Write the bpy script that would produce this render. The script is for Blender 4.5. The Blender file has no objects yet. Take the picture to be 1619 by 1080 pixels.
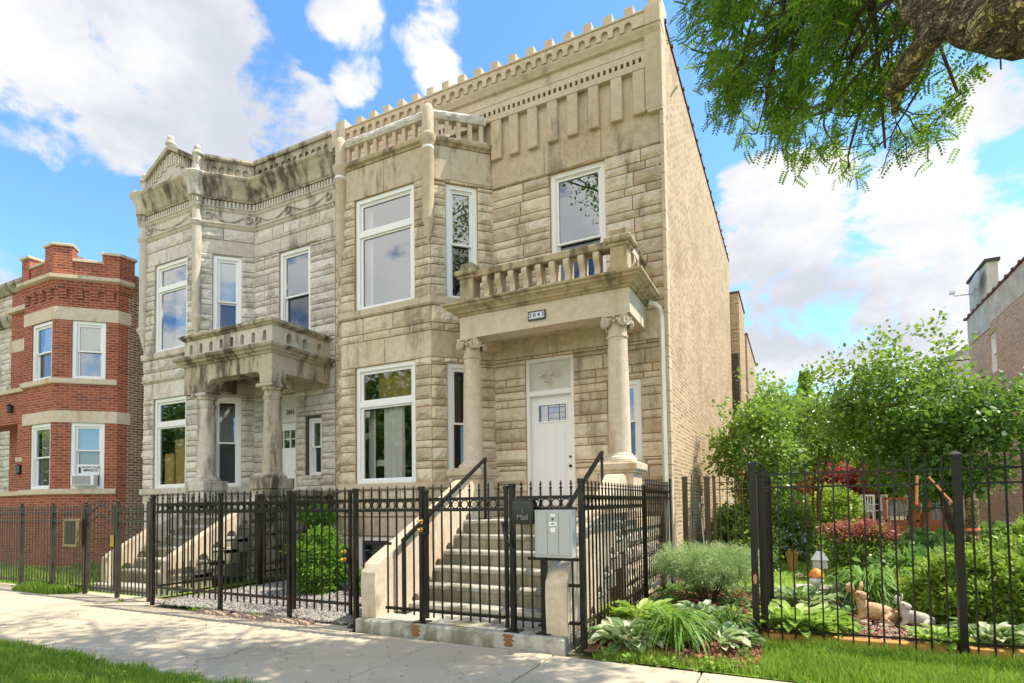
import bpy, math, random
import numpy as np
from mathutils import Vector, Matrix, noise
R_ = math.radians
random.seed(7); np.random.seed(7)
C = bpy.context.scene.collection
S = bpy.context.scene

# ---------------------------------------------------------------- camera
cam_d = bpy.data.cameras.new('camera'); cam = bpy.data.objects.new('camera', cam_d); C.objects.link(cam)
rx = Vector((0.8956, 0.4447, -0.0136)); dn = Vector((-0.0290, 0.0279, -0.9992)); fw = Vector((-0.4440, 0.8953, 0.0379))
fw.normalize(); rx = (rx - fw * rx.dot(fw)).normalized(); dn = fw.cross(rx)
M = Matrix(((rx.x, -dn.x, -fw.x, 0), (rx.y, -dn.y, -fw.y, 0), (rx.z, -dn.z, -fw.z, 1.4), (0, 0, 0, 1)))
cam.matrix_world = M
cam_d.sensor_width = 36; cam_d.lens = 36 * 898 / 1619; cam_d.shift_y = 222 / 1619
cam_d.clip_start = 0.05; cam_d.clip_end = 2000
S.camera = cam

# ---------------------------------------------------------------- light
SUN_EL, SUN_AZ = 57, 24           # azimuth counted from +X towards +Y (behind and right of the fronts)
sd = Vector((math.cos(R_(SUN_EL)) * math.cos(R_(SUN_AZ)), math.cos(R_(SUN_EL)) * math.sin(R_(SUN_AZ)), math.sin(R_(SUN_EL))))
ld = bpy.data.lights.new('sun', 'SUN'); ld.energy = 2.6; ld.angle = R_(0.5); ld.color = (1, 0.91, 0.77)
lo = bpy.data.objects.new('sun', ld); C.objects.link(lo)
lo.rotation_euler = sd.to_track_quat('Z', 'Y').to_euler()
S.view_settings.view_transform = 'Standard'; S.view_settings.look = 'None'
S.view_settings.gamma = 1; S.view_settings.exposure = 1.55
W = bpy.data.worlds.new('World'); S.world = W; W.use_nodes = True
nt = W.node_tree; nt.nodes.clear()
def N(t, ty, **kw):
    n = t.nodes.new(ty)
    for k, v in kw.items():
        if k.startswith('i_'):
            key = k[2:]; key = int(key) if key.isdigit() else key.replace('_', ' ')
            n.inputs[key].default_value = v
        else: setattr(n, k, v)
    return n
def L(t, a, b): t.links.new(a, b)
def math_(t, op, a, b=None, c=None, clamp=False):
    n = t.nodes.new('ShaderNodeMath'); n.operation = op; n.use_clamp = clamp
    for i, v in enumerate((a, b, c)):
        if v is None: continue
        if isinstance(v, (int, float)): n.inputs[i].default_value = v
        else: t.links.new(v, n.inputs[i])
    return n.outputs[0]
def ramp(t, fac, stops, interp='LINEAR'):
    n = t.nodes.new('ShaderNodeValToRGB'); n.color_ramp.interpolation = interp
    e = n.color_ramp.elements
    while len(e) > 1: e.remove(e[0])
    e[0].position = stops[0][0]; c = stops[0][1]; e[0].color = (*c, 1) if len(c) == 3 else c
    for p, c in stops[1:]:
        x = e.new(p); x.color = (*c, 1) if len(c) == 3 else c
    t.links.new(fac, n.inputs[0]); return n.outputs[0]
def mixc(t, fac, a, b, mode='MIX'):
    n = t.nodes.new('ShaderNodeMix'); n.data_type = 'RGBA'; n.blend_type = mode
    for s, v in ((n.inputs[0], fac), (n.inputs[6], a), (n.inputs[7], b)):
        if isinstance(v, (int, float)): s.default_value = v
        elif isinstance(v, tuple): s.default_value = (*v, 1) if len(v) == 3 else v
        else: t.links.new(v, s)
    return n.outputs[2]
def noise_(t, vec, scale, detail=4, rough=0.55, dist=0.0):
    n = N(t, 'ShaderNodeTexNoise'); n.inputs['Scale'].default_value = scale; n.inputs['Detail'].default_value = detail
    n.inputs['Roughness'].default_value = rough; n.inputs['Distortion'].default_value = dist
    if vec is not None: t.links.new(vec, n.inputs['Vector'])
    return n.outputs[0]
sky = N(nt, 'ShaderNodeTexSky', sky_type='NISHITA', sun_disc=False)
sky.sun_elevation = R_(SUN_EL); sky.sun_rotation = R_(90 - SUN_AZ); sky.altitude = 200; sky.air_density = 1.0; sky.dust_density = 0.3; sky.ozone_density = 2.0
geo = N(nt, 'ShaderNodeTexCoord')
D = geo.outputs['Generated']
nm = N(nt, 'ShaderNodeVectorMath', operation='NORMALIZE'); L(nt, D, nm.inputs[0]); D = nm.outputs[0]
blobs = [(-0.763,0.327,0.557,5.4),(-0.718,0.399,0.57,5.4),(-0.666,0.471,0.578,5.6),(-0.623,0.545,0.561,4.6),(-0.758,0.385,0.527,5.5),
(-0.811,0.337,0.478,3.6),(-0.707,0.473,0.526,5),(-0.515,0.564,0.646,3.0),(-0.407,0.629,0.662,2.6),(-0.435,0.654,0.619,2.4),
(-0.625,0.58,0.523,2.6),(-0.691,0.533,0.489,2.0),(-0.033,0.895,0.446,3.6),(0.032,0.908,0.417,4.4),(0.138,0.91,0.392,4.4),(0.217,0.904,0.369,4.0),
(0.006,0.937,0.35,6.5),(0.124,0.94,0.318,7.0),(0.22,0.929,0.296,6.5),(-0.034,0.973,0.23,3.6),(0.069,0.974,0.217,4.2),(0.196,0.961,0.197,5),
(0.223,0.852,0.462,3.2),(-0.448,0.627,0.638,2.2),(-0.533,0.596,0.601,2.4),(0.45,0.8,0.4,6),(-0.95,0.2,0.3,10),(0.3,-0.75,0.55,26),(-0.5,-0.7,0.35,28),(0.8,-0.4,0.4,18),(0.0,-0.9,0.25,22),(-0.3,-0.8,0.9,24)]
field = None
for bx, by, bz, r in blobs:
    v = Vector((bx, by, bz)).normalized()
    dp = N(nt, 'ShaderNodeVectorMath', operation='DOT_PRODUCT'); L(nt, D, dp.inputs[0]); dp.inputs[1].default_value = v
    mr = N(nt, 'ShaderNodeMapRange'); mr.inputs[1].default_value = math.cos(R_(r * 1.15)); mr.inputs[2].default_value = 1.0
    L(nt, dp.outputs['Value'], mr.inputs[0])
    field = mr.outputs[0] if field is None else math_(nt, 'MAXIMUM', field, mr.outputs[0])
mp = N(nt, 'ShaderNodeMapping'); mp.inputs['Scale'].default_value = (1, 1, 1.7); L(nt, D, mp.inputs[0])
n1 = noise_(nt, mp.outputs[0], 7.5, 9, 0.58, 0.25)
n2 = noise_(nt, mp.outputs[0], 3.2, 6, 0.6, 0.1)
f1 = math_(nt, 'POWER', field, 0.55)
f2 = math_(nt, 'ADD', math_(nt, 'MULTIPLY', f1, 0.70), math_(nt, 'MULTIPLY', math_(nt, 'SUBTRACT', n1, 0.5), 1.9))
mask = N(nt, 'ShaderNodeMapRange', interpolation_type='SMOOTHSTEP'); mask.inputs[1].default_value = 0.33; mask.inputs[2].default_value = 0.60
L(nt, f2, mask.inputs[0])
shade = N(nt, 'ShaderNodeMapRange', interpolation_type='SMOOTHSTEP'); shade.inputs[1].default_value = 0.38; shade.inputs[2].default_value = 0.64
L(nt, n2, shade.inputs[0])
cl = mixc(nt, shade.outputs[0], (0.35, 0.35, 0.352), (0.245, 0.255, 0.285))
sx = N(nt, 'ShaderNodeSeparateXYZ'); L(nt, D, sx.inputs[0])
back = N(nt, 'ShaderNodeMapRange', interpolation_type='SMOOTHSTEP'); back.inputs[1].default_value = 0.15; back.inputs[2].default_value = -0.6; back.inputs[3].default_value = 1.0; back.inputs[4].default_value = 2.15  # brightens the unseen clouds behind the camera, added fill for the shaded fronts
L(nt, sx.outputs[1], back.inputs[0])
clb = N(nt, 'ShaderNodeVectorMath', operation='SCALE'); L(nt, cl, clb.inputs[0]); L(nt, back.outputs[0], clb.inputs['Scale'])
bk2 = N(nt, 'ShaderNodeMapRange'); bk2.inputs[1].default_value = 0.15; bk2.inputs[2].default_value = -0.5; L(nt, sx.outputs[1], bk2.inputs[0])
cl = mixc(nt, bk2.outputs[0], clb.outputs[0], mixc(nt, 1.0, clb.outputs[0], (1.10, 1.0, 0.86), 'MULTIPLY'))  # unseen rear clouds tinted warm to offset cool fill on shaded walls
skc = N(nt, 'ShaderNodeHueSaturation'); L(nt, sky.outputs[0], skc.inputs['Color']); skc.inputs['Saturation'].default_value = 1.10; skc.inputs['Value'].default_value = 1.0
sm = N(nt, 'ShaderNodeVectorMath', operation='SCALE'); L(nt, skc.outputs[0], sm.inputs[0]); sm.inputs['Scale'].default_value = 0.105
tint = mixc(nt, 1.0, sm.outputs[0], (0.88, 1.06, 1.10), 'MULTIPLY')
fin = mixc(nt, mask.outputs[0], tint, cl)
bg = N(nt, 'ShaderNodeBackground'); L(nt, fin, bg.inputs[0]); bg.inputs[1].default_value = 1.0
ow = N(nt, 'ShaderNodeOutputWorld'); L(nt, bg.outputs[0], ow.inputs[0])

# ---------------------------------------------------------------- materials
def mat(name, col=(0.5, 0.5, 0.5), rough=0.7, build=None, metal=0.0, spec=0.5):
    m = bpy.data.materials.new(name); m.use_nodes = True; t = m.node_tree
    b = t.nodes['Principled BSDF']; b.inputs['Base Color'].default_value = (*col, 1)
    b.inputs['Roughness'].default_value = rough; b.inputs['Metallic'].default_value = metal
    b.inputs['Specular IOR Level'].default_value = spec
    if build: build(t, b)
    return m
def bump(t, b, h, strength=0.4, dist=0.01):
    n = t.nodes.new('ShaderNodeBump'); n.inputs['Strength'].default_value = strength; n.inputs['Distance'].default_value = dist
    t.links.new(h, n.inputs['Height']); t.links.new(n.outputs[0], b.inputs['Normal'])
def objco(t):
    return N(t, 'ShaderNodeTexCoord').outputs['Object']
def island(t):
    return N(t, 'ShaderNodeNewGeometry').outputs['Random Per Island']
def scaled(t, v, s):
    m = N(t, 'ShaderNodeMapping'); m.inputs['Scale'].default_value = s; t.links.new(v, m.inputs[0]); return m.outputs[0]
def stone(name, c1, c2, c3, grime=0.3, gcol=(0.07, 0.07, 0.055), bs=0.5, gthr=0.62, streak=True):
    def f(t, b):
        o = objco(t); r = island(t)
        col = ramp(t, r, [(0, c1), (0.45, c2), (1, c3)])
        n = noise_(t, o, 3.0, 7, 0.65)
        col = mixc(t, math_(t, 'MULTIPLY', n, 0.75), col, ramp(t, noise_(t, o, 9.0, 8, 0.72), [(0.3, tuple(x * 0.50 for x in c2)), (0.7, tuple(min(1, x * 1.15) for x in c3))]))
        och = ramp(t, noise_(t, o, 1.1, 6, 0.6), [(0.48, (0, 0, 0)), (0.68, (1, 1, 1))]); col = mixc(t, math_(t, 'MULTIPLY', och, 0.22), col, (c2[0] * .85, c2[1] * .66, c2[2] * .42))
        # weathering: soot and damp, streaked downwards
        sv = scaled(t, o, (1.3, 1.3, 0.35 if streak else 1.0))
        g = noise_(t, sv, 1.6, 8, 0.68)
        g2 = noise_(t, scaled(t, o, (7, 7, 0.9)), 1.0, 5, 0.6)
        gm = math_(t, 'ADD', g, math_(t, 'MULTIPLY', math_(t, 'SUBTRACT', g2, 0.5), 0.35))
        mk = N(t, 'ShaderNodeMapRange', interpolation_type='SMOOTHSTEP'); mk.inputs[1].default_value = gthr - 0.06; mk.inputs[2].default_value = gthr + 0.12; t.links.new(gm, mk.inputs[0])
        col = mixc(t, math_(t, 'MULTIPLY', mk.outputs[0], grime), col, gcol)
        t.links.new(col, b.inputs['Base Color'])
        h = math_(t, 'ADD', noise_(t, o, 26, 8, 0.7), math_(t, 'MULTIPLY', noise_(t, o, 90, 4, 0.6), 0.35))
        bump(t, b, h, bs, 0.02)
    return mat(name, c2, 0.88, f, spec=0.25)
def brick(name, c1, c2, mortar, scale=1.0, msize=0.011, bias=0.0, dark=None, bumpd=0.006, bw=0.205, bh=0.068, patch=None):
    def f(t, b):
        uv = N(t, 'ShaderNodeUVMap').outputs[0]
        br = N(t, 'ShaderNodeTexBrick'); t.links.new(uv, br.inputs['Vector'])
        br.offset = 0.5; br.squash = 1.0
        br.inputs['Color1'].default_value = (0, 0, 0, 1); br.inputs['Color2'].default_value = (1, 1, 1, 1); br.inputs['Mortar'].default_value = (0.5, 0.5, 0.5, 1)
        br.inputs['Scale'].default_value = 1.0; br.inputs['Mortar Size'].default_value = msize; br.inputs['Mortar Smooth'].default_value = 0.25
        br.inputs['Bias'].default_value = bias; br.inputs['Brick Width'].default_value = bw; br.inputs['Row Height'].default_value = bh
        o = objco(t)
        cr = ramp(t, br.outputs['Color'], [(0.0, c1)] + ([(0.12, dark), (0.22, c1)] if dark else []) + [(0.6, c2), (1.0, tuple(min(1, x * 1.25) for x in c2))])
        big = noise_(t, uv, 0.9, 6, 0.6)
        cr = mixc(t, 0.45, cr, ramp(t, noise_(t, uv, 16, 5, 0.7), [(0.3, tuple(x * 0.6 for x in c1)), (0.7, tuple(min(1, x * 1.3) for x in c2))]))
        cr = mixc(t, math_(t, 'MULTIPLY', ramp(t, big, [(0.45, (0, 0, 0)), (0.70, (1, 1, 1))]), 0.45), cr, tuple(x * 0.5 for x in c1))
        wn = N(t, 'ShaderNodeTexNoise'); wn.inputs['Scale'].default_value = 5.5; wn.inputs['Detail'].default_value = 2; t.links.new(scaled(t, uv, (1, 2.6, 1)), wn.inputs['Vector'])
        cr = mixc(t, ramp(t, wn.outputs[0], [(0.60, (0, 0, 0)), (0.66, (.55, .55, .55))]), cr, tuple(x * 0.45 for x in c2)); cr = mixc(t, ramp(t, wn.outputs[0], [(0.34, (.5, .5, .5)), (0.40, (0, 0, 0))]), cr, tuple(min(1, x * 1.35) for x in c2))
        col = mixc(t, br.outputs['Fac'], cr, mixc(t, 0.4, mortar, ramp(t, noise_(t, uv, 6, 5), [(0.3, tuple(x * 0.65 for x in mortar)), (0.7, mortar)])))
        if patch:
            pk = ramp(t, noise_(t, uv, 1.1, 6, 0.6), [(0.55, (0, 0, 0)), (0.62, (1, 1, 1))])
            col = mixc(t, math_(t, 'MULTIPLY', pk, 0.5), col, patch)
        t.links.new(col, b.inputs['Base Color'])
        h = math_(t, 'ADD', math_(t, 'MULTIPLY', math_(t, 'SUBTRACT', 1.0, br.outputs['Fac']), 1.0), math_(t, 'MULTIPLY', noise_(t, uv, 60, 5, 0.7), 0.5))
        bump(t, b, h, 0.6, bumpd)
    return mat(name, c1, 0.9, f, spec=0.2)
def leafmat(name, stops, trans=0.35, rough=0.5, hue=0.0, spec=0.3):
    m = bpy.data.materials.new(name); m.use_nodes = True; t = m.node_tree
    b = t.nodes['Principled BSDF']; out = t.nodes['Material Output']
    r = island(t); o = objco(t)
    fac = math_(t, 'ADD', math_(t, 'MULTIPLY', r, 0.65), math_(t, 'MULTIPLY', noise_(t, o, 2.2, 3), 0.45), clamp=True)
    col = ramp(t, fac, stops)
    t.links.new(col, b.inputs['Base Color']); b.inputs['Roughness'].default_value = rough
    b.inputs['Specular IOR Level'].default_value = spec
    tr = N(t, 'ShaderNodeBsdfTranslucent')
    tc = mixc(t, 0.5, col, (0.35, 0.55, 0.05)) if hue == 0 else col
    t.links.new(tc, tr.inputs[0])
    mx = N(t, 'ShaderNodeMixShader'); mx.inputs[0].default_value = trans
    t.links.new(b.outputs[0], mx.inputs[1]); t.links.new(tr.outputs[0], mx.inputs[2]); t.links.new(mx.outputs[0], out.inputs[0])
    return m
def simple_noise(name, c1, c2, scale=5, rough=0.8, bs=0.3, bd=0.01, spec=0.3, metal=0.0, detail=6):
    def f(t, b):
        o = objco(t); n = noise_(t, o, scale, detail, 0.65)
        t.links.new(ramp(t, n, [(0.3, c1), (0.7, c2)]), b.inputs['Base Color'])
        if bs: bump(t, b, noise_(t, o, scale * 4, 6, 0.65), bs, bd)
    return mat(name, c1, rough, f, spec=spec, metal=metal)

LIME = stone('limestone_buff', (0.46, 0.345, 0.23), (0.67, 0.54, 0.385), (0.85, 0.735, 0.565), 0.55, (0.17, 0.13, 0.075), 1.0, 0.56)
LIMET = stone('limestone_rain_stained', (0.52, 0.42, 0.29), (0.56, 0.46, 0.33), (0.60, 0.51, 0.38), 0.75, (0.10, 0.09, 0.06), 0.18, 0.545)
LIMES = stone('limestone_dressed', (0.56, 0.44, 0.30), (0.60, 0.485, 0.345), (0.64, 0.525, 0.385), 0.7, (0.15, 0.135, 0.09), 0.18, 0.60)
LIMEP = stone('limestone_porch', (0.59, 0.485, 0.36), (0.63, 0.525, 0.40), (0.67, 0.57, 0.45), 0.6, (0.38, 0.21, 0.06), 0.15, 0.575)
LIMED = stone('limestone_dirty_cornice', (0.44, 0.34, 0.21), (0.50, 0.39, 0.245), (0.55, 0.44, 0.29), 0.85, (0.12, 0.105, 0.065), 0.25, 0.50)
GREY = stone('greystone_rough', (0.46, 0.42, 0.36), (0.63, 0.585, 0.51), (0.80, 0.75, 0.67), 0.62, (0.11, 0.10, 0.08), 0.8, 0.575)
GREYS = stone('greystone_dressed', (0.54, 0.48, 0.395), (0.60, 0.54, 0.45), (0.66, 0.60, 0.51), 0.75, (0.10, 0.085, 0.06), 0.2, 0.56)
GREYD = stone('greystone_sooty', (0.40, 0.33, 0.235), (0.46, 0.39, 0.285), (0.52, 0.45, 0.34), 0.9, (0.065, 0.055, 0.035), 0.25, 0.50)
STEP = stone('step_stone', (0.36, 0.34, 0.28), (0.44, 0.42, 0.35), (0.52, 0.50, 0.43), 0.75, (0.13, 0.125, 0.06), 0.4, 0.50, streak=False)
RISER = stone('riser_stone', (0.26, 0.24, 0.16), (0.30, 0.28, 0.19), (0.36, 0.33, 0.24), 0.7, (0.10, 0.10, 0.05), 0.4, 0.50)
CHEEK = stone('cheek_stone', (0.50, 0.40, 0.27), (0.58, 0.475, 0.34), (0.63, 0.53, 0.40), 0.6, (0.36, 0.21, 0.07), 0.3, 0.58)
MORT = simple_noise('ochre_mortar', (0.34, 0.19, 0.06), (0.46, 0.28, 0.11), 4, 0.95)
MORTG = simple_noise('grey_mortar', (0.26, 0.23, 0.18), (0.38, 0.34, 0.27), 4, 0.95)
BRICKC = brick('common_brick', (0.32, 0.19, 0.10), (0.50, 0.35, 0.20), (0.58, 0.47, 0.32), msize=0.013, dark=(0.13, 0.09, 0.07), patch=(0.33, 0.22, 0.13))
BRICKC2 = None
BRICKR = brick('red_face_brick', (0.20, 0.055, 0.033), (0.37, 0.105, 0.055), (0.46, 0.23, 0.165), msize=0.010, dark=(0.10, 0.045, 0.04))
BRICKD = brick('dark_common_brick', (0.13, 0.085, 0.06), (0.30, 0.14, 0.085), (0.50, 0.43, 0.32), msize=0.013, dark=(0.05, 0.045, 0.045))
BRICKP = brick('pink_common_brick', (0.44, 0.215, 0.125), (0.60, 0.36, 0.23), (0.60, 0.52, 0.42), msize=0.014, dark=(0.20, 0.09, 0.06))
IRON = mat('black_painted_iron', (0.022, 0.020, 0.018), 0.32, lambda t, b: (
    t.links.new(ramp(t, noise_(t, objco(t), 6, 5, 0.6), [(0.35, (0.006, 0.0055, 0.005)), (0.62, (0.014, 0.011, 0.008)), (0.78, (0.05, 0.03, 0.014))]), b.inputs['Base Color']),
    bump(t, b, noise_(t, objco(t), 60, 3), 0.15, 0.003)), spec=0.35)
IRONW = mat('weathered_iron', (0.045, 0.038, 0.03), 0.5, lambda t, b:
    t.links.new(ramp(t, noise_(t, objco(t), 5, 6, 0.7), [(0.35, (0.016, 0.014, 0.012)), (0.6, (0.05, 0.038, 0.024)), (0.75, (0.11, 0.08, 0.045))]), b.inputs['Base Color']), spec=0.5)
WHITE = mat('white_vinyl', (0.82, 0.81, 0.79), 0.35)
CREAM = simple_noise('cream_paint', (0.66, 0.63, 0.55), (0.74, 0.71, 0.64), 2, 0.5, 0.05)
DOORW = mat('white_door_paint', (0.81, 0.81, 0.80), 0.4)
GREYMET = mat('grey_enamel', (0.42, 0.425, 0.415), 0.4, spec=0.5)
BRASS = mat('brass', (0.75, 0.52, 0.16), 0.22, metal=1.0)
DARKM = mat('dark_bronze', (0.02, 0.018, 0.016), 0.35)
BLACKP = mat('glossy_black', (0.012, 0.012, 0.013), 0.12, spec=0.6)
GALV = simple_noise('galvanised', (0.45, 0.46, 0.44), (0.6, 0.6, 0.58), 8, 0.4, 0.0, metal=0.6)
GUTTER = simple_noise('cream_gutter', (0.56, 0.53, 0.42), (0.68, 0.65, 0.54), 3, 0.45, 0.0)
CURT = mat('sheer_curtain', (0.86, 0.85, 0.80), 0.8)
CURTG = mat('gold_curtain', (0.45, 0.32, 0.09), 0.8)
BLIND = mat('window_blind', (0.74, 0.76, 0.76), 0.7)
BLINDB = mat('beige_shade', (0.46, 0.45, 0.36), 0.8)
ROOM = mat('interior_wall', (0.30, 0.27, 0.23), 0.9)
CARD = simple_noise('moving_carton', (0.55, 0.42, 0.14), (0.65, 0.52, 0.2), 3, 0.8)
TARR = simple_noise('roof_felt', (0.05, 0.05, 0.05), (0.09, 0.09, 0.09), 3, 0.95)
TILE = simple_noise('clay_coping', (0.10, 0.04, 0.03), (0.18, 0.07, 0.05), 6, 0.6)
WOODR = simple_noise('redwood_stain', (0.32, 0.10, 0.045), (0.42, 0.15, 0.07), 4, 0.7)
WOODO = simple_noise('orange_timber', (0.42, 0.20, 0.05), (0.55, 0.30, 0.09), 3, 0.75)
def glass(name, refl=0.35, tint=(0.75, 0.8, 0.8), rough=0.0, wav=0.02):
    m = bpy.data.materials.new(name); m.use_nodes = True; t = m.node_tree; t.nodes.remove(t.nodes['Principled BSDF'])
    out = t.nodes['Material Output']
    g = N(t, 'ShaderNodeBsdfGlossy'); g.inputs['Roughness'].default_value = rough; g.inputs[0].default_value = (0.54, 0.60, 0.68, 1)
    if wav:
        bp = N(t, 'ShaderNodeBump'); bp.inputs['Strength'].default_value = wav; bp.inputs['Distance'].default_value = 0.05
        t.links.new(noise_(t, objco(t), 1.6, 2), bp.inputs['Height']); t.links.new(bp.outputs[0], g.inputs['Normal'])
    tr = N(t, 'ShaderNodeBsdfTransparent'); tr.inputs[0].default_value = (*tint, 1)
    fr = N(t, 'ShaderNodeFresnel'); fr.inputs[0].default_value = 1.5
    f = math_(t, 'ADD', math_(t, 'MULTIPLY', fr.outputs[0], 1.2), refl, clamp=True)
    mx = N(t, 'ShaderNodeMixShader'); t.links.new(f, mx.inputs[0]); t.links.new(tr.outputs[0], mx.inputs[1]); t.links.new(g.outputs[0], mx.inputs[2]); t.links.new(mx.outputs[0], out.inputs[0])
    return m
GLASS = glass('window_glass', 0.30, (0.86, 0.88, 0.88))
GLASSL = glass('clear_window_glass', 0.14, (0.93, 0.94, 0.93))
GLASSM = glass('screened_glass', 0.10, (0.35, 0.37, 0.38))
def f_conc(t, b):
    o = objco(t)
    c = ramp(t, noise_(t, o, 1.3, 8, 0.65), [(0.3, (0.44, 0.355, 0.235)), (0.7, (0.60, 0.505, 0.35))])
    c = mixc(t, 0.5, c, ramp(t, noise_(t, o, 45, 6, 0.75), [(0.3, (0.36, 0.295, 0.20)), (0.7, (0.62, 0.53, 0.38))]))
    c = mixc(t, math_(t, 'MULTIPLY', island(t), 0.22), c, (0.38, 0.37, 0.34))
    sp = N(t, 'ShaderNodeTexVoronoi'); sp.inputs['Scale'].default_value = 7; L(t, o, sp.inputs['Vector'])
    c = mixc(t, ramp(t, sp.outputs[0], [(0.03, (0.8, 0.8, 0.8)), (0.06, (0, 0, 0))]), c, (0.22, 0.19, 0.15))
    st = ramp(t, noise_(t, o, .9, 7, .7), [(0.50, (0, 0, 0)), (0.66, (1, 1, 1))]); c = mixc(t, math_(t, 'MULTIPLY', st, .35), c, (0.24, 0.20, 0.15))
    vo = N(t, 'ShaderNodeTexVoronoi', feature='DISTANCE_TO_EDGE'); vo.inputs['Scale'].default_value = .55
    va_ = N(t, 'ShaderNodeVectorMath', operation='ADD'); nz = N(t, 'ShaderNodeTexNoise'); nz.inputs['Scale'].default_value = 2.5; nz.inputs['Detail'].default_value = 6; L(t, o, nz.inputs['Vector']); L(t, o, va_.inputs[0]); s_ = N(t, 'ShaderNodeVectorMath', operation='SCALE'); L(t, nz.outputs['Color'], s_.inputs[0]); s_.inputs['Scale'].default_value = .8; L(t, s_.outputs[0], va_.inputs[1]); L(t, va_.outputs[0], vo.inputs['Vector'])
    ck = math_(t, 'MULTIPLY', ramp(t, vo.outputs[0], [(0, (1, 1, 1)), (.006, (0, 0, 0))]), ramp(t, noise_(t, o, .5, 2), [(.5, (0, 0, 0)), (.56, (1, 1, 1))])); c = mixc(t, math_(t, 'MULTIPLY', ck, .8), c, (0.08, 0.065, 0.05))
    t.links.new(c, b.inputs['Base Color'])
    bump(t, b, math_(t, 'ADD', noise_(t, o, 120, 6, 0.7), noise_(t, o, 9, 5, 0.6)), 0.35, 0.006)
CONC = mat('sidewalk_concrete', rough=0.9, build=f_conc, spec=0.25)
SOIL = simple_noise('ground_soil', (0.10, 0.09, 0.05), (0.17, 0.17, 0.08), 2.5, 0.95, 0.6, 0.03)
LAWN = simple_noise('lawn_green', (0.12, 0.21, 0.025), (0.24, 0.36, 0.05), 3, 0.95, 0.5, 0.02)
MULCH = simple_noise('bark_mulch', (0.14, 0.07, 0.04), (0.36, 0.22, 0.14), 22, 0.95, 1.0, 0.03)
ASPH = simple_noise('asphalt', (0.04, 0.04, 0.04), (0.06, 0.06, 0.06), 20, 0.9)
def f_bark(t, b):
    o = objco(t)
    wv = N(t, 'ShaderNodeVectorMath', operation='ADD'); nz = N(t, 'ShaderNodeTexNoise'); nz.inputs['Scale'].default_value = 4; nz.inputs['Detail'].default_value = 3; L(t, o, nz.inputs['Vector'])
    sc_ = N(t, 'ShaderNodeVectorMath', operation='SCALE'); L(t, nz.outputs['Color'], sc_.inputs[0]); sc_.inputs['Scale'].default_value = .30; L(t, o, wv.inputs[0]); L(t, sc_.outputs[0], wv.inputs[1])
    st_ = scaled(t, wv.outputs[0], (2.2, 4.5, 5.5))
    rg = math_(t, 'ABSOLUTE', math_(t, 'SUBTRACT', noise_(t, st_, 2.6, 5, .6, .6), 0.5))
    rg2 = math_(t, 'ABSOLUTE', math_(t, 'SUBTRACT', noise_(t, st_, 7.0, 4, .6, .4), 0.5))
    cr = math_(t, 'MINIMUM', math_(t, 'MULTIPLY', rg, 13.0), math_(t, 'ADD', math_(t, 'MULTIPLY', rg2, 9.0), .25), clamp=True)
    n = noise_(t, o, 9, 6, .7)
    col = ramp(t, n, [(0.3, (0.30, 0.20, 0.10)), (0.55, (0.56, 0.42, 0.23)), (0.75, (0.72, 0.62, 0.44))])
    col = mixc(t, ramp(t, noise_(t, o, 3, 5), [(0.45, (0, 0, 0)), (0.62, (0.75, 0.75, 0.75))]), col, (0.46, 0.38, 0.08))
    col = mixc(t, cr, (0.02, 0.015, 0.010), col)
    t.links.new(col, b.inputs['Base Color'])
    bump(t, b, math_(t, 'ADD', cr, math_(t, 'MULTIPLY', n, .4)), 1.0, 0.05)
BARK = mat('tree_bark', rough=0.85, build=f_bark, spec=0.3)
TWIG = mat('twig_bark', (0.07, 0.045, 0.03), 0.85)
TWIGR = mat('russet_twig', (0.22, 0.09, 0.035), 0.85)
LOC = leafmat('locust_leaf', [(0.1, (0.025, 0.08, 0.010)), (0.5, (0.09, 0.20, 0.02)), (0.9, (0.28, 0.42, 0.035))], 0.45)
LILAC = leafmat('lilac_leaf', [(0.1, (0.045, 0.11, 0.025)), (0.5, (0.14, 0.25, 0.04)), (0.9, (0.36, 0.48, 0.10))], 0.45, 0.36, spec=0.7)
LILACD = leafmat('dark_shrub_leaf', [(0.1, (0.035, 0.10, 0.025)), (0.5, (0.075, 0.17, 0.035)), (0.9, (0.16, 0.28, 0.06))], 0.4, 0.42, spec=0.45)
FARL = leafmat('far_leaf', [(0.1, (0.10, 0.20, 0.03)), (0.9, (0.26, 0.42, 0.07))], 0.45)
GRASSM = leafmat('grass_blade', [(0.1, (0.09, 0.17, 0.015)), (0.5, (0.18, 0.31, 0.025)), (0.9, (0.36, 0.48, 0.09))], 0.45)
HOSTA = leafmat('hosta_leaf', [(0.1, (0.20, 0.33, 0.05)), (0.6, (0.36, 0.52, 0.09)), (0.9, (0.55, 0.66, 0.24))], 0.4)
HOSTAV = leafmat('variegated_leaf', [(0.1, (0.10, 0.19, 0.07)), (0.5, (0.16, 0.27, 0.10)), (0.62, (0.55, 0.60, 0.36)), (0.9, (0.68, 0.70, 0.50))], 0.25)
DAYL = leafmat('daylily_leaf', [(0.1, (0.10, 0.22, 0.03)), (0.9, (0.24, 0.40, 0.07))], 0.35)
YEW = leafmat('yew_needle', [(0.1, (0.08, 0.17, 0.02)), (0.5, (0.24, 0.36, 0.04)), (0.9, (0.50, 0.60, 0.12))], 0.4)
JUNI = leafmat('juniper_needle', [(0.1, (0.14, 0.24, 0.09)), (0.5, (0.32, 0.43, 0.19)), (0.9, (0.52, 0.60, 0.33))], 0.35)
THUJ = leafmat('thuja_spray', [(0.1, (0.05, 0.16, 0.012)), (0.9, (0.17, 0.36, 0.03))], 0.3)
PINKL = leafmat('barberry_pink_leaf', [(0.1, (0.20, 0.045, 0.035)), (0.9, (0.55, 0.20, 0.15))], 0.3, hue=1)
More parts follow.
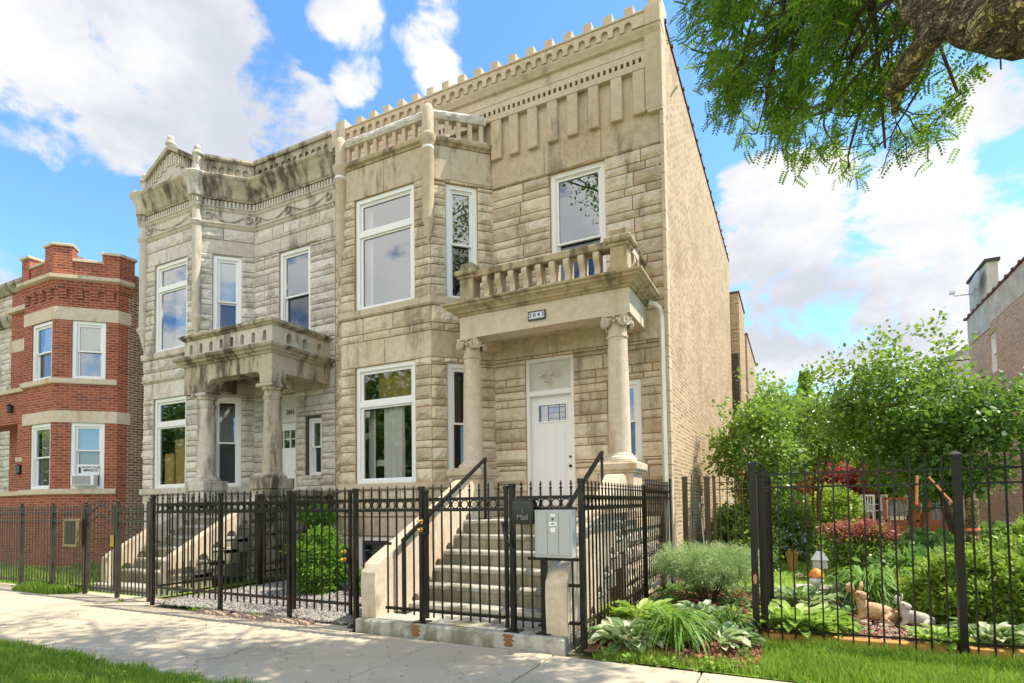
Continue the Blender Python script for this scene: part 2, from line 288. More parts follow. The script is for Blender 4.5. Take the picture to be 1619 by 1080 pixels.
MAPLE = leafmat('red_maple_leaf', [(0.1, (0.20, 0.035, 0.03)), (0.9, (0.50, 0.13, 0.11))], 0.35, hue=1)
PAC = leafmat('shade_plant_leaf', [(0.1, (0.06, 0.17, 0.04)), (0.9, (0.22, 0.38, 0.11))], 0.35)
# ---------------------------------------------------------------- mesh helpers
class Fr:                                   # a vertical plane: u runs a->b, o points outwards, z up
    def __init__(s, ax, ay, bx, by):
        s.a = (ax, ay); l = math.hypot(bx - ax, by - ay); s.L = l
        s.d = ((bx - ax) / l, (by - ay) / l); s.n = (s.d[1], -s.d[0])
    def p(s, u, o, z): return (s.a[0] + u * s.d[0] + o * s.n[0], s.a[1] + u * s.d[1] + o * s.n[1], z)
class Wd:                                   # plain world axes
    def p(s, x, y, z): return (x, y, z)
WD = Wd()
class MB:
    def __init__(s): s.v = []; s.f = []; s.m = []; s.sm = []; s.uv = None; s.fr = WD; s.mi = 0; s.smooth = False
    def at(s, fr): s.fr = fr; return s
    def add(s, pts, faces, world=False):
        b = len(s.v); s.v += [p if world else s.fr.p(*p) for p in pts]
        for f in faces: s.f.append([b + i for i in f]); s.m.append(s.mi); s.sm.append(s.smooth)
    def box(s, u0, u1, o0, o1, z0, z1, bev=0.0):
        if u1 < u0: u0, u1 = u1, u0
        if o1 < o0: o0, o1 = o1, o0
        if z1 < z0: z0, z1 = z1, z0
        p = [(u0, o0, z0), (u1, o0, z0), (u1, o1, z0), (u0, o1, z0), (u0, o0, z1), (u1, o0, z1), (u1, o1, z1), (u0, o1, z1)]
        if bev <= 0:
            fs = [(0, 3, 2, 1), (4, 5, 6, 7), (0, 1, 5, 4), (1, 2, 6, 5), (2, 3, 7, 6), (3, 0, 4, 7)]
            s.add(p, fs); return
        b = min(bev, (u1 - u0) * .45, (o1 - o0) * .45, (z1 - z0) * .45)
        bm = bmesh_box(u0, u1, o0, o1, z0, z1, b); s.add(*bm)
    def quad(s, a, b, c, d): s.add([a, b, c, d], [(0, 1, 2, 3)])
    def prism(s, poly, o0, o1):             # poly in (u,z), extruded along o
        n = len(poly); p = [(u, o0, z) for u, z in poly] + [(u, o1, z) for u, z in poly]
        s.add(p, [tuple(range(n)), tuple(range(2 * n - 1, n - 1, -1))] + [(i, (i + 1) % n, n + (i + 1) % n, n + i) for i in range(n)])
    def prismx(s, poly, x0, x1):            # poly in (y,z) extruded along x, world axes
        n = len(poly); p = [(x0, y, z) for y, z in poly] + [(x1, y, z) for y, z in poly]
        s.add(p, [tuple(range(n)), tuple(range(2 * n - 1, n - 1, -1))] + [(i, (i + 1) % n, n + (i + 1) % n, n + i) for i in range(n)], True)
    def lathe(s, cx, cy, prof, n=20, sx=1, sy=1, a0=0, a1=360):
        full = abs(a1 - a0) >= 360; k = n if full else n + 1; pts = []
        for r, z in prof:
            for i in range(k):
                a = R_(a0 + (a1 - a0) * i / n); pts.append((cx + r * sx * math.cos(a), cy + r * sy * math.sin(a), z))
        fs = []
        for j in range(len(prof) - 1):
            for i in range(n):
                i2 = (i + 1) % k if full else i + 1
                fs.append((j * k + i, j * k + i2, (j + 1) * k + i2, (j + 1) * k + i))
        if full: fs.append(tuple(range(k))[::-1]); fs.append(tuple(range((len(prof) - 1) * k, len(prof) * k)))
        s.add(pts, fs, True)
    def tube(s, pts, r, n=8, r1=None, cap=True):
        P = [Vector(p) for p in pts]; k = len(P); V = []; prev = None
        for i, p in enumerate(P):
            t = (P[min(i + 1, k - 1)] - P[max(i - 1, 0)])
            if t.length < 1e-9: t = Vector((0, 0, 1))
            t.normalize()
            if prev is None: a = t.orthogonal().normalized()
            else:
                a = (prev - t * prev.dot(t)); a = a.normalized() if a.length > 1e-6 else t.orthogonal().normalized()
            prev = a; b = t.cross(a)
            if callable(r): rr = r(i / (k - 1))
            else: rr = r if r1 is None else r + (r1 - r) * i / (k - 1)
            for j in range(n):
                g = 2 * math.pi * j / n; V.append(tuple(p + (a * math.cos(g) + b * math.sin(g)) * rr))
        fs = [(i * n + j, i * n + (j + 1) % n, (i + 1) * n + (j + 1) % n, (i + 1) * n + j) for i in range(k - 1) for j in range(n)]
        if cap: fs += [tuple(range(n))[::-1], tuple(range((k - 1) * n, k * n))]
        s.add(V, fs, True)
    def sph(s, c, r, n=10, sx=1, sy=1, sz=1):
        pts = []; fs = []
        for j in range(n + 1):
            t = math.pi * j / n
            for i in range(2 * n):
                a = math.pi * i / n; pts.append((c[0] + r * sx * math.sin(t) * math.cos(a), c[1] + r * sy * math.sin(t) * math.sin(a), c[2] + r * sz * math.cos(t)))
        for j in range(n):
            for i in range(2 * n): fs.append((j * 2 * n + i, (j + 1) * 2 * n + i, (j + 1) * 2 * n + (i + 1) % (2 * n), j * 2 * n + (i + 1) % (2 * n)))
        s.add(pts, fs, True)
    def mould(s, path, prof, closed_prof=True, caps=True):
        # sweep a profile [(out, z)...] along a plan path (outwards is to the right of travel), mitred
        n = len(path); nn = []
        for i in range(n - 1):
            dx, dy = path[i + 1][0] - path[i][0], path[i + 1][1] - path[i][1]; l = math.hypot(dx, dy); nn.append((dy / l, -dx / l))
        off = []
        for i in range(n):
            if i == 0: off.append(nn[0])
            elif i == n - 1: off.append(nn[-1])
            else:
                a, b = nn[i - 1], nn[i]; mx, my = a[0] + b[0], a[1] + b[1]; k = 2 / (mx * mx + my * my); off.append((mx * k, my * k))
        m = len(prof); pts = [(path[i][0] + off[i][0] * o, path[i][1] + off[i][1] * o, z) for i in range(n) for o, z in prof]
        fs = [(i * m + j, (i + 1) * m + j, (i + 1) * m + (j + 1) % m, i * m + (j + 1) % m) for i in range(n - 1) for j in range(m if closed_prof else m - 1)]
        if caps and closed_prof: fs += [tuple(range(m)), tuple(range((n - 1) * m, n * m))[::-1]]
        s.add(pts, fs, True)
    def build(s, name, mats, parent=None, uv=True, org=None):
        if not isinstance(mats, (list, tuple)): mats = [mats]
        me = bpy.data.meshes.new(name)
        root = parent
        while root is not None and root.parent is not None: root = root.parent
        if root is not None: o3 = Vector(root.location)
        elif org is not None: o3 = Vector(org)
        else:
            xs = [p[0] for p in s.v]; ys = [p[1] for p in s.v]; zs = [p[2] for p in s.v]
            o3 = Vector(((min(xs) + max(xs)) / 2, (min(ys) + max(ys)) / 2, min(zs)))
        me.from_pydata([(p[0] - o3.x, p[1] - o3.y, p[2] - o3.z) for p in s.v], [], s.f)
        for m in mats: me.materials.append(m)
        me.polygons.foreach_set('material_index', s.m); me.polygons.foreach_set('use_smooth', s.sm)
        if any(s.sm): me.set_sharp_from_angle(angle=R_(32))
        if uv:
            ul = me.uv_layers.new(name='UVMap'); arr = []
            for po in me.polygons:
                nx, ny, nz = po.normal
                h = math.hypot(nx, ny)
                if h > 0.35: tx, ty = -ny / h, nx / h
                for vi in po.vertices:
                    co = me.vertices[vi].co; X = co.x + o3.x; Y = co.y + o3.y; Z = co.z + o3.z
                    if h > 0.35: arr += [X * tx + Y * ty, Z]
                    else: arr += [X, Y]
            ul.data.foreach_set('uv', arr)
        ob = bpy.data.objects.new(name, me); C.objects.link(ob)
        if parent is not None: ob.parent = parent
        else: ob.location = o3
        return ob
def bmesh_box(u0, u1, o0, o1, z0, z1, b):
    pts = []; fs = []
    xs = (u0, u0 + b, u1 - b, u1); ys = (o0, o0 + b, o1 - b, o1); zs = (z0, z0 + b, z1 - b, z1)
    idx = {}
    def v(i, j, k):
        e = sum(1 for q in (i, j, k) if q in (0, 3))
        if (i, j, k) not in idx: idx[(i, j, k)] = len(pts); pts.append((xs[i], ys[j], zs[k]))
        return idx[(i, j, k)]
    for q, s_ in ((0, 0), (3, 1)):
        f = [v(q, 1, 1), v(q, 2, 1), v(q, 2, 2), v(q, 1, 2)]; fs.append(f if s_ else f[::-1])
        f = [v(1, q, 1), v(2, q, 1), v(2, q, 2), v(1, q, 2)]; fs.append(f[::-1] if s_ else f)
        f = [v(1, 1, q), v(2, 1, q), v(2, 2, q), v(1, 2, q)]; fs.append(f if s_ else f[::-1])
    for a in (0, 3):
        for c in (0, 3):
            ai = 1 if a == 0 else 2; ci = 1 if c == 0 else 2
            fs.append([v(a, ci, 1), v(a, ci, 2), v(ai, c, 2), v(ai, c, 1)])
            fs.append([v(a, 1, ci), v(a, 2, ci), v(ai, 2, c), v(ai, 1, c)])
            fs.append([v(1, a, ci), v(2, a, ci), v(2, ai, c), v(1, ai, c)])
            for e in (0, 3):
                ei = 1 if e == 0 else 2
                fs.append([v(a, ci, ei), v(ai, c, ei), v(ai, ci, e)])
    return pts, fs
def thing(name, label, cat, loc=(0, 0, 0), group=None):
    o = bpy.data.objects.new(name, None); C.objects.link(o); o.location = loc; o.empty_display_size = 0.2
    o['label'] = label; o['category'] = cat
    if group: o['group'] = group
    return o
def tag(o, label, cat, group=None, kind=None):
    if label: o['label'] = label
    if cat: o['category'] = cat
    if group: o['group'] = group
    if kind: o['kind'] = kind
    return o
def struct(o): o['kind'] = 'structure'; return o
def text(body, size, name, material, parent, M4, extr=0.002, font_scale=(1, 1)):
    cu = bpy.data.curves.new('t', 'FONT'); cu.body = body; cu.size = size; cu.extrude = extr; cu.align_x = 'CENTER'; cu.align_y = 'CENTER'; cu.resolution_u = 3; cu.offset = size * .018
    ob = bpy.data.objects.new('t', cu); C.objects.link(ob); bpy.context.view_layer.update()
    me = bpy.data.meshes.new_from_object(ob.evaluated_get(bpy.context.evaluated_depsgraph_get()))
    bpy.data.objects.remove(ob); bpy.data.curves.remove(cu)
    me.name = name
    root = parent
    while root.parent is not None: root = root.parent
    M4 = Matrix.Translation(-Vector(root.location)) @ M4 @ Matrix.Diagonal((font_scale[0], font_scale[1], 1, 1))
    me.transform(M4); me.materials.clear(); me.materials.append(material)
    o = bpy.data.objects.new(name, me); C.objects.link(o); o.parent = parent; return o
def facing(fr, u, o, z):                    # matrix for text standing on a wall frame
    p = fr.p(u, o, z); d = fr.d; n = fr.n
    return Matrix(((d[0], 0, n[0], p[0]), (d[1], 0, n[1], p[1]), (0, 1, 0, p[2]), (0, 0, 0, 1)))
# ---- walls
def wall_sheet(mb, fr, u0, u1, z0, z1, holes, o=0.0, rev=0.16):
    us = sorted({u0, u1, *[h[0] for h in holes], *[h[1] for h in holes]}); zs = sorted({z0, z1, *[h[2] for h in holes], *[h[3] for h in holes]})
    mb.at(fr)
    for i in range(len(us) - 1):
        for j in range(len(zs) - 1):
            cu, cz = (us[i] + us[i + 1]) / 2, (zs[j] + zs[j + 1]) / 2
            if any(h[0] < cu < h[1] and h[2] < cz < h[3] for h in holes): continue
            mb.quad((us[i], o, zs[j]), (us[i + 1], o, zs[j]), (us[i + 1], o, zs[j + 1]), (us[i], o, zs[j + 1]))
    for a, b, c, d in holes:
        mb.quad((a, o, c), (a, o - rev, c), (b, o - rev, c), (b, o, c)); mb.quad((a, o, d), (b, o, d), (b, o - rev, d), (a, o - rev, d))
        mb.quad((a, o, c), (a, o, d), (a, o - rev, d), (a, o - rev, c)); mb.quad((b, o, c), (b, o - rev, c), (b, o - rev, d), (b, o, d))
def rock(mb, fr, u0, u1, z0, z1, bulge=0.048, base=0.018, back=-0.03, res=0.055, seed=0.0):
    nu = max(3, int((u1 - u0) / res)); nz = max(3, int((z1 - z0) / res))
    pts = []; tu = random.uniform(-.35, .35); tz = random.uniform(-.35, .35); amp = random.uniform(.75, 1.2)
    for j in range(nz + 1):
        for i in range(nu + 1):
            u = u0 + (u1 - u0) * i / nu; z = z0 + (z1 - z0) * j / nz
            e = min(min(i, nu - i) / 1.4, min(j, nz - j) / 1.1, 1.0)
            w = fr.p(u, 0, z); n = noise.noise((w[0] * 5.5 + seed, w[1] * 5.5, w[2] * 7.0)) + 0.6 * noise.noise((w[0] * 14, w[1] * 14 + seed, w[2] * 15))
            t = 1 + tu * (2 * i / nu - 1) + tz * (2 * j / nz - 1)
            pts.append((u, base + e * bulge * amp * max(0.12, 0.72 * t + 0.75 * n), z))
    k = nu + 1
    fs = [(j * k + i, j * k + i + 1, (j + 1) * k + i + 1, (j + 1) * k + i) for j in range(nz) for i in range(nu)]
    b = len(pts); ring = [i for i in range(k)] + [j * k + nu for j in range(1, nz + 1)] + [nz * k + i for i in range(nu - 1, -1, -1)] + [j * k for j in range(nz - 1, 0, -1)]
    for q in ring: pts.append((pts[q][0], back, pts[q][2]))
    m = len(ring); fs += [(ring[q], b + q, b + (q + 1) % m, ring[(q + 1) % m]) for q in range(m)]
    mb.at(fr).add(pts, fs)
def dressed(mb, fr, u0, u1, z0, z1, base=0.014, back=-0.03):
    c = 0.006
    p = [(u0, back, z0), (u1, back, z0), (u1, back, z1), (u0, back, z1), (u0, base - c, z0), (u1, base - c, z0), (u1, base - c, z1), (u0, base - c, z1),
         (u0 + c, base, z0 + c), (u1 - c, base, z0 + c), (u1 - c, base, z1 - c), (u0 + c, base, z1 - c)]
    fs = [(8, 9, 10, 11)] + [(a, b, b + 4, a + 4) for a, b in ((0, 1), (1, 2), (2, 3))] + [(3, 0, 4, 7)] + [(4 + a, 4 + b, 8 + b, 8 + a) for a, b in ((0, 1), (1, 2), (2, 3), (3, 0))]
    mb.at(fr).add(p, fs)
def ashlar(mb, fr, u0, u1, courses, holes, gap=0.018, eu0=0, eu1=0):
    for ci, (z0, z1, kind) in enumerate(courses):
        cuts = sorted({z0, z1, *[h[2] for h in holes if z0 + .03 < h[2] < z1 - .03 and h[1] > u0 and h[0] < u1], *[h[3] for h in holes if z0 + .03 < h[3] < z1 - .03 and h[1] > u0 and h[0] < u1]})
        for za, zb in zip(cuts, cuts[1:]):
            zc = (za + zb) / 2
            hs = sorted([(h[0], h[1]) for h in holes if h[2] < zc < h[3]])
            spans = []; cu = u0
            for a, b in hs:
                if a > cu + .01: spans.append((cu, a))
                cu = max(cu, b)
            if cu < u1 - .01: spans.append((cu, u1))
            for a, b in spans:
                lo, hi = {'r': (.42, .78), 't': (.30, .58), 's': (.95, 1.5)}[kind]
                if b - a < hi * 1.05: bl = [a, b]
                else:
                    n = max(2, round((b - a) / random.uniform(lo, hi))); w = [random.uniform(.75, 1.3) for _ in range(n)]; t = sum(w); bl = [a]
                    for x in w: bl.append(bl[-1] + (b - a) * x / t)
                    if kind == 's': bl = [a + (b - a) * q / n for q in range(n + 1)]
                for p, q in zip(bl, bl[1:]):
                    g0 = gap / 2 if p > u0 + 1e-4 else 0; g1 = gap / 2 if q < u1 - 1e-4 else 0
                    if kind == 's': dressed(mb, fr, p + g0 * .5, q - g1 * .5, za + gap * .25, zb - gap * .25)
                    else: rock(mb, fr, p + g0, q - g1, za + gap / 2, zb - gap / 2, 0.050 if kind == 'r' else 0.036)
def pairs(z0, z1, n, thin_first=False):
    out = []; h = (z1 - z0) / n; z = z0
    for i in range(n):
        if thin_first: out += [(z, z + h * .36, 't'), (z + h * .36, z + h, 'r')]
        else: out += [(z, z + h * .64, 'r'), (z + h * .64, z + h, 't')]
        z += h
    return out
def arches(mb, fr, centers, hw, u0, u1, zlow, zbot, zspr, ztop, o0, o1, seg=7):
    """a slab u0..u1, zlow..ztop with round-headed openings (through) at centers"""
    mb.at(fr); xs = [u0]
    for c in centers: xs += [c - hw, c + hw]
    xs.append(u1)
    for a, b in zip(xs[::2], xs[1::2]):
        if b - a > 1e-4: mb.box(a, b, o0, o1, zlow, ztop)
    for c in centers:
        if zbot > zlow + 1e-4: mb.box(c - hw, c + hw, o0, o1, zlow, zbot)
        pr = [(c - hw * math.cos(math.pi * i / seg), zspr + hw * math.sin(math.pi * i / seg)) for i in range(seg + 1)]
        for (a, za), (b, zb) in zip(pr, pr[1:]): mb.prism([(a, za), (b, zb), (b, ztop), (a, ztop)], o0, o1)
def window(house, fr, u0, u1, z0, z1, style='hung', split=None, rec=0.06, gl=None, lower=None, fmat=None, cur=None, tw=0.085, label=None):
    fmat = fmat or WHITE; gl = gl or GLASS
    b = MB().at(fr); o1 = -rec + 0.03
    b.box(u0, u0 + tw, -rec - .08, o1, z0, z1); b.box(u1 - tw, u1, -rec - .08, o1, z0, z1)
    b.box(u0 + tw, u1 - tw, -rec - .08, o1, z1 - tw, z1); b.box(u0 + tw, u1 - tw, -rec - .08, o1 + .015, z0, z0 + tw * .8)
    i = .022
    b.box(u0 + tw, u0 + tw + i, -rec - .08, o1 - .03, z0 + tw * .8, z1 - tw); b.box(u1 - tw - i, u1 - tw, -rec - .08, o1 - .03, z0 + tw * .8, z1 - tw)
    b.box(u0 + tw + i, u1 - tw - i, -rec - .08, o1 - .03, z1 - tw - i, z1 - tw)
    w = b.build('window', fmat, house)
    if label: w['label'] = label
    a0, a1, c0, c1 = u0 + tw + i, u1 - tw - i, z0 + tw * .8, z1 - tw - i
    sw = 0.035
    def sash(a, bb, c, d, off, g, sw=sw):
        q = MB().at(fr)
        q.box(a, a + sw, off - .04, off, c, d); q.box(bb - sw, bb, off - .04, off, c, d); q.box(a + sw, bb - sw, off - .04, off, c, c + sw); q.box(a + sw, bb - sw, off - .04, off, d - sw, d)
        q.build('sash', fmat, w)
        q = MB().at(fr); q.quad((a + sw - .004, off - .025, c + sw - .004), (bb - sw + .004, off - .025, c + sw - .004), (bb - sw + .004, off - .025, d - sw + .004), (a + sw - .004, off - .025, d - sw + .004))
        q.build('pane', g, w)
    ob = -rec - .01
    if style == 'hung':
        s = split or (c0 + c1) / 2
        sash(a0, a1, s - .02, c1, ob, gl); sash(a0, a1, c0, s + .025, ob - .045, lower or GLASSM)
    elif style == 'transom':
        s = split
        q = MB().at(fr); q.box(a0 - i, a1 + i, -rec - .08, o1 - .006, s - .055, s + .055); q.build('mullion', fmat, w)
        sash(a0, a1, s + .055, c1, ob, gl); sash(a0, a1, c0, s - .055, ob, gl)
    else: sash(a0, a1, c0, c1, ob, gl)
    return w
# ---- mass scatter of small leaf-shaped faces with numpy
def scatter(name, tv, tf, pos, rot, scale, mats, parent=None, midx=None, loc=None):
    tv = np.asarray(tv, float); n = len(pos); k = len(tv)
    P = np.einsum('nij,kj->nki', rot, tv) * np.asarray(scale).reshape(n, 1, 1) + np.asarray(pos).reshape(n, 1, 3)
    P = P.reshape(-1, 3)
    root = parent
    while root is not None and root.parent is not None: root = root.parent
    o3 = np.array(root.location) if root is not None else (np.array(loc) if loc is not None else np.array([P[:, 0].mean(), P[:, 1].mean(), P[:, 2].min()]))
    P = P - o3
    lens = np.array([len(f) for f in tf]); flat = np.concatenate([np.array(f) for f in tf])
    loops = (flat[None, :] + (np.arange(n) * k)[:, None]).ravel()
    tot = np.tile(lens, n); start = np.concatenate([[0], np.cumsum(tot)[:-1]])
    me = bpy.data.meshes.new(name); me.vertices.add(n * k); me.vertices.foreach_set('co', P.ravel())
    me.loops.add(len(loops)); me.loops.foreach_set('vertex_index', loops.astype(np.int32))
    me.polygons.add(len(tot)); me.polygons.foreach_set('loop_start', start.astype(np.int32)); me.polygons.foreach_set('loop_total', tot.astype(np.int32))
    if not isinstance(mats, (list, tuple)): mats = [mats]
    for m in mats: me.materials.append(m)
    if midx is not None: me.polygons.foreach_set('material_index', np.repeat(np.asarray(midx, np.int32), len(tf)))
    me.update(); me.validate()
    ob = bpy.data.objects.new(name, me); C.objects.link(ob)
    if parent is not None: ob.parent = parent
    else: ob.location = o3
    return ob
def rots(dirs, roll=None):
    """rotation matrices whose local Y follows dirs"""
    y = dirs / np.linalg.norm(dirs, axis=1, keepdims=True); n = len(y)
    r = np.random.normal(size=(n, 3)) if roll is None else roll
    x = np.cross(y, r); x /= np.maximum(np.linalg.norm(x, axis=1, keepdims=True), 1e-6); z = np.cross(x, y)
    return np.stack([x, y, z], axis=2)
LEAF = ([(0, 0, 0), (.32, .35, .05), (.30, .7, .03), (0, 1, -.06), (-.30, .7, .03), (-.32, .35, .05)], [(0, 1, 2, 3), (0, 3, 4, 5)])
LEAFS = ([(0, 0, 0), (.28, .5, .04), (0, 1, 0), (-.28, .5, .04)], [(0, 1, 2, 3)])
NEED = ([(-.05, 0, 0), (.05, 0, 0), (0, 1, 0)], [(0, 1, 2)])
BLADE = ([(-.5, 0, 0), (.5, 0, 0), (.35, .5, .10), (-.35, .5, .10), (0, 1, .32)], [(0, 1, 2, 3), (3, 2, 4)])
def rand_dirs(n): 
    d = np.random.normal(size=(n, 3)); return d / np.linalg.norm(d, axis=1, keepdims=True)
def lump(p, s, seed=0):
    return noise.noise((p[0] * s + seed, p[1] * s + seed * .7, p[2] * s - seed))
def crown(name, parent, c, rad, nclump, per, size, m, flat=0.0, up=0.3, tv=LEAF, spread=0.22, seed=1.0, shell=0.55, zmin=None, gap=0.0):
    """leaf clumps spread through an uneven ellipsoid"""
    c = np.array(c); rad = np.array(rad); P = []
    k = 0
    while len(P) < nclump and k < nclump * 12:
        k += 1
        d = rand_dirs(1)[0]; rr = random.uniform(shell, 1.0) ** 0.6
        f = 1 + 0.42 * lump(d, 1.7, seed) + 0.2 * lump(d, 4.0, seed)
        p = c + d * rad * rr * f
        if zmin is not None and p[2] < zmin: continue
        if gap and lump(p, 1.5, seed + 5) < -gap: continue
        P.append(p)
    P = np.array(P); n = len(P) * per
    off = np.random.normal(size=(n, 3)) * spread * np.array([1, 1, .7])
    pos = np.repeat(P, per, axis=0) + off
    out = (pos - c) / rad
    dirs = out * 0.7 + np.random.normal(size=(n, 3)) * 0.8; dirs[:, 2] -= flat
    roll = np.tile(np.array([[0, 0, 1.0]]), (n, 1)) + np.random.normal(size=(n, 3)) * (0.6 if up else 1.5)
    # leaf blades face upwards: local Z near +Z
    x = np.cross(dirs, roll); x /= np.maximum(np.linalg.norm(x, axis=1, keepdims=True), 1e-6); y = dirs / np.linalg.norm(dirs, axis=1, keepdims=True); z = np.cross(x, y)
    rot = np.stack([x, y, z], axis=2)
    sc = size * np.random.uniform(.6, 1.25, n)
    return scatter(name, tv[0], tv[1], pos, rot, sc, m, parent)
def branchy(mb, p, d, length, r, depth, ends, spread=0.6, upw=0.15, nseg=4, kids=3):
    pts = [p.copy()]; q = p.copy(); dd = d.copy()
    for i in range(nseg):
        dd = (dd + Vector((random.gauss(0, .16), random.gauss(0, .16), random.gauss(0, .12) + upw * .25))).normalized(); q = q + dd * length / nseg; pts.append(q.copy())
    mb.tube(pts, r, 7 if r > .02 else 4, r1=r * .62, cap=False)
    if depth == 0: ends.append((q, dd)); return
    for k in range(kids):
        t = random.uniform(.45, 1.0) if k < kids - 1 else 1.0
        i = min(nseg, max(1, round(t * nseg))); s = pts[i]
        nd = (dd + Vector((random.gauss(0, spread), random.gauss(0, spread), random.gauss(0, spread * .6) + upw))).normalized()
        branchy(mb, s, nd, length * random.uniform(.6, .8), r * .58, depth - 1, ends, spread, upw, nseg, kids)
# ---------------------------------------------------------------- the ground
def sheet(name, x0, x1, y0, y1, z, m, nx=1, ny=1, amp=0.0):
    b = MB()
    pts = [(x0 + (x1 - x0) * i / nx, y0 + (y1 - y0) * j / ny, z + (amp * noise.noise((i * .6, j * .6, 3)) if amp else 0)) for j in range(ny + 1) for i in range(nx + 1)]
    k = nx + 1
    b.add(pts, [(j * k + i, j * k + i + 1, (j + 1) * k + i + 1, (j + 1) * k + i) for j in range(ny) for i in range(nx)])
    return struct(b.build(name, m, uv=False))
sheet('ground', -260, 260, -160, 320, -0.03, SOIL)
sheet('parkway_lawn', -60, 60, 0.6, 3.02, -0.006, LAWN, 60, 4, 0.01)
sheet('road', -260, 260, -9.5, 0.45, -0.10, ASPH)
b = MB(); b.box(-60, 60, 0.45, 0.6, -0.12, 0.01); struct(b.build('kerb', CONC))
b = MB()
xs = [-60, -40, -30, -22, -16.5, -14.6, -12.9, -11.2, -9.5, -8.0, -6.55, -5.83, -4.37, -3.28, -2.03, -0.72, 0.75, 2.2, 3.7, 5.2, 12, 30, 60]
for a, c in zip(xs, xs[1:]):
    b.box(a + .007, c - .007, 3.02, 4.0 if False else 4.90, -0.08, random.uniform(-.003, .003), 0.008)
struct(b.build('sidewalk', CONC, org=(0, 0, 0)))
b = MB(); b.box(-14.9, -8.45, 4.905, 5.52, -0.08, -0.004); b.box(-8.42, -4.52, 4.905, 5.04, -.08, -0.006); b.box(-5.5, -4.52, 5.0, 6.0, -.08, -0.002); struct(b.build('front_path', CONC))
sheet('garden_bed', -1.78, -0.32, 5.0, 9.75, 0.03, MULCH, 10, 24, 0.05)
sheet('garden_soil', -0.32, 6.0, 6.26, 9.4, 0.03, MULCH, 30, 16, 0.05)
sheet('back_lawn', -1.6, 6.0, 9.4, 34, 0.04, LAWN, 12, 40, 0.04)
sheet('front_grass', -1.66, 40, 4.92, 6.2, 0.0, LAWN, 60, 6, 0.015)
sheet('left_yard', -15.6, -9.0, 5.5, 8.7, -0.01, LAWN, 16, 8, 0.03)
sheet('brick_house_yard', -40, -15.6, 5.5, 9, -0.01, LAWN, 16, 8, 0.03)

# ---------------------------------------------------------------- buff greystone with the address 3843
YW, YB = 9.5, 8.64
H = thing('greystone_house', 'buff limestone two-storey row house with a corner bay, Ionic columns and 3843 on its porch', 'house', (-5.4, 9.0, 0))
FS = Fr(-9.03, YW, -8.92, YW); FL = Fr(-8.92, YW, -8.06, YB); FB = Fr(-8.06, YB, -5.9, YB); FA = Fr(-5.9, YB, -5.04, YW); FR = Fr(-5.04, YW, -1.78, YW)
hB = [(.35, 1.79, 1.82, 4.12), (.35, 1.79, 5.24, 7.5), (.35, 1.67, .08, .80)]
hA = [(.29, .90, 1.82, 4.03), (.29, .90, 5.24, 7.44)]
hR = [(.64, 1.58, 1.36, 4.06), (2.2, 2.78, 2.1, 3.48), (1.19, 2.23, 4.98, 7.42)]
low = [(0.0, .30, 'r'), (.30, .56, 'r'), (.56, .81, 'r')]
coursesB = low + [(.81, 1.17, 's'), (1.24, 1.46, 'r'), (1.46, 1.69, 'r')] + pairs(1.82, 4.12, 6) + [(4.12, 4.62, 's'), (4.62, 4.77, 't'), (4.77, 5.09, 'r')] + pairs(5.24, 7.5, 6) + []
coursesR = low + [(.81, 1.17, 'r'), (1.17, 1.36, 'r')] + pairs(1.36, 4.12, 7) + [(4.12, 4.62, 's')] + pairs(4.62, 7.46, 7, True) + [(7.46, 8.02, 's')]
m = MB(); m.mi = 0
for fr, cs, hs in ((FL, coursesB, []), (FB, coursesB, hB), (FA, coursesB, hA), (FR, coursesR, hR), (FS, coursesR, [])):
    ashlar(m, fr, 0, fr.L, cs, hs)
m.mi = 2
for fr in (FL, FB, FA): ashlar(m, fr, 0, fr.L, [(7.5, 8.14, 's')], [])
m.mi = 1
for fr, hs in ((FL, []), (FB, hB), (FA, hA)): wall_sheet(m, fr, 0, fr.L, -.1, 8.2, hs, -0.004)
wall_sheet(m, FR, 0, FR.L, -.1, 8.8, hR, -0.004); wall_sheet(m, FS, 0, FS.L, -.1, 9.4, [], -0.004)
m.build('facade_wall', [LIME, MORT, LIMET], H)
pathB = [(-8.92, YW), (-8.06, YB), (-5.9, YB), (-5.04, YW)]
m = MB()
def ledge(mb, path, z0, z1, o, cham=.03):
    mb.mould(path, [(-.03, z0), (o - cham, z0), (o, z0 + cham), (o, z1 - .01), (o - .01, z1), (-.03, z1)])
ledge(m, pathB, 5.09, 5.24, .075); m.build('stone_sill_band', LIMES, H); m = MB(); ledge(m, pathB, 1.69, 1.82, .085); m.build('stone_sill_band', LIMES, H); m = MB(); ledge(m, pathB, 1.17, 1.24, .05); m.build('stone_sill_band', LIMES, H); m = MB()
m.mould(pathB, [(-.03, 8.14), (.03, 8.14), (.045, 8.17), (.09, 8.20), (.10, 8.24), (.10, 8.27), (-.3, 8.27), (-.3, 8.14)])
m.build('bay_cornice', LIMED, H); m = MB(); m.at(FR).box(2.15, 2.83, 0, .07, 2.02, 2.10)
m.build('window_sill', LIMES, H)
